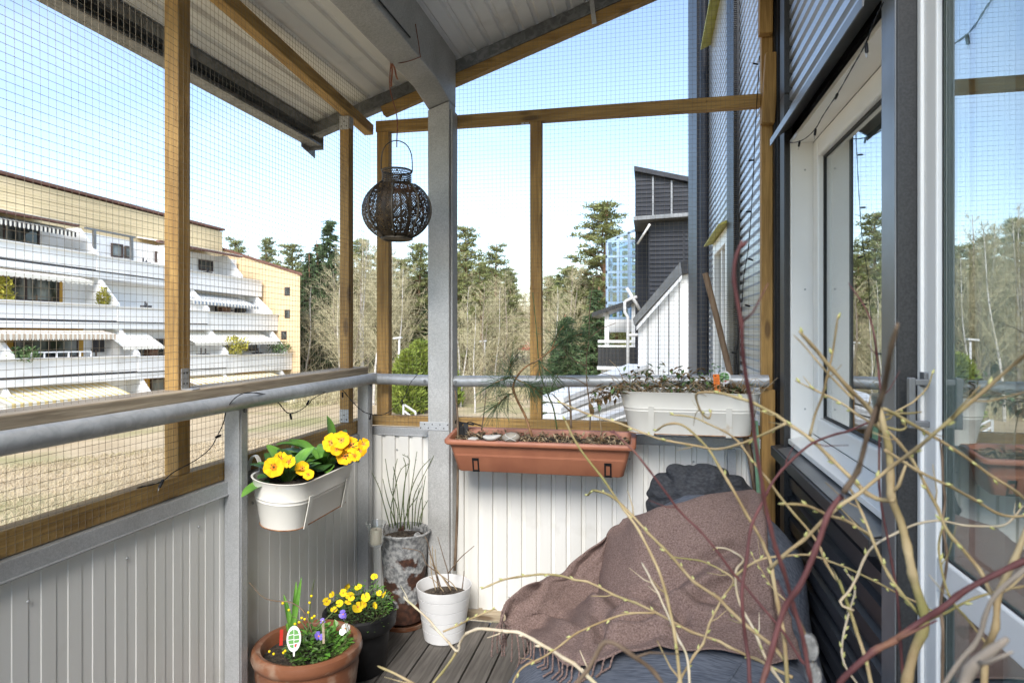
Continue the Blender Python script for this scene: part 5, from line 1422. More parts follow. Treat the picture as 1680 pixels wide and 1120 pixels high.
# smooth, then drape with folds
for _ in range(6):
    Q = P.copy(); Q[1:-1, 1:-1] = (P[:-2, 1:-1] + P[2:, 1:-1] + P[1:-1, :-2] + P[1:-1, 2:] + 2 * P[1:-1, 1:-1]) / 6; P = Q
Nn = sgrad(P)
nu, nv = P.shape[:2]
for i in range(nu):
    for j in range(nv):
        p = P[i, j]; px, py = GG[i, j]
        f = fold(p, 4.0, 0.016, 1.7)
        # soft drapery: ridges that run from the back crest down to the front hem
        u_ = (px - 1040) / 100.0 + 0.55 * (py - 900) / 100.0 + 0.35 * noise.noise(Vector((px / 90.0, py / 90.0, 3.0)))
        rd = 1 - abs(math.sin(u_ * 2.3))
        f += 0.016 * (rd ** 2.2 - 0.3) * (0.4 + 0.9 * abs(noise.noise(Vector((px / 130.0, py / 130.0, 7.0)))) * 1.6)
        h_ = 1 - abs(2 * noise.noise(Vector((px / 120.0 + 2, py / 45.0, 1.0))))
        f += 0.012 * max(0.0, h_) ** 3 * max(0.0, min(1.0, (py - 930) / 60.0))
        # long soft creases running from the lap towards the back
        for (x0, y0, x1, y1, w, a) in ((1010, 1030, 1205, 925, 13, 0.032), (985, 985, 1010, 880, 14, 0.020), (960, 1000, 1100, 1020, 12, 0.026), (1000, 1048, 1095, 1024, 8, 0.030), (1243, 820, 1262, 1060, 9, 0.028), (905, 960, 1000, 1000, 14, 0.018), (1110, 985, 1190, 1010, 10, 0.016), (880, 1010, 940, 1040, 8, 0.016)):
            vx, vy = x1 - x0, y1 - y0; L2 = vx * vx + vy * vy
            t = max(0, min(1, ((px - x0) * vx + (py - y0) * vy) / L2))
            dist = ((px - x0) * vy - (py - y0) * vx) / math.sqrt(L2)
            e = math.hypot(px - (x0 + vx * t), py - (y0 + vy * t))
            f += a * math.exp(-(e / w) ** 2) - a * 0.9 * math.exp(-((e - w * 1.9) / (w * 0.9)) ** 2) * (1 if dist > 0 else 0.15)
        P[i, j] = p + Nn[i, j] * max(f, -0.026)
# the part that hangs down behind the back
back = [P[0] + np.array([0, 0.03, -0.005]), P[0] + np.array([0.0, 0.07, -0.05]), P[0] + np.array([0, 0.085, -0.13])]
PP = np.concatenate([np.array(back[::-1]), P], 0)
PP[..., 0] = np.minimum(PP[..., 0], 0.508)
bl = thing('blanket', 'brown wool blanket with twisted fringe thrown over the bean bag', 'blanket', tuple(P[40, 30]))
m = MB(); m.grid(PP[::-1]); cl = m.build('cloth', M['wool'], bl, smooth=True, solid=0.007, sub=1)
# fringe
fr_pts = []
for j in range(0, 40, 2): fr_pts.append((P[-1, j], P[-1, j] - P[-3, j]))
for i in range(nu - 16, nu, 2): fr_pts.append((P[i, 0], P[i, 0] - P[i, 2]))
for (p, d) in fr_pts:
    d = d / np.linalg.norm(d)
    L_ = random.uniform(0.085, 0.13)
    pts = [p - d * 0.004]
    vel = d.copy()
    for k in range(7):
        vel = vel * 0.7 + np.array([random.uniform(-.12, .12), random.uniform(-.12, .12), -0.55]); vel /= np.linalg.norm(vel)
        q = pts[-1] + vel * L_ / 7
        s = float(sdf(q)) - 0.008
        if s < 0: q = q - sgrad(q) * s
        q[2] = max(q[2], 0.006)
        pts.append(q)
    c = smooth_path(pts, 4)
    m = MB(); m.tube(c, 0.0030 * (1 + 0.28 * np.sin(np.arange(len(c)) * 1.9)), 6); m.build('tassel', M['wool'], bl, smooth=True)

# crumpled charcoal top of fabric lying on the back of the bag
cu = thing('cushion', 'crumpled charcoal fabric cushion between bean bag and white panel', 'cushion', (0.17, 2.6, 0.6))
V = []
CREASE = [(0.9, 0, 0.4, 0.35, 0.10), (0.8, 0, 0.6, -0.15, 0.12), (0.55, 0, 0.83, 0.30, 0.11), (-0.5, 0, 0.86, 0.45, 0.10), (0.95, 0, -0.3, -0.5, 0.09), (-0.75, 0, 0.66, 0.1, 0.11), (0.2, 0, 0.98, 0.62, 0.08)]
for i in range(81):
    th = math.pi * i / 80
    row = []
    for j in range(120):
        a = 2 * math.pi * j / 120
        v = np.array([math.sin(th) * math.cos(a), math.sin(th) * math.sin(a), math.cos(th)])
        k = 1 + 0.13 * noise.noise(Vector(v * 1.3) + Vector((3.1, 0.4, 1.1)))
        for (nx_, ny_, nz_, c_, am) in CREASE:
            q_ = v[0] * nx_ + v[1] * ny_ + v[2] * nz_ + 0.12 * noise.noise(Vector(v * 2.3) + Vector((c_, am, 2))) - c_
            mk = 0.5 + 0.5 * noise.noise(Vector(v * 1.7) + Vector((5 * c_, 1, am * 9)))
            k += 0.6 * (-am * math.exp(-(q_ / 0.09) ** 2) + 0.6 * am * math.exp(-((q_ - 0.17) / 0.11) ** 2)) * (0.35 + mk)
        k += 0.008 * noise.noise(Vector(v * 5))
        p = np.array([0.19, 2.635, 0.635]) + v * np.array([0.205, 0.12, 0.130]) * k
        p[1] = min(p[1], 2.80); p[0] = min(p[0], 0.45)
        row.append(p)
    V.append(row)
m = MB(); m.grid(np.array(V)[::-1], closeu=True); m.build('cushion_cover', M['charcoal'], cu, smooth=True)

# ================================================================== STRING LIGHTS
def string_lights(lab, path, sockets, r=0.0016):
    t = thing('string_lights', lab, 'string lights', tuple(path[0]))
    q = smooth_path(path, 6)
    for k in range(2):   # two twisted strands
        w = []
        for i, p in enumerate(q):
            a = i * 1.3 + math.pi * k
            w.append(p + np.array([0.0011 * math.cos(a), 0.0011 * math.sin(a), 0.0011 * math.sin(a + 0.7)]))
        m = MB(); m.tube(np.array(w), r * 0.75, 5); m.build('cord', M['black_pl'], t, smooth=True)
    for (p, d) in sockets:
        p = Vector(p); d = Vector(d).normalized()
        m = MB(); m.tube([p, p + d * 0.004, p + d * 0.02, p + d * 0.022], [0.0030, 0.0040, 0.0038, 0.0032], 8); s = m.build('socket', M['black_pl'], t, smooth=True, angle=50)
        m = MB(); m.tube([p + d * 0.022, p + d * 0.031, p + d * 0.035], [0.0022, 0.0020, 0.0004], 6); m.build('bulb', M['bulb'], s, smooth=True)
    return t
A_ = lambda px, py: onX(px, py, -1.268)
path = [A_(225, 800), A_(264, 790), A_(285, 774), A_(320, 755), A_(345, 735), A_(357, 714), A_(366, 695), onX(375, 665, -1.222), onX(400, 645, -1.218), onX(440, 648, -1.23), A_(458, 662), A_(472, 677), A_(490, 674), A_(507, 662), onX(512, 655, -1.24), onX(530, 645, -1.222), at(556, 636, 2.72), at(575, 655, 2.74), at(592, 672, 2.72), at(608, 679, 2.72), at(628, 680, 2.76), at(648, 668, 2.80), at(663, 652, 2.84), at(672, 630, 2.84), at(685, 614, 2.88)]
string_lights('black string lights looped along the pipe of the left railing', path,
              [(A_(268, 786), (-0.1, -0.6, -1)), (A_(354, 717), (0, 1, 0.1)), (onX(476, 678, -1.262), (0.1, 0.2, -1)), (A_(503, 664), (0, .8, .7)), (at(562, 643, 2.72), (0, 0, -1)), (at(608, 680, 2.715), (-.2, 0, -1)), (at(659, 655, 2.82), (0.3, 0, -1))])
B_ = lambda px, py: onX(px, py, 0.52)
path = [B_(1276, 230), B_(1300, 234), B_(1320, 228), B_(1338, 211), B_(1350, 190), onX(1375, 152, 0.50), onX(1400, 108, 0.47), onX(1420, 72, 0.452), onX(1437, 30, 0.449), onX(1449, 4, 0.449)]
string_lights('black string lights draped across the head of the white window', path,
              [(B_(1288, 232), (0, 0.05, -1)), (B_(1312, 231), (0, .7, -.8)), (B_(1338, 211), (-.1, 0, -1)), (onX(1374, 154, 0.50), (0, 1, -.3)), (onX(1421, 71, 0.452), (0, -.2, -1))])
C_ = lambda px, py: onY(px, py, 2.855)
path = [C_(1246, 92), C_(1241, 180), C_(1237, 262), C_(1233, 340), C_(1228, 405), C_(1220, 455), C_(1217, 505), C_(1212, 548), C_(1208, 585), C_(1212, 615)]
string_lights('black string lights hanging down the wire mesh beside the right-hand stud', path,
              [(C_(1244, 106), (-1, 0, .3)), (C_(1237, 263), (-1, 0, 0)), (C_(1233, 347), (-1, 0, 0)), (C_(1227, 424), (1, 0, -.4)), (C_(1222, 500), (1, 0, -.3)), (C_(1209, 579), (-1, 0, .1))])

# ================================================================== WILLOW AND DOGWOOD BRANCHES IN THE FOREGROUND
PC = (0.20, 0.66, 0.0)
wpot = thing('zinc_bucket', 'tall zinc bucket holding cut branches near the door', 'bucket', PC)
m = MB(); m.lathe([(0.10, 0.0), (0.104, 0.004), (0.12, 0.30), (0.128, 0.42), (0.133, 0.424), (0.133, 0.432), (0.126, 0.432), (0.118, 0.40), (0.10, 0.02), (0.001, 0.02)], 36, PC, cap0=True); m.build('bucket_wall', M['galv'], wpot, smooth=True, angle=40)
will = thing('willow_branches', 'bunch of tan budding willow branches in the foreground', 'branches', (PC[0], PC[1], 0.1))
dogw = thing('dogwood_branches', 'bunch of dark red dogwood branches among the tan willow', 'branches', (PC[0] + .02, PC[1], 0.1))
def branch(root, pts, d0, d1, w0, w1, mat, to_pot=False, buds=0, nodes=True, bud_mat='bud'):
    """pts from base to tip in pixels, d0..d1 metres from the lens, w0..w1 pixel widths"""
    n = len(pts)
    W = []
    for k, p in enumerate(pts):
        d = d0 + (d1 - d0) * k / (n - 1) + 0.006 * math.sin(k * 2.3 + p[0])
        W.append(np.array(at(p[0], p[1], d)))
    kf = 0.42 if root is dogw else 0.45
    r0, r1 = kf * w0 / 2 * d0 / FPX, kf * 1.05 * w1 / 2 * d1 / FPX
    q = smooth_path(W, 7)
    rad = np.linspace(r0, r1, len(q))
    if to_pot:
        a = random.uniform(0, 6.28)
        foot = np.array([PC[0] + 0.05 * math.cos(a), PC[1] + 0.05 * math.sin(a), 0.03])
        rim = np.array([PC[0] + 0.085 * math.cos(a), PC[1] + 0.085 * math.sin(a), 0.45])
        ext = smooth_path([foot, rim, (rim + W[0]) / 2 + (W[0] - W[1]) * 0.15, W[0]], 6)[:-1]
        q = np.concatenate([ext, q]); rad = np.concatenate([np.full(len(ext), r0), rad])
    # knuckles at the nodes
    # resample evenly, then kink a little at every node and swell there
    seg = np.linalg.norm(np.diff(q, axis=0), axis=1); cum = np.concatenate([[0], np.cumsum(seg)])
    step = max(0.0045, r0 * 0.9); n_ = max(8, int(cum[-1] / step))
    sp2 = np.linspace(0, cum[-1], n_)
    q = np.stack([np.interp(sp2, cum, q[:, i]) for i in range(3)], 1); rad = np.interp(sp2, cum, rad)
    gap = 0.030 + 0.008 * math.sin(pts[0][0])
    kink = np.zeros((n_, 3)); nd = []
    knots_ = np.arange(0, cum[-1] + gap, gap) + rng.uniform(-.3, .3, len(np.arange(0, cum[-1] + gap, gap))) * gap
    kv = rng.normal(0, 1, (len(knots_), 3)) * np.minimum(0.0016, 0.35 * r0 + 0.0005)
    for i in range(3): kink[:, i] = np.interp(sp2, knots_, kv[:, i])
    q = q + kink
    near = np.min(np.abs(sp2[:, None] - knots_[None, :]), axis=1)
    if nodes: rad = rad * (1 + 0.24 * np.exp(-(near / (0.0035 + r0 * .3)) ** 2)) * (1 + rng.normal(0, 0.025, n_))
    rad[-1] *= 0.45; rad[-2] *= 0.8
    m = MB(); m.tube(q, rad, 9)
    # side spurs
    if nodes and r0 < 0.006:
        for kx in knots_[1:-1]:
            if rng.random() < 0.22 and kx < cum[-1] * 0.97:
                i = int(np.searchsorted(sp2, kx)); i = min(max(i, 2), n_ - 2)
                t = q[i] - q[i - 1]; t /= np.linalg.norm(t)
                v = np.cross(t, rng.normal(size=3)); v /= np.linalg.norm(v)
                Ls = rng.uniform(0.008, 0.03); b = q[i]
                m.tube([b, b + (t * .6 + v * .6) * Ls * .5, b + (t * 1.1 + v * .7) * Ls], [rad[i] * .5, rad[i] * .4, rad[i] * .22], 6)
    if root is dogw: bud_mat = 'dogwood'
    o = m.build('branch', M[mat], root, smooth=True)
    if buds:
        mbd = MB()
        st = max(2, (len(q) - 4) // int(buds * 1.3))
        for i in range(len(q) - 2, 3, -st):
            t = q[i] - q[i - 1]; t /= np.linalg.norm(t)
            v = np.cross(t, np.array([random.uniform(-1, 1), random.uniform(-1, 1), random.uniform(-1, 1)])); v /= np.linalg.norm(v)
            b = q[i] + v * rad[i] * 0.7; e = b + (t * 0.9 + v * 0.45) * max(rad[i] * 3.0, 0.006)
            rr = max(rad[i] * 0.75, 0.0015)
            mbd.tube([b, b * .6 + e * .4, e], [rr * .6, rr, rr * .25], 6)
        if mbd.n: tag(mbd.build('bud', M[bud_mat], o, smooth=True), kind='stuff')
    return o
w = lambda pts, d0, d1, w0, w1, **k: branch(will, pts, d0, d1, w0, w1, k.pop('mat', 'willow'), **k)
r = lambda pts, d0, d1, w0, w1, **k: branch(dogw, pts, d0, d1, w0, w1, k.pop('mat', 'dogwood'), **k)
# thick stem and its crown of side shoots
w([(1486, 1130), (1500, 1070), (1519, 1020), (1504, 960), (1490, 905), (1480, 860), (1466, 820), (1460, 768), (1453, 735), (1446, 694), (1441, 664)], 0.55, 0.60, 34, 20, to_pot=True)
w([(1448, 705), (1425, 672), (1403, 646), (1363, 603), (1338, 570), (1311, 543)], 0.60, 0.55, 17, 12, buds=3)
w([(1400, 652), (1368, 625), (1345, 600), (1322, 572), (1302, 548)], 0.57, 0.56, 8, 4)
w([(1446, 700), (1410, 680), (1380, 660), (1340, 640), (1304, 621)], 0.60, 0.66, 10, 5, buds=4)
w([(1345, 643), (1330, 632), (1316, 616)], 0.65, 0.66, 6, 3)
r([(1443, 690), (1443, 640), (1442, 605), (1437, 560), (1428, 527), (1413, 495), (1391, 463)], 0.62, 0.66, 9, 4)
w([(1437, 690), (1447, 640), (1458, 585), (1472, 530)], 0.45, 0.36, 18, 17, mat='twig')
w([(1328, 717), (1337, 680), (1349, 648), (1360, 611), (1368, 570), (1375, 517)], 0.62, 0.58, 9, 7, buds=3)
w([(1463, 823), (1437, 818), (1400, 788), (1363, 751), (1328, 717), (1291, 694), (1234, 663), (1200, 650), (1170, 643), (1143, 644), (1142, 655), (1150, 676), (1163, 686), (1167, 671)], 0.58, 0.72, 17, 5, buds=8)
w([(1291, 694), (1249, 714), (1212, 731), (1176, 738), (1141, 731), (1087, 720), (1057, 707), (1016, 693), (980, 681), (939, 666), (917, 658)], 0.63, 0.85, 10, 5, buds=9)
w([(1448, 672), (1475, 682), (1506, 700), (1552, 728), (1582, 748), (1623, 780), (1656, 801), (1700, 835)], 0.60, 0.62, 12, 10, buds=5)
w([(1450, 690), (1469, 674), (1506, 651), (1523, 634), (1530, 611)], 0.62, 0.7, 8, 4, buds=3)
w([(1452, 682), (1480, 678), (1512, 676)], 0.6, 0.62, 8, 6)
w([(1452, 700), (1478, 706), (1488, 700), (1480, 696)], 0.6, 0.6, 9, 5)
w([(1297, 1135), (1286, 1041), (1274, 984), (1267, 931), (1252, 898), (1240, 867), (1210, 810), (1180, 762), (1159, 731), (1123, 700), (1094, 697), (1075, 706)], 0.60, 0.80, 16, 7, to_pot=True, buds=8)
w([(1267, 931), (1290, 905), (1323, 879), (1388, 825), (1463, 768), (1507, 733), (1537, 707), (1611, 645), (1656, 606), (1700, 570)], 0.60, 0.44, 13, 12, buds=6)
w([(1430, 1130), (1417, 1076), (1403, 1022), (1380, 962), (1370, 947), (1335, 881), (1293, 828), (1233, 756), (1200, 715), (1176, 699), (1141, 684), (1101, 681)], 0.60, 0.78, 14, 5, to_pot=True, buds=9)
w([(1121, 1135), (1107, 1046), (1095, 993), (1081, 936), (1054, 880), (1034, 847), (990, 787), (954, 737), (924, 683)], 0.58, 0.72, 13, 6, to_pot=True, mat='willow', buds=4)
w([(1287, 1085), (1224, 1023), (1181, 986), (1134, 946), (1100, 913), (1047, 856), (1010, 819), (977, 803), (963, 811)], 0.62, 0.88, 14, 7, buds=9)
r([(1350, 1130), (1310, 1074), (1262, 1008), (1214, 953), (1167, 893), (1127, 850), (1091, 804), (1051, 754), (1007, 704)], 0.60, 0.68, 11, 7, to_pot=True, buds=5)
r([(1330, 1100), (1314, 1033), (1290, 947), (1266, 879), (1254, 825), (1248, 774), (1237, 707), (1231, 654), (1219, 588), (1210, 529), (1202, 440), (1213, 396)], 0.50, 0.42, 17, 14, to_pot=True, buds=3)
r([(1248, 1135), (1262, 1074), (1286, 1003), (1319, 950), (1345, 896), (1362, 850), (1382, 807)], 0.46, 0.46, 22, 20, to_pot=True, buds=3)
w([(1382, 807), (1400, 774), (1427, 705), (1440, 660)], 0.46, 0.42, 20, 15, mat='twig')
r([(1370, 1135), (1380, 1113), (1438, 1069), (1503, 1022), (1554, 992), (1600, 960), (1700, 908)], 0.50, 0.48, 24, 21, to_pot=True)
r([(1485, 1135), (1478, 1033), (1469, 953), (1457, 884), (1445, 819), (1439, 709)], 0.60, 0.64, 12, 7, to_pot=True)
r([(1236, 1135), (1224, 1050), (1219, 979), (1231, 874), (1251, 825), (1272, 786), (1329, 733), (1406, 700), (1440, 686)], 0.55, 0.62, 15, 7, to_pot=True, buds=3)
w([(1010, 1145), (927, 1078), (880, 1052), (844, 1035), (799, 1031), (767, 1037), (753, 1052), (749, 1065), (719, 1034), (683, 995), (664, 980)], 0.85, 1.0, 14, 6, mat='willow_pale', buds=9, bud_mat='willow_pale')
w([(749, 1065), (738, 1082), (719, 1108), (700, 1135)], 0.95, 0.94, 9, 8)
w([(726, 1035), (750, 1025), (776, 1013), (814, 997)], 0.96, 1.0, 7, 5, buds=4)
w([(1300, 1112), (1250, 1084), (1224, 1074), (1143, 1038), (1100, 1016), (1061, 998), (1017, 979), (969, 958), (915, 943), (859, 943), (820, 953), (790, 964)], 0.72, 1.0, 12, 6, mat='willow', buds=9)
w([(1075, 1004), (1023, 1006), (951, 1037), (898, 1073), (856, 1096), (836, 1135)], 0.82, 0.85, 8, 6, buds=6)
w([(935, 1135), (970, 1085), (993, 1052), (1010, 1054), (1032, 1067), (1076, 1102), (1100, 1135)], 0.46, 0.44, 15, 15, mat='twig')
w([(690, 1135), (677, 1120), (650, 1104), (621, 1092)], 0.7, 0.75, 9, 7)
w([(1131, 1130), (1126, 1074), (1110, 1041), (1088, 993), (1067, 946), (1052, 923)], 0.72, 0.85, 10, 7, mat='willow_pale', buds=7, to_pot=True)
w([(1105, 1130), (1131, 1093), (1152, 1058), (1164, 1024), (1183, 981), (1205, 948), (1179, 931), (1143, 920), (1102, 911)], 0.74, 0.86, 10, 5, buds=8)
w([(1207, 945), (1229, 929), (1262, 915), (1321, 910), (1369, 922), (1436, 953), (1495, 983), (1530, 1003)], 0.74, 0.8, 8, 7, buds=9)
w([(1290, 1130), (1257, 1079), (1236, 1031), (1212, 984), (1207, 939), (1219, 917), (1195, 900), (1171, 897)], 0.70, 0.84, 12, 6, mat='willow_pale', buds=6, to_pot=True)
w([(1570, 1140), (1582, 1120), (1612, 1088), (1654, 1050)], 0.36, 0.34, 42, 36, mat='greybark')
w([(1615, 1130), (1621, 1069), (1628, 1034), (1642, 976), (1659, 925), (1690, 850)], 0.50, 0.50, 24, 20, to_pot=True)
w([(1540, 1140), (1577, 1074), (1612, 1034), (1635, 978), (1700, 920)], 0.44, 0.42, 16, 16, mat='greybark')
w([(1547, 1135), (1547, 1034), (1543, 988), (1552, 918), (1545, 860), (1549, 820), (1545, 789), (1540, 718)], 0.56, 0.60, 12, 7, mat='twig', to_pot=True)
w([(1633, 978), (1601, 930), (1573, 890), (1547, 858), (1507, 774), (1457, 706)], 0.52, 0.58, 14, 10, buds=4)
w([(1400, 1000), (1379, 989), (1394, 968), (1415, 920), (1436, 893), (1478, 867), (1522, 855), (1597, 862), (1656, 859), (1680, 830)], 0.62, 0.66, 9, 7, mat='willow_pale', buds=4)
w([(1427, 879), (1394, 858), (1359, 846), (1323, 828), (1281, 825)], 0.6, 0.56, 11, 8, buds=4)
w([(1520, 1022), (1466, 956), (1439, 902), (1418, 849), (1388, 789)], 0.57, 0.62, 12, 8, buds=5)
w([(1452, 740), (1484, 757), (1552, 795), (1597, 819), (1650, 846), (1690, 850)], 0.56, 0.6, 11, 9, buds=3)
w([(1519, 1018), (1580, 990), (1630, 975), (1690, 958)], 0.6, 0.55, 9, 8, buds=3)
w([(1290, 985), (1268, 965), (1250, 938), (1230, 905)], 0.8, 0.84, 6, 3, buds=6)
w([(1410, 1130), (1385, 1090), (1382, 1050), (1392, 1000), (1400, 960), (1384, 935)], 0.66, 0.72, 8, 6, mat='willow_pale', buds=7)
w([(1620, 1060), (1560, 975), (1540, 905), (1547, 862)], 0.55, 0.58, 8, 7, buds=3)
# furry catkins
def catkin(px, py, d, hpx, wpx, dx, dy):
    c = np.array(at(px, py, d)); e = np.array(at(px + dx, py + dy, d)); a = (e - c); a /= np.linalg.norm(a)
    Hh = hpx / 2 * d / FPX; Rr_ = wpx / 2 * d / FPX
    m = MB(); t = np.linspace(-1, 1, 15)
    m.tube([c + a * Hh * x for x in t], [max(0.0003, Rr_ * (1 - abs(x) ** 2.4) ** 0.5) for x in t], 14)
    for k in range(420):
        x = random.uniform(-0.95, 0.95); rr = Rr_ * (1 - abs(x) ** 2.4) ** 0.5
        v = np.cross(a, rdir(random.uniform(-1, 1))); v /= np.linalg.norm(v) + 1e-9
        b = c + a * Hh * x + v * rr * 0.92
        m.tube([b, b + (v * 0.6 + a * 0.8) * 0.0022], [0.00022, 0.00006], 3, cap=False)
    m.build('catkin', M['catkin'], will, smooth=True)
catkin(1328, 1062, 0.50, 42, 24, -8, -40)
catkin(1334, 1106, 0.50, 38, 23, -8, -40)
w([(1352, 1140), (1338, 1110), (1328, 1062), (1312, 1015)], 0.5, 0.52, 7, 5)
# ================================================================== TERRACED HOUSE ACROSS THE LAWN
BO = np.array([-30.1, 24.9, 0.0]); BU = np.array([0.1034, 0.9946, 0.0]); BN = np.array([0.9946, -0.1034, 0.0])
def bw(s, o, z): return BO + BU * s + BN * o + np.array([0, 0, z])
def fp(px, py, o):
    rr = _dir(px, py); t = (o - BN.dot(O3 - BO)) / BN.dot(rr); p = O3 + rr * t
    return (float(BU.dot(p - BO)), float(p[2]))
terr = thing('terraced_house', 'white stepped terrace house with yellow boarded top storey and striped awnings', 'apartment building', tuple(bw(0, -4, -4.2)))
def bbox_(mb_, s0, s1, o0, o1, z0, z1, z0b=None, z1b=None):
    """box in facade coordinates; z may differ at the far end"""
    z0b = z0 if z0b is None else z0b; z1b = z1 if z1b is None else z1b
    v = [bw(s0, o0, z0), bw(s0, o1, z0), bw(s1, o0, z0b), bw(s1, o1, z0b), bw(s0, o0, z1), bw(s0, o1, z1), bw(s1, o0, z1b), bw(s1, o1, z1b)]
    mb_.add(v, [(0, 1, 3, 2), (4, 6, 7, 5), (0, 4, 5, 1), (2, 3, 7, 6), (0, 2, 6, 4), (1, 5, 7, 3)])
ROW = {}
for nm, o, a, b in (('A', -1.3, (5, 395), (430, 460)), ('B', 0.0, (5, 493), (457, 515)), ('C', 1.3, (5, 590), (480, 578)), ('D', 2.6, (0, 690), (480, 640))):
    (sa, za), (sb, zb) = fp(*a, o), fp(*b, o)
    ROW[nm] = dict(o=o, z=lambda s, sa=sa, za=za, sb=sb, zb=zb: za + (zb - za) * (s - sa) / (sb - sa), s1=sb)
S0 = -15.0
roofz = lambda s: fp(0, 280, -5.0)[1] + (fp(365, 375, -5.0)[1] - fp(0, 280, -5.0)[1]) * (s - fp(0, 280, -5.0)[0]) / (fp(365, 375, -5.0)[0] - fp(0, 280, -5.0)[0])
eave = lambda s: fp(0, 343, -1.6)[1] + (fp(398, 420, -1.6)[1] - fp(0, 343, -1.6)[1]) * (s - fp(0, 343, -1.6)[0]) / (fp(398, 420, -1.6)[0] - fp(0, 343, -1.6)[0])
names = ['A', 'B', 'C', 'D']
for i, nm in enumerate(names):
    R_ = ROW[nm]; o, z, s1 = R_['o'], R_['z'], R_['s1']
    if nm != 'D':
        m = MB()
        edges = [S0] + [s for s in (fp({'A': 158, 'B': 192, 'C': 226}[nm], 500, o)[0], fp({'A': 300, 'B': 341, 'C': 372}[nm], 500, o)[0]) if S0 < s < s1] + [s1]
        for k in range(len(edges) - 1):
            a, b = edges[k], edges[k + 1]; dz = 0.05 * k
            m = MB(); bbox_(m, a, b - 0.03, o - 0.12, o + 0.05 * (k % 2), z(a) - 0.82 - dz, z(a) - dz, z(b) - 0.82 - dz, z(b) - dz)
            bbox_(m, a, b - 0.03, o - 0.2, o + 0.12, z(a) - dz, z(a) + 0.05 - dz, z(b) - dz, z(b) + 0.05 - dz)
            m.build('parapet', M['bwhite2'], terr)
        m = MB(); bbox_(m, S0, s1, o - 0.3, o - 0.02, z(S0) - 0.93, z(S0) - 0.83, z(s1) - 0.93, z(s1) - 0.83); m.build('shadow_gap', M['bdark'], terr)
        m = MB(); bbox_(m, S0, s1, o - 3.2, o - 0.02, z(S0) - 1.28, z(S0) - 0.94, z(s1) - 1.28, z(s1) - 0.94); m.build('slab', M['bwhite2'], terr)
    # back wall of the terrace
    top = (lambda s: eave(s)) if i == 0 else (lambda s, q=ROW[names[i - 1]]['z']: q(s) - 1.28)
    bot = (lambda s: z(s) - 0.94) if nm != 'D' else (lambda s: -4.6)
    bo = o - 2.4
    m = MB(); bbox_(m, S0, s1, bo - 0.3, bo, bot(S0), top(S0), bot(s1), top(s1)); bwall = m.build('back_wall', M['bwhite'], terr)
    R_['bo'] = bo; R_['top'] = top; R_['bot'] = bot
    # dividing fins
    for px in {'A': [158, 303, 396], 'B': [192, 341, 445], 'C': [18, 226, 372, 470], 'D': [40, 262, 395, 486]}[nm]:
        s = fp(px, 500, o)[0]
        zt, zp, zb = top(s), (z(s) + 0.15 if nm != 'D' else z(s) - 0.3), bot(s)
        poly = [bw(s, bo, zb), bw(s, bo, zt), bw(s, bo + 0.95, zt), bw(s, o - 0.05, zp), bw(s, o - 0.05, zb)]
        m = MB(); m.prism(poly, BU * 0.22)
        m.build('fin', M['bwhite'], terr)
# penthouse storey and roof edge
s_end = fp(365, 375, -5.0)[0]
m = MB()
# boards of the yellow storey: one course each
hh = 0.20
nb = 16
for k in range(nb):
    m = MB(); z0 = lambda s: eave(s) - 0.2 + (roofz(s) - eave(s) - 0.05) * k / nb; z1 = lambda s: eave(s) - 0.2 + (roofz(s) - eave(s) - 0.05) * (k + 0.94) / nb
    bbox_(m, S0 - 6, s_end, -5.3, -5.0 - 0.012 * (k % 2), z0(S0 - 6), z1(S0 - 6), z0(s_end), z1(s_end)); m.build('board', M['byellow'], terr)
m = MB(); bbox_(m, S0 - 6, s_end - 0.02, -12, -5.05, 4.0, roofz(S0 - 6) - 0.3, 4.0, roofz(s_end) - 0.3); m.build('core', M['byellow'], terr)
m = MB(); bbox_(m, S0 - 6, s_end + 0.15, -12.2, -4.85, roofz(S0 - 6) - 0.16, roofz(S0 - 6), roofz(s_end) - 0.16, roofz(s_end)); m.build('roof', M['bbrown'], terr)
# lower roof strip in front of the penthouse, brown fascia
m = MB()
for (pa, pb) in ((-260, 131), (262, 398)):
    a, b = fp(pa, 350, -1.6)[0], fp(pb, 370, -1.6)[0]
    dz = 0 if pa < 0 else 0.0
    m = MB(); bbox_(m, a, b, -1.9, -1.6, eave(a) - 0.13, eave(a), eave(b) - 0.13, eave(b)); m.build('fascia', M['bbrown'], terr)
for (pa, pb) in ((-260, 131), (290, 398)):
    a, b = fp(pa, 350, -1.6)[0], fp(pb, 370, -1.6)[0]
    m = MB(); v = [bw(a, -1.6, eave(a) + .02), bw(b, -1.6, eave(b) + .02), bw(b, -5.1, eave(b) + .6), bw(a, -5.1, eave(a) + .6)]
    m.prism(v, (0, 0, -0.06)); m.build('lower_roof', M['bwhite'], terr)
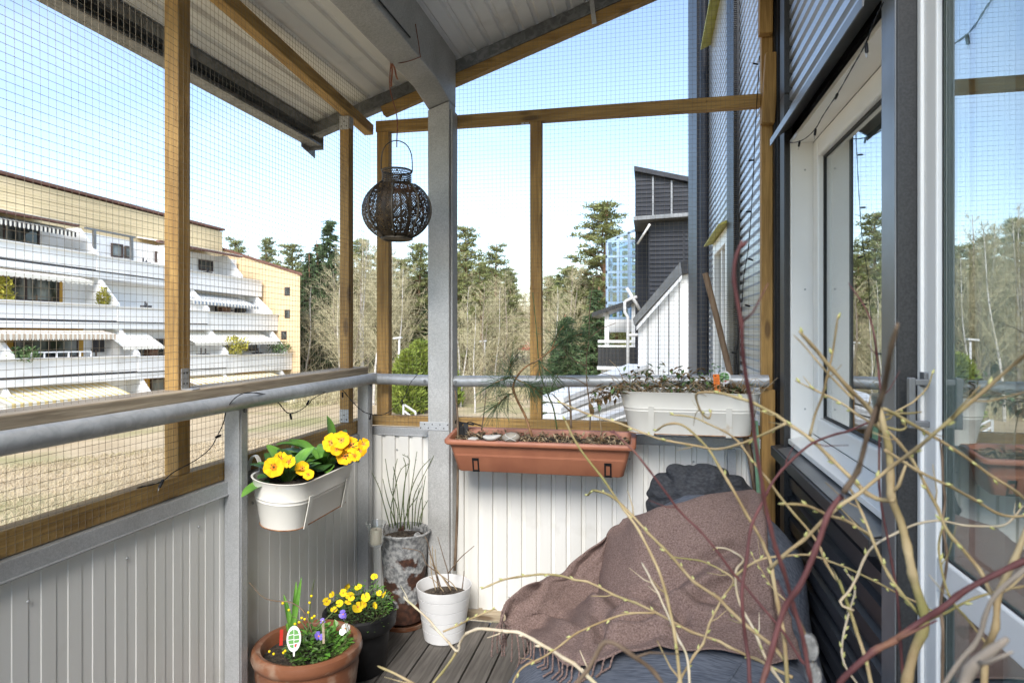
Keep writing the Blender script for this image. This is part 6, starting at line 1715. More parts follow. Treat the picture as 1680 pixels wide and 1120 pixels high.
# windows
def bwin(nm, px0, py0, px1, py1, mull=(), yellow=None, frame='bframe'):
    o = ROW[nm]['bo']
    s0, _ = fp(px0, py0, o); s1, _ = fp(px1, py0, o)
    zt = fp((px0 + px1) / 2, py0, o)[1]; zb = fp((px0 + px1) / 2, py1, o)[1]
    if yellow:
        ys0, ys1 = fp(yellow[0], py0, o)[0], fp(yellow[1], py0, o)[0]
        m = MB(); bbox_(m, ys0, ys1, o + 0.01, o + 0.04, zb - 0.3, zt + 0.25); m.build('yellow_panel', M['bochre'], terr)
    m = MB(); f = 0.09
    bbox_(m, s0, s1, o + 0.045, o + 0.12, zt - f, zt); bbox_(m, s0, s1, o + 0.045, o + 0.12, zb, zb + f)
    bbox_(m, s0, s0 + f, o + 0.045, o + 0.12, zb + f, zt - f); bbox_(m, s1 - f, s1, o + 0.045, o + 0.12, zb + f, zt - f)
    for t in mull:
        c = s0 + (s1 - s0) * t; bbox_(m, c - f / 2, c + f / 2, o + 0.045, o + 0.115, zb + f, zt - f)
    wn = m.build('window', M[frame], terr)
    m = MB(); bbox_(m, s0 + f, s1 - f, o + 0.05, o + 0.07, zb + f, zt - f); m.build('pane', M['bglass'], wn)
bwin('A', -60, 366, 63, 400, (0.5, 0.78))
bwin('A', 181, 400, 200, 422); bwin('A', 203, 404, 216, 424); bwin('A', 253, 413, 268, 431)
bwin('A', 325, 427, 348, 444); bwin('A', 360, 431, 373, 448)
bwin('B', 5, 455, 95, 494, (0.38,), yellow=(-30, 102))
bwin('B', 352, 492, 372, 512); bwin('B', 376, 493, 398, 511); bwin('B', 402, 494, 420, 511)
bwin('C', 21, 545, 127, 588, (0.52,), yellow=(-30, 136))
bwin('C', 223, 556, 268, 585, (0.5,)); bwin('C', 400, 558, 420, 575)
bwin('D', 60, 640, 160, 690, (0.4, 0.7)); bwin('D', 245, 620, 268, 660, (), yellow=(230, 310)); bwin('D', 400, 615, 425, 640, (), yellow=(385, 435))
# awnings with scalloped valances
def awning(nm, px0, px1, reach, drop, c1, c2, nst, val=0.28, dz=0.0):
    R_ = ROW[nm]; o1 = R_['o'] - 0.25
    s0, s1 = fp(px0, 500, o1)[0], fp(px1, 500, o1)[0]
    zt0, zt1 = R_['top'](s0) - 0.12 - dz, R_['top'](s1) - 0.12 - dz
    m = MB()
    for k in range(nst):
        a, b = s0 + (s1 - s0) * k / nst, s0 + (s1 - s0) * (k + 1) / nst
        za = zt0 + (zt1 - zt0) * k / nst; zb = zt0 + (zt1 - zt0) * (k + 1) / nst
        m.cur = k % 2
        oa, ob = o1 - reach, o1
        m.add([bw(a, oa, za), bw(b, oa, zb), bw(b, ob, zb - drop), bw(a, ob, za - drop)], [(0, 1, 2, 3)])
        e = (a + b) / 2; ze = (za + zb) / 2
        m.add([bw(a, ob + .01, za - drop), bw(b, ob + .01, zb - drop), bw(b, ob + .01, zb - drop - val * .75), bw(e + (b - a) * .25, ob + .01, ze - drop - val), bw(e - (b - a) * .25, ob + .01, ze - drop - val), bw(a, ob + .01, za - drop - val * .75)], [(0, 1, 2, 3, 4, 5)])
    m.cur = 0
    m.build('awning', [M[c1], M[c2]], terr)
awning('A', -120, 125, 1.2, 0.35, 'canvas', 'canvas_k', 64, 0.30, dz=0.0)
awning('B', -120, 153, 1.0, 0.20, 'canvas', 'canvas', 30, 0.25)
awning('B', 316, 424, 2.0, 0.75, 'canvas', 'canvas_g', 40, 0.22)
awning('C', -120, 190, 0.9, 0.18, 'canvas', 'canvas_b', 70, 0.30)
awning('C', 202, 270, 1.6, 0.9, 'canvas', 'canvas', 12, 0.15)
awning('C', 320, 455, 1.8, 0.7, 'canvas', 'canvas', 20, 0.2)
awning('D', 12, 214, 1.8, 0.55, 'canvas', 'canvas_y', 34, 0.34)
awning('D', 322, 468, 1.4, 0.35, 'canvas', 'canvas_y', 34, 0.2)
# pergola posts on the top terrace
m = MB()
for px in (155, 216):
    s = fp(px, 400, -1.6)[0]; z0 = ROW['A']['z'](s); bbox_(m, s - .08, s + .08, -1.68, -1.55, z0 - 0.2, z0 + 1.45)
a, b = fp(140, 380, -1.6)[0], fp(222, 385, -1.6)[0]; z0 = ROW['A']['z'](a) + 1.45
bbox_(m, a, b, -1.70, -1.55, z0, z0 + 0.09, ROW['A']['z'](b) + 1.45, ROW['A']['z'](b) + 1.54)
m.build('pergola', M['steel_grey'], terr)
# railing on the terrace of row C and wall plaque
m = MB(); a, b = fp(52, 580, 1.2)[0], fp(150, 580, 1.2)[0]; zr = ROW['C']['z']
bbox_(m, a, b, 1.15, 1.22, zr(a) + 0.28, zr(a) + 0.34, zr(b) + 0.28, zr(b) + 0.34)
for k in range(6): s = a + (b - a) * k / 5; bbox_(m, s - .03, s + .03, 1.16, 1.21, zr(s), zr(s) + .28)
m.build('rail', M['bwhite2'], terr)
m = MB(); s, z_ = fp(160, 563, ROW['C']['bo']); bbox_(m, s - .35, s + .35, ROW['C']['bo'] + .03, ROW['C']['bo'] + .1, z_ - .5, z_ + .5); m.build('plaque', M['bdark'], terr)
# flower boxes and chairs standing on the terraces
for (nm, px, w_, mat_) in (('A', 40, .5, 'twig'), ('A', 235, .6, 'bdark'), ('A', 340, .5, 'bdark'), ('B', 60, 1.1, 'twig'), ('B', 238, .5, 'bdark'), ('B', 365, .8, 'terra'), ('B', 392, .7, 'bdark'), ('C', 75, .5, 'bdark'), ('C', 105, .7, 'bdark'), ('C', 150, .6, 'twig'), ('C', 245, .6, 'terra'), ('C', 330, .8, 'bdark'), ('C', 420, .7, 'bdark'), ('D', 100, .9, 'twig'), ('D', 160, .6, 'bdark')):
    o_ = ROW[nm]['o'] - 0.9; s = fp(px, 480, o_)[0]; z0 = ROW[nm]['z'](s) if nm != 'D' else -3.6
    m = MB(); bbox_(m, s, s + w_, o_ - .4, o_, z0 - .9, z0 + .02 + .16 * (px % 3)); bbox_(m, s, s + .06, o_ - .06, o_, z0, z0 + .42); bbox_(m, s + w_ - .06, s + w_, o_ - .4, o_ - .34, z0, z0 + .35)
    m.build('terrace_furniture', M[mat_], terr)
# shrubs on the terraces
def blob_shrub(name, lab, c, rx, rz, n, mat, size):
    m = MB()
    for k in range(n):
        v = np.array([random.gauss(0, 1) for _ in range(3)]); v /= np.linalg.norm(v); v *= random.random() ** 0.4
        p = np.array(c) + v * np.array([rx, rx, rz])
        small_leaf(m, p, rdir(1.0), size * random.uniform(.6, 1.4), size * .5)
    o = m.build(name, M[mat], None); return tag(o, lab, 'shrub')
s, z_ = fp(169, 500, -0.6); blob_shrub('conifer_shrub', 'small yellow conifer on the terrace beside a white fin', bw(s, -0.6, ROW['B']['z'](s) + 0.3), 0.35, 0.75, 260, 'hedge_y', 0.22)
s, z_ = fp(4, 480, -0.6); blob_shrub('conifer_shrub', 'yellow conifer on the terrace before the yellow-framed window', bw(s, -0.6, ROW['B']['z'](s) + 0.4), 0.5, 0.95, 300, 'hedge_y', 0.25)
s, z_ = fp(37, 590, 1.0); blob_shrub('round_shrub', 'grey-green round shrub behind the lower white parapet', bw(s, 1.0, ROW['C']['z'](s) + 0.15), 0.75, 0.45, 320, 'leaf_dull', 0.2)
s, z_ = fp(385, 572, 1.0); blob_shrub('leafy_shrub', 'yellow-green leafy shrub on the terrace under a white awning', bw(s, 1.0, ROW['C']['z'](s) + 0.5), 0.95, 0.7, 380, 'hedge_y', 0.25)
s, z_ = fp(460, 575, 1.0); blob_shrub('leafy_shrub', 'leafy shrub on the terrace corner against the ochre wall', bw(s, 0.9, ROW['C']['z'](s) + 0.3), 0.9, 0.5, 260, 'leaf_dull', 0.25)

# ================================================================== OCHRE END WING WITH SLOPING ROOF
wing = thing('end_wing', 'plain yellow end wing with sloping brown roof edge and tiny windows', 'building', tuple(at(445, 640, 49)))
a0, a1 = at(396, 420, 51.0), at(492, 452, 49.2)
zb = -5.0
ax = np.array([a1.x - a0.x, a1.y - a0.y, 0]); axl = np.linalg.norm(ax); ax /= axl
bk = np.array([a1.x, a1.y, 0.0]); bk /= np.linalg.norm(bk)
bk = np.array([bk[0] * math.cos(.2) - bk[1] * math.sin(.2), bk[0] * math.sin(.2) + bk[1] * math.cos(.2), 0])
def wq(t, z, d=0.0): return np.array([a0.x, a0.y, 0]) + ax * (axl * t) + bk * d + np.array([0, 0, z])
m = MB(); m.prism([wq(-0.4, zb), wq(1, zb), wq(1, a1.z), wq(-0.4, a0.z + 0.4 * (a0.z - a1.z))], bk * 9); m.build('wall', M['btan'], wing)
for k in range(34):
    z = zb + 2.0 + k * 0.28
    tmax = 1.0 if z + .02 < a1.z else max(-.4, (a0.z - z) / (a0.z - a1.z))
    if z > a0.z - 0.1: break
    m = MB(); m.prism([wq(-0.4, z, -.012), wq(tmax, z, -.012), wq(tmax, z + .255, -.004), wq(-0.4, z + .255, -.004)], bk * 0.02); m.build('board', M['btan'], wing)
m = MB(); e = 0.25
m.prism([wq(-0.42, a0.z + 0.4 * (a0.z - a1.z) + 0.005, -0.15), wq(1.03, a1.z - 0.01, -0.15), wq(1.03, a1.z + 0.17, -0.15), wq(-0.42, a0.z + 0.4 * (a0.z - a1.z) + 0.19, -0.15)], bk * 9.3); m.build('roof', M['bbrown'], wing)
for (px, py) in ((470, 478), (470, 515), (463, 550)):
    p = at(px, py, 49.5); t = float(np.dot(np.array([p.x - a0.x, p.y - a0.y, 0]), ax)) / axl; w_ = 0.25 / axl
    m = MB(); m.prism([wq(t - w_, p.z - .33, -.03), wq(t + w_, p.z - .33, -.03), wq(t + w_, p.z + .33, -.03), wq(t - w_, p.z + .33, -.03)], bk * 0.02); f = m.build('window', M['bframe'], wing)
    w_ *= .72
    m = MB(); m.prism([wq(t - w_, p.z - .25, -.045), wq(t + w_, p.z - .25, -.045), wq(t + w_, p.z + .25, -.045), wq(t - w_, p.z + .25, -.045)], bk * 0.01); m.build('pane', M['bglass'], f)

# ================================================================== NEIGHBOURING DARK HOUSE, GLASS STAIR, WHITE WING WALL
tow = thing('dark_tower', 'dark blue-grey corrugated house gable with sloping roof beyond the balcony', 'house', tuple(at(1090, 640, 13.5)))
p0, p1 = at(1042, 282, 13.5), at(1165, 308, 13.5)
Yt = (p0.y + p1.y) / 2
xa = onY(1042, 400, Yt).x; xb = onY(1165, 400, Yt).x
za = onY(1042, 282, Yt).z; zb_ = onY(1165, 309, Yt).z
m = MB(); m.prism([(xa, Yt + 0.02, -4), (xb, Yt + 0.02, -4), (xb, Yt + 0.02, zb_), (xa, Yt + 0.02, za)], (0, 6, 0)); m.build('wall_core', M['dark_clad'], tow)
zm = onY(1042, 360, Yt).z
m = MB()
npan = 4
for k in range(npan):
    x0 = xa + (xb - xa) * k / npan; x1 = xa + (xb - xa) * (k + 1) / npan - 0.03
    zt = min(za + (zb_ - za) * (x1 - xa) / (xb - xa), za) - 0.02
    m = MB(); corrugated(m, (x0 + 0.02, Yt + 0.012, zm), (1, 0, 0), (0, 0, 1), (0, -1, 0), x1 - x0 - 0.02, zt - zm, 0.09, 0.02, flat=0.5); m.build('cladding', M['dark_clad'], tow)
    m = MB(); m.box(x1 + 0.0, x1 + 0.035, Yt - 0.03, Yt + 0.015, zm, zt); m.build('strip', M['steel_grey'], tow)
m = MB(); m.prism([(xa - 0.02, Yt - 0.12, za + 0.0), (xb + .1, Yt - 0.12, zb_ + 0.0), (xb + .1, Yt - 0.12, zb_ + 0.10), (xa - .02, Yt - 0.12, za + 0.10)], (0, 6.2, 0)); m.build('roof', M['dark_clad'], tow)
# lower, nearer volume with its own ledge roof
Y2 = Yt - 1.2
xc, xd = onY(1045, 400, Y2).x, onY(1160, 400, Y2).x
zl = onY(1090, 362, Y2).z
m = MB(); m.box(xc + 0.22, xd, Y2 + 0.02, Yt, -4, zl - 0.02); m.build('wall_core', M['dark_clad'], tow)
for (a, b) in ((0.24, 0.86), (0.90, 1.7)):
    m = MB(); corrugated(m, (xc + a, Y2 + 0.012, -3.9), (1, 0, 0), (0, 0, 1), (0, -1, 0), min(b, xd - xc) - a, zl + 3.7, 0.085, 0.025, flat=0.5); m.build('cladding', M['dark_clad'], tow)
m = MB(); m.prism([(xc - 0.06, Y2 - 0.3, zl - .02), (xd, Y2 - 0.3, zl + 0.03), (xd, Y2 - .3, zl + 0.10), (xc - 0.06, Y2 - .3, zl + .05)], (0, 1.5, 0)); m.build('ledge_roof', M['steel_grey'], tow)
m = MB(); m.tube([at(1066, 368, 12.2), at(1046, 400, 12.6)], 0.02, 10); m.build('drainpipe', M['bwhite2'], tow, smooth=True)
# white wing wall of the next balcony, dark sloping cap
ww = thing('wing_wall', 'white sloping side wall of the next balcony under a dark metal cap', 'wall', tuple(at(1090, 640, 8.9)))
Yw = at(1090, 540, 8.9).y
q = [onY(1047, 640, Yw), onY(1150, 640, Yw), onY(1150, 447, Yw), onY(1118, 450, Yw), onY(1047, 530, Yw)]
q[0].z = q[1].z = -1.5
nbd = 6
for k in range(nbd):    # upright boards
    x0 = q[0].x + (q[1].x - q[0].x) * k / nbd; x1 = q[0].x + (q[1].x - q[0].x) * (k + 1) / nbd - 0.012
    def zt(x):
        if x >= q[3].x: return q[3].z + (q[2].z - q[3].z) * (x - q[3].x) / (q[2].x - q[3].x)
        return q[4].z + (q[3].z - q[4].z) * (x - q[4].x) / (q[3].x - q[4].x)
    m = MB(); m.prism([(x0, Yw, -1.5), (x1, Yw, -1.5), (x1, Yw, zt(x1)), (x0, Yw, zt(x0))], (0, 0.1, 0)); m.build('board', M['bwhite'], ww)
m = MB(); m.prism([(q[4].x - .05, Yw - .12, q[4].z - .03), (q[3].x, Yw - .12, q[3].z + .0), (q[3].x - 0.02, Yw - .12, q[3].z + .16), (q[4].x - .07, Yw - .12, q[4].z + .06)], (0, 0.7, 0)); m.build('cap', M['steel_grey'], ww)
m = MB(); m.prism([(q[3].x, Yw - .12, q[3].z + .0), (q[2].x + .1, Yw - .12, q[2].z), (q[2].x + .1, Yw - .12, q[2].z + .2), (q[3].x - .02, Yw - .12, q[3].z + .16)], (0, 0.7, 0)); m.build('cap', M['black_clad'], ww)
m = MB(); m.prism([(q[4].x - .02, Yw - .13, q[4].z - .10), (q[3].x, Yw - .13, q[3].z - .07), (q[3].x, Yw - .13, q[3].z - .015), (q[4].x - .02, Yw - .13, q[4].z - .045)], (0, 0.12, 0)); m.build('cap_trim', M['bwhite2'], ww)
# blue framed glass stair
gs_ = thing('glass_stair', 'blue framed glazed stair tower with a sloping top', 'stair tower', tuple(at(1018, 640, 18)))
Yg = at(1018, 450, 18).y
x0, x1 = onY(996, 450, Yg).x, onY(1050, 450, Yg).x
zb0 = onY(1018, 522, Yg).z; zt0, zt1 = onY(996, 396, Yg).z, onY(1050, 374, Yg).z
f = MB(); th = 0.07
for k in range(4):
    x = x0 + (x1 - x0) * k / 3; zt = zt0 + (zt1 - zt0) * k / 3
    f.box(x - th / 2, x + th / 2, Yg, Yg + th, zb0, zt); f.box(x - th / 2, x + th / 2, Yg + 2, Yg + 2 + th, zb0, zt)
for k in range(6):
    z = zb0 + (zt0 - zb0) * k / 5
    f.box(x0, x1, Yg - 0.003, Yg + th + .003, z - th / 2, z + th / 2); f.box(x0 - th / 2 - .003, x0 + th / 2 + .003, Yg, Yg + 2, z - th / 2, z + th / 2); f.box(x0, x1, Yg + 2 - .003, Yg + 2 + th, z - th / 2, z + th / 2)
f.bar((x0, Yg + th / 2, zt0), (x1, Yg + th / 2, zt1), th, th); f.bar((x0, Yg + 2, zt0), (x1, Yg + 2, zt1), th, th)
f.build('frame', M['blue_frame'], gs_)
for k in range(3):
    for j in range(5):
        xa_, xb_ = x0 + (x1 - x0) * k / 3 + .04, x0 + (x1 - x0) * (k + 1) / 3 - .04
        z0_ = zb0 + (zt0 - zb0) * j / 5 + .04; z1_ = zb0 + (zt0 - zb0) * (j + 1) / 5 - .04
        m = MB(); m.box(xa_, xb_, Yg + .03, Yg + .036, z0_, z1_); m.build('pane', M['glass_stair'], gs_)
m = MB(); m.box(x0 - .05, x1, Yg, Yg + 2.05, onY(1018, 545, Yg).z, zb0 - 0.036); m.build('base', M['bwhite2'], gs_)
# neighbour's balcony: canopy roof, post, rail, dark front
nb_ = thing('neighbour_balcony', 'small neighbouring balcony with dark slatted front and black sloping canopy', 'balcony', tuple(at(1010, 640, 15.5)))
Yb = at(1010, 560, 15.5).y
X = lambda px: onY(px, 560, Yb).x
Z = lambda py: onY(1010, py, Yb).z
m = MB(); m.prism([(X(972), Yb - .2, Z(520)), (X(1050), Yb - .2, Z(494)), (X(1050), Yb - .2, Z(487)), (X(972), Yb - .2, Z(513))], (0, 2.2, 0)); m.build('canopy', M['black_clad'], nb_)
m = MB(); m.box(X(992), X(999), Yb, Yb + .12, Z(602), Z(508)); m.build('post', M['bwhite2'], nb_)
m = MB(); m.box(X(1036), X(1043), Yb, Yb + .12, Z(602), Z(498)); m.build('post', M['bwhite2'], nb_)
m = MB(); m.box(X(981), X(1046), Yb - .06, Yb - .005, Z(562), Z(557.5)); m.box(X(981), X(1046), Yb - .06, Yb - .005, Z(569), Z(566)); m.build('rail', M['bwhite2'], nb_)
m = MB(); m.box(X(981), X(1050), Yb - .03, Yb - .005, Z(600), Z(570)); m.build('front_panel', M['black_clad'], nb_)
for k in range(11):
    x = X(982) + (X(1049) - X(982)) * k / 11; m = MB(); m.box(x, x + .06, Yb - .06, Yb - .031, Z(600), Z(570)); m.build('slat', M['black_clad'], nb_)
m = MB(); m.box(X(980), X(1060), Yb - .1, Yb + 2, Z(606), Z(600.5)); m.build('floor', M['bwhite2'], nb_)
m = MB(); m.box(X(985), X(1060), Yb + .3, Yb + 2, -4, Z(606.5)); m.build('under_wall', M['bwhite'], nb_)
# white downpipe with diagonal branches
dp = MB()
for pl_ in ([(1030, 640), (1030, 520), (1025, 512), (1025, 495), (1034, 490), (1045, 487)], [(1050, 508), (1028, 472)], [(1030, 550), (1052, 549)]):
    dp.tube([at(a, b, 13.0) for a, b in pl_], 0.034, 10)
tag(dp.build('downpipe', M['lampw'], smooth=True), 'white downpipe with slanting branches in front of the dark house', 'downpipe')
# white slatted sloping roof of the porch below
po = thing('porch_roof', 'white slatted porch roofs sloping down below the far railing', 'roof', tuple(at(980, 680, 7)))
for (a, b, c, d_) in (((1046, 600), (905, 655), 9.0, 6.8), ((1050, 616), (900, 672), 8.8, 6.6), ((1056, 634), (905, 688), 8.6, 6.4), ((1062, 655), (920, 705), 8.4, 6.2), ((1068, 680), (950, 722), 8.2, 6.0), ((1072, 702), (985, 735), 8.0, 5.8)):
    p, q_ = at(*a, c), at(*b, d_)
    m = MB(); m.bar(p, q_, 0.28, 0.05); m.build('slat', M['bwhite2'], po)
for (a, b, c) in (((905, 655), (905, 720), 6.9), ((1046, 606), (1046, 680), 9.05)):
    p, q_ = at(*a, c), at(*b, c); m = MB(); m.bar(p - Vector((0, 0, .08)), (p.x, p.y, -3.7), 0.08, 0.08, up=(0, 1, 0)); m.build('post', M['bwhite2'], po)

# ================================================================== SMALL THINGS ON THE LAWN
def lamp(lab, px, pytop, d, group='street lamps by the path'):
    c = at(px, pytop, d); t = thing('street_lamp', lab, 'street lamp', (c.x, c.y, ground_z(c.x, c.y)), group)
    m = MB(); m.tube([(c.x, c.y, ground_z(c.x, c.y) - .1), (c.x, c.y, c.z)], [0.07, 0.05], 10); m.build('pole', M['lampw'], t, smooth=True)
    m = MB(); m.prism([(c.x - .35, c.y - .12, c.z), (c.x + .15, c.y - .12, c.z + .04), (c.x + .15, c.y - .12, c.z + .14), (c.x - .35, c.y - .12, c.z + .09)], (0, .24, 0)); m.build('lamp_head', M['lampw'], t)
lamp('white street lamp in front of the bright green thuja', 655, 556, 38)
lamp('white street lamp standing among the bare birches', 795, 561, 46)
fr_t = thing('metal_frame', 'white tubular metal frame standing on the dry lawn', 'frame', tuple(at(672, 690, 18)))
m = MB()
for a, b in (((662, 663), (662, 690)), ((664, 664), (682, 676)), ((682, 676), (682, 690)), ((663, 674), (681, 688))):
    m.tube([at(*a, 18), at(*b, 18)], 0.03, 6)
m.build('tube_frame', M['lampw'], fr_t)
car = thing('parked_car', 'small red car parked far off at the wood edge', 'car', tuple(at(858, 572, 80)))
c = at(858, 570, 80)
m = MB(); v = []
for (y, s) in ((-0.85, 1.0), (0.85, 1.0)):
    v.append([(c.x + x, c.y + y, c.z + z) for x, z in ((-2, -.3), (2.0, -.3), (2.0, .25), (1.1, .35), (.5, .85), (-1.1, .85), (-1.9, .3))])
m.prism(v[0], (0, 1.7, 0)); m.build('body', M['carred'], car, bevel=0.08)
for x in (-1.25, 1.25):
    for y in (-0.86, 0.7):
        m = MB(); m.tube([(c.x + x, c.y + y, c.z - .3), (c.x + x, c.y + y + .18, c.z - .3)], 0.33, 14); m.build('wheel', M['gasket'], car)
m = MB(); m.prism([(c.x - .95, c.y - .865, c.z + .38), (c.x + .85, c.y - .865, c.z + .38), (c.x + .42, c.y - .865, c.z + .78), (c.x - 1.0, c.y - .865, c.z + .78)], (0, .012, 0)); m.build('window', M['bglass'], car)

# ================================================================== TREES
def tri_leaves(mb_, P, D, L_, Wd):
    n = len(P)
    D = D / (np.linalg.norm(D, axis=1, keepdims=True) + 1e-9)
    S = np.cross(D, rng.normal(size=(n, 3))); S /= np.linalg.norm(S, axis=1, keepdims=True) + 1e-9
    L_ = np.asarray(L_).reshape(-1, 1); Wd = np.asarray(Wd).reshape(-1, 1)
    V = np.stack([P - S * Wd * .5, P + S * Wd * .5, P + D * L_ + S * Wd * .12, P + D * L_ - S * Wd * .12], 1).reshape(-1, 3)
    mb_.add(V, [(4 * i, 4 * i + 1, 4 * i + 2, 4 * i + 3) for i in range(n)])
def conifer_proto(h, spread, kind, seed):
    g = np.random.default_rng(seed)
    trunk = MB(); crown = MB()
    bendx, bendy = g.uniform(-.3, .3, 2)
    tp_ = [(bendx * (z / h) ** 2, bendy * (z / h) ** 2, z) for z in np.linspace(-0.5, h, 9)]
    trunk.tube(tp_, np.linspace(h * 0.016, h * 0.003, 9), 8)
    Ps, Ds, Ls, Ws = [], [], [], []
    if kind == 'spruce':
        for z in np.arange(h * 0.06, h * 0.985, h * 0.019):
            R_ = spread * (1 - z / h) ** 0.85 * g.uniform(.75, 1.15) + 0.12
            nb2 = int(5 + 5 * (1 - z / h))
            for b in range(nb2):
                a = g.uniform(0, 2 * math.pi); k = max(5, int(R_ * 9))
                t = np.linspace(0.12, 1, k)
                rr = R_ * g.uniform(.7, 1.1)
                x = rr * t * math.cos(a); y = rr * t * math.sin(a); zz = z - rr * 0.35 * t + rr * 0.12 * t ** 3
                for rep in range(3):
                    Ps.append(np.stack([x, y, zz], 1) + g.normal(0, .05, (k, 3)))
                    Ds.append(np.stack([np.full(k, math.cos(a)), np.full(k, math.sin(a)), np.full(k, -0.5)], 1) + g.normal(0, .75, (k, 3)) * [1, 1, .5])
                    Ls.append(g.uniform(.22, .5, k)); Ws.append(g.uniform(.07, .15, k))
    else:
        base = h * g.uniform(.14, .26)
        nb2 = 58
        for b in range(nb2):
            z = base + (h * 0.985 - base) * (b + g.random()) / nb2
            tt = (z - base) / (h - base)
            R_ = spread * ((1.04 - tt) ** .75 * (0.55 + 0.45 * min(1, tt * 3.2))) * g.uniform(.55, 1.15) + .15
            a = b * 2.4 + g.uniform(-.5, .5); up = g.uniform(-.05, .30) + .35 * tt
            e = np.array([R_ * math.cos(a), R_ * math.sin(a), z + R_ * up])
            trunk.tube([(0, 0, z), tuple(np.array([0, 0, z]) * .5 + e * .5 + [0, 0, -.08]), tuple(e)], [h * .0038, h * .003, h * .0012], 4, cap=False)
            for c in range(int(4 + R_ * 3.4)):
                u = g.uniform(.35, 1.05)
                q = np.array([0, 0, z]) + (e - [0, 0, z]) * u + g.normal(0, .20, 3) * [1, 1, .3]
                k = 26
                dv = g.normal(0, 1, (k, 3)) * [1, 1, .7] + [.5 * math.cos(a), .5 * math.sin(a), .55]
                Ps.append(q + g.normal(0, .13, (k, 3)) * [1, 1, .45]); Ds.append(dv); Ls.append(g.uniform(.13, .30, k)); Ws.append(g.uniform(.035, .075, k))
    tri_leaves(crown, np.concatenate(Ps), np.concatenate(Ds), np.concatenate(Ls), np.concatenate(Ws))
    return trunk, crown
def bare_proto(h, seed, spread=0.55, dens=1.0):
    g = np.random.default_rng(seed)
    trunk, crown = MB(), MB()
    ntr = 1 if g.random() < .6 else 2
    for q in range(ntr):
        lean = g.normal(0, .05, 2) + (0 if ntr == 1 else (q - .5) * .16)
        hh_ = h * (1 if q == 0 else g.uniform(.75, .95))
        sp_ = [np.array([lean[0] * z + .15 * math.sin(z * .7 + q), lean[1] * z + .12 * math.cos(z * .6), z]) for z in np.linspace(-.3, hh_, 14)]
        trunk.tube(sp_, np.linspace(h * .0105, h * .0016, 14), 7)
        nbr = int(38 * dens)
        for b in range(nbr):
            t = g.uniform(.22, .98); i = t * 13; i0 = int(min(i, 12)); p = sp_[i0] + (sp_[i0 + 1] - sp_[i0]) * (i - i0)
            a = g.uniform(0, 2 * math.pi); L1 = hh_ * (1.05 - t) ** .7 * spread * g.uniform(.45, .9)
            d = np.array([math.cos(a), math.sin(a), g.uniform(.7, 1.6)]); d /= np.linalg.norm(d)
            e = p + d * L1; mid = p + d * L1 * .5 + [0, 0, -.04 * L1] + g.normal(0, .05, 3) * L1
            c = smooth_path([p, mid, e], 3)
            crown.tube(c, np.linspace(max(.010, h * .003 * (1.1 - t)), .006, len(c)), 4, cap=False)
            for s in range(int(9 * dens)):
                u = g.uniform(.2, 1.0); q0 = p + (e - p) * u
                d2 = d + g.normal(0, .55, 3); d2 /= np.linalg.norm(d2); L2 = L1 * g.uniform(.2, .5)
                q1 = q0 + d2 * L2
                crown.tube([q0, (q0 + q1) / 2 + g.normal(0, .04, 3) * L2, q1], [.009, .007, .005], 3, cap=False)
                for r_ in range(4):
                    w0 = q0 + (q1 - q0) * g.uniform(.3, 1); d3 = d2 + g.normal(0, .6, 3); d3 /= np.linalg.norm(d3)
                    crown.tube([w0, w0 + d3 * L2 * g.uniform(.3, .6)], [.007, .004], 3, cap=False)
    return trunk, crown
PROTO = {}
def proto(kind, i):
    key = (kind, i)
    if key in PROTO: return PROTO[key]
    sd = 100 * i + hash(kind) % 1 + {'spruce': 1, 'pine': 2, 'birch': 3, 'grey': 4, 'red': 5}[kind]
    if kind == 'spruce': t, c = conifer_proto(12.0, 2.5, 'spruce', sd); mt, mc = M['pinebark'], M['spruce']
    elif kind == 'pine': t, c = conifer_proto(12.0, 2.15, 'pine', sd); mt, mc = M['pinebark'], M['pine']
    elif kind == 'birch': t, c = bare_proto(12.0, sd, .42); mt, mc = M['birchbark'], M['twigs']
    elif kind == 'grey': t, c = bare_proto(12.0, sd, .55, 1.1); mt, mc = M['greybark'], M['twigs']
    else: t, c = bare_proto(12.0, sd, .45); mt, mc = M['greybark'], M['twigs_red']
    def mk(nm, b, mat):
        me = bpy.data.meshes.new(nm); me.from_pydata(np.concatenate(b.v).tolist(), [], b.f); me.materials.append(mat); me.update(); return me
    PROTO[key] = (mk('trunk', t, mt), mk('crown', c, mc)); return PROTO[key]
NAMES = {'spruce': 'spruce_tree', 'pine': 'pine_tree', 'birch': 'birch_tree', 'grey': 'bare_tree', 'red': 'bare_tree'}
def tree(kind, px, pytop, d, lab, grp, var=0, wide=1.0, base=None):
    top = at(px, pytop, d); gz = ground_z(top.x, top.y) if base is None else base
    h = max(2.0, top.z - gz)
    t = thing(NAMES[kind], lab, 'tree', (top.x, top.y, gz), grp)
    k = h / 12.0
    t.scale = (k * wide, k * wide, k); t.rotation_euler = (0, 0, random.uniform(0, 6.28))
    mt, mc = proto(kind, var)
    for nm, me in (('trunk', mt), ('crown', mc)):
        o = bpy.data.objects.new(nm, me); COL.objects.link(o); o.parent = t
    return t
gB = 'bare trees at the edge of the wood'; gP = 'evergreens at the edge of the wood'
LB = {'birch': 'bare pale-stemmed birch at the wood edge across the lawn', 'grey': 'bare grey branching tree at the wood edge across the lawn', 'red': 'bare reddish twiggy tree in the far wood', 'pine': 'pine standing in the far wood', 'spruce': 'dark spruce standing in the far wood'}
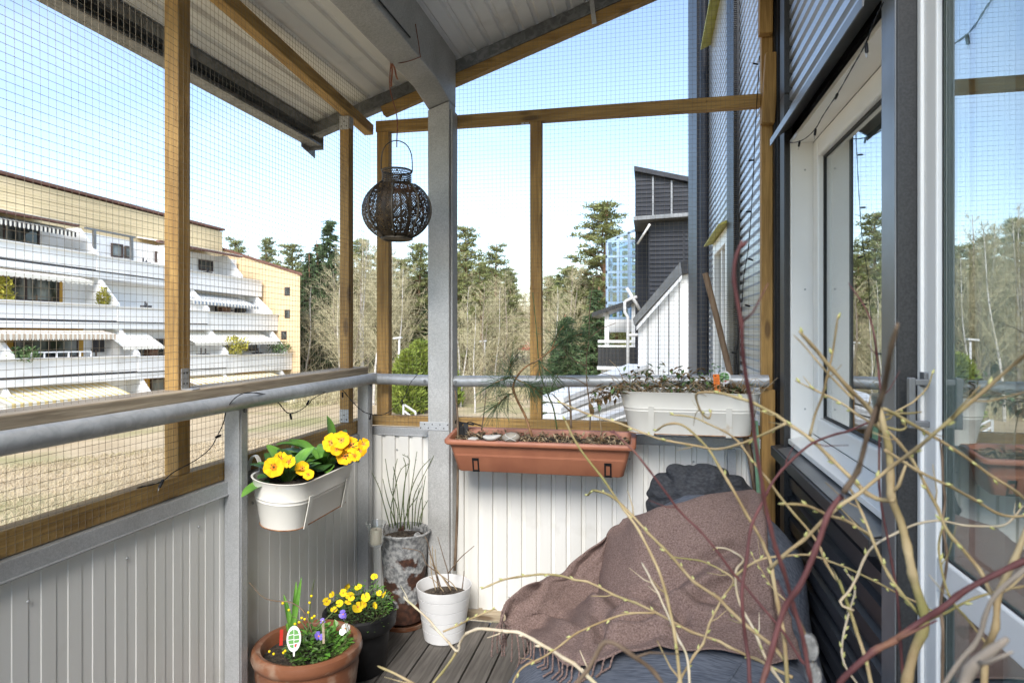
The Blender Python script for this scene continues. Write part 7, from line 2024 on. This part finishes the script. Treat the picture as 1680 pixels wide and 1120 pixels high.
TL = [  # kind, px, top y, distance, variant, width, own label
    ('pine', 388, 392, 66, 0, 1.0, 'pine rising just behind the pale yellow penthouse storey'),
    ('pine', 440, 390, 70, 1, .9, 'thin pine above the brown roof edge of the tan wing'),
    ('pine', 478, 400, 62, 2, 1.25, 'broad light green pine just beside the tan wing'),
    ('spruce', 540, 356, 60, 0, 1.0, 'tallest dark spruce, left of the second timber post'),
    ('spruce', 508, 410, 58, 1, 1.0, 'dark spruce rising at the corner of the tan wing'),
    ('spruce', 524, 395, 63, 2, 1.1, 'second spruce between the tan wing and the tallest spruce'),
    ('pine', 590, 392, 66, 0, 1.2, 'pine seen between the second post and the corner stud'),
    ('birch', 500, 470, 52, 0, 1.0, 'bare shrubby birch at the foot of the tan wing'),
    ('birch', 556, 400, 50, 1, .9, 'white-stemmed birch behind the second timber post'),
    ('birch', 594, 372, 48, 2, .9, 'tallest white-stemmed birch, right of the second timber post'),
    ('grey', 578, 430, 46, 0, .9, 'bare grey tree low against the tallest birch'),
    ('birch', 612, 395, 44, 0, .8, 'birch with a thick white stem just left of the corner stud'),
    ('grey', 642, 408, 50, 1, 1.0, 'bare grey tree directly under the hanging lantern'),
    ('red', 602, 410, 62, 0, 1.2, 'bare brownish tree behind the tallest birch'),
    ('red', 664, 420, 64, 1, 1.2, 'bare brownish tree behind the white street lamp by the thuja'),
    ('birch', 650, 440, 46, 1, .8, 'slim birch standing over the smaller thuja bush'),
    ('pine', 686, 398, 56, 1, 1.2, 'pine standing right behind the left edge of the steel column'),
    ('spruce', 702, 440, 56, 2, 1.1, 'spruce mostly hidden behind the steel column'),
    ('pine', 764, 372, 54, 2, 1.15, 'tall broad pine to the right of the steel column'),
    ('pine', 812, 402, 58, 0, 1.15, 'high-crowned pine in the gap left of the middle stud'),
    ('pine', 790, 430, 50, 1, .95, 'light green pine between the tall broad pine and the high-crowned pine'),
    ('pine', 744, 412, 50, 1, 1.1, 'pine right against the right edge of the steel column'),
    ('spruce', 776, 470, 62, 1, 1.3, 'dark spruce low behind the tall broad pine'),
    ('birch', 757, 470, 42, 2, .8, 'birch by the right edge of the steel column'),
    ('grey', 792, 465, 46, 1, 1.0, 'bare grey tree behind the lamp among the birches'),
    ('birch', 778, 500, 38, 0, .8, 'low many-stemmed birch in the middle of the centre gap'),
    ('birch', 812, 470, 48, 1, .8, 'slim birch in front of the high-crowned pine'),
    ('red', 834, 470, 80, 0, 1.3, 'far brownish bare tree on the low skyline left of the red car'),
    ('birch', 848, 490, 70, 0, .9, 'far white-stemmed birch above the small red car'),
    ('red', 866, 480, 84, 1, 1.4, 'far bare tree beside the middle timber stud'),
    ('grey', 825, 455, 52, 0, 1.2, 'bare grey tree left of the red car, right of the high-crowned pine'),
    ('red', 850, 462, 66, 0, 1.4, 'broad bare brownish tree standing behind the small red car'),
    ('grey', 885, 470, 60, 1, 1.3, 'bare grey tree hidden partly by the middle timber stud'),
    ('birch', 730, 440, 44, 0, 1.0, 'birch hidden partly by the steel column'),
    ('grey', 770, 425, 52, 1, 1.2, 'tall bare grey tree in front of the tall broad pine'),
    ('birch', 630, 380, 52, 2, 1.0, 'tall birch behind the corner stud'),
    ('pine', 627, 412, 60, 1, 1.1, 'mid-green pine just right of the corner stud'),
    ('pine', 658, 424, 57, 2, 1.1, 'mid-green pine above the smaller thuja bush'),
    ('pine', 728, 398, 60, 0, 1.1, 'pine crown appearing beside the right edge of the steel column'),
    ('pine', 838, 446, 62, 2, 1.0, 'lower pine between the high-crowned pine and the red car'),
    ('pine', 902, 452, 56, 1, 1.1, 'lower pine just right of the middle timber stud'),
    ('grey', 560, 445, 56, 1, 1.2, 'bare grey tree under the tallest dark spruce'),
    ('grey', 905, 440, 46, 1, 1.1, 'bare tree right beside the middle timber stud'),
    ('grey', 934, 432, 42, 0, 1.1, 'tall bare grey tree left of the big sunlit pine'),
    ('birch', 917, 470, 40, 1, .8, 'birch between the middle stud and the tall bare grey tree'),
    ('pine', 988, 330, 44, 1, 1.55, 'big sunlit pine left of the dark house gable'),
    ('pine', 1012, 400, 48, 2, 1.1, 'lower pine half hidden by the glass stair'),
    ('pine', 958, 440, 46, 0, 1.1, 'light green pine filling the space under the big sunlit pine'),
    ('pine', 1040, 388, 58, 0, 1.0, 'pine tip showing at the edge of the dark house gable'),
    ('spruce', 978, 470, 36, 2, 1.3, 'dark spruce under the big sunlit pine'),
    ('spruce', 930, 515, 27, 0, 1.35, 'small dark spruce behind the pine sapling'),
    ('spruce', 912, 555, 33, 1, 1.3, 'smallest spruce beside the middle timber stud'),
]
for i, (k, px, py, d, v, wd, lab) in enumerate(TL):
    tree(k, px, py, d, lab, gP if k in ('pine', 'spruce') else gB, v, wd)
# the wood behind them reads as one mass
g2 = np.random.default_rng(5)
FW = {}
for i in range(96):
    px = 425 + 650 * (i + g2.random()) / 96; d = g2.uniform(74, 104)
    k = ['red', 'pine', 'grey', 'spruce', 'pine', 'pine'][int(g2.integers(0, 6))]
    if 835 < px < 905 and k in ('pine', 'spruce'): k = 'red'
    py = (452 if px < 830 or px > 900 else 485) + g2.uniform(-22, 35)
    top = at(px, py, d); gz = ground_z(top.x, top.y); h = top.z - gz
    mt, mc = proto(k, int(g2.integers(0, 3)) if k in ('pine', 'spruce') else int(g2.integers(0, 2)))
    s = h / 12.0; wd = g2.uniform(1.0, 1.5); an = g2.uniform(0, 6.28)
    for me in (mt, mc):
        co = np.empty(len(me.vertices) * 3); me.vertices.foreach_get('co', co); co = co.reshape(-1, 3)
        R2 = np.array([[math.cos(an), -math.sin(an), 0], [math.sin(an), math.cos(an), 0], [0, 0, 1]])
        V = (co * [s * wd, s * wd, s]) @ R2.T + [top.x, top.y, gz]
        F = [tuple(p.vertices) for p in me.polygons]
        F = F[::2] if me is mc and k not in ('pine', 'spruce') else F
        FW.setdefault(me.materials[0].name, (me.materials[0], MB()))[1].add(V, F)
fw = None
keys = list(FW)
mbf = MB()
for n_i, kk in enumerate(keys):
    mbf.cur = n_i; q = FW[kk][1]; b0_ = mbf.n
    mbf.v += q.v; mbf.f += [tuple(i + b0_ for i in f) for f in q.f]; mbf.mi += [n_i] * len(q.f); mbf.n += q.n
tag(mbf.build('far_wood', [FW[kk][0] for kk in keys]), 'mixed far wood of pines and bare trees behind the lawn', 'wood', kind='stuff')
# undergrowth along the wood edge
m = MB()
for k in range(2600):
    px = g2.uniform(470, 1000); d = g2.uniform(44, 70)
    p = at(px, 600, d); b = np.array([p.x, p.y, ground_z(p.x, p.y)])
    for q in range(3):
        v = np.array([g2.normal(0, .5), g2.normal(0, .5), 1.0]); L_ = g2.uniform(.7, 2.4)
        m.tube([b, b + v * L_ * .5, b + v * L_ + g2.normal(0, .15, 3)], [.014, .01, .005], 3, cap=False)
tag(m.build('undergrowth', M['twigs']), 'brown leafless undergrowth along the wood edge', 'undergrowth', kind='stuff')
# bright green thuja bushes
def thuja(px, pytop, pybase, wpx, d, lab):
    top, b = at(px, pytop, d), at(px, pybase, d)
    gz = ground_z(b.x, b.y); H_ = top.z - gz; R_ = wpx / 2 * d / FPX
    t = thing('thuja_bush', lab, 'bush', (b.x, b.y, gz))
    n = 3600
    zf = rng.random(n) ** .9; a = rng.random(n) * 2 * math.pi
    lob = 1 + .18 * np.sin(3 * a + zf * 6) + .12 * np.sin(7 * a + zf * 15)
    rr = R_ * (1 - zf ** 2.2) ** .6 * lob * (0.55 + 0.5 * np.sqrt(rng.random(n)))
    Pq = np.stack([b.x + rr * np.cos(a), b.y + rr * np.sin(a), gz + .1 + zf * H_], 1)
    D = np.stack([np.cos(a) * .7, np.sin(a) * .7, np.full(n, .9)], 1) + rng.normal(0, .5, (n, 3))
    m = MB(); tri_leaves(m, Pq, D, rng.uniform(.25, .5, n), rng.uniform(.10, .2, n)); m.build('foliage', M['juniper'], t)
    m = MB(); m.tube([(b.x, b.y, gz - .1), (b.x, b.y, gz + H_ * .8)], [.12, .03], 7); m.build('trunk', M['greybark'], t)
thuja(690, 568, 640, 75, 40, 'bright green thuja bush to the left of the steel column')
thuja(668, 585, 640, 45, 38, 'smaller bright green thuja bush beside the white street lamp')
thuja(722, 575, 640, 60, 42, 'bright green thuja bush hidden partly by the steel column')
# dry grass blades on the near lawn
n = 150000
ang = rng.uniform(math.radians(-72), math.radians(8), n); dist = 7 + 26 * rng.random(n) ** 0.8
bx, by = dist * np.sin(ang), dist * np.cos(ang)
ok = bx < -0.5
bx, by = bx[ok], by[ok]; n = len(bx)
bz = np.array([ground_z(a, b) for a, b in zip(bx, by)])
Hh = rng.uniform(.05, .17, n); th_ = rng.uniform(0, 6.28, n); wv = rng.uniform(.0035, .008, n) * (0.6 + dist[ok] / 18)
lx, ly = rng.normal(0.03, .13, n), rng.normal(0.02, .13, n)
V = np.stack([np.stack([bx - wv * np.cos(th_), by - wv * np.sin(th_), bz - .02], 1), np.stack([bx + wv * np.cos(th_), by + wv * np.sin(th_), bz - .02], 1), np.stack([bx + lx, by + ly, bz + Hh], 1)], 1).reshape(-1, 3)
me = bpy.data.meshes.new('dry_grass'); me.vertices.add(len(V)); me.vertices.foreach_set('co', V.ravel())
me.loops.add(3 * n); me.loops.foreach_set('vertex_index', np.arange(3 * n)); me.polygons.add(n); me.polygons.foreach_set('loop_start', np.arange(0, 3 * n, 3)); me.polygons.foreach_set('loop_total', np.full(n, 3))
me.materials.append(M['blade']); me.update(); me.validate()
o = bpy.data.objects.new('dry_grass', me); COL.objects.link(o); tag(o, 'dry tan grass blades covering the near lawn', 'grass', kind='stuff')
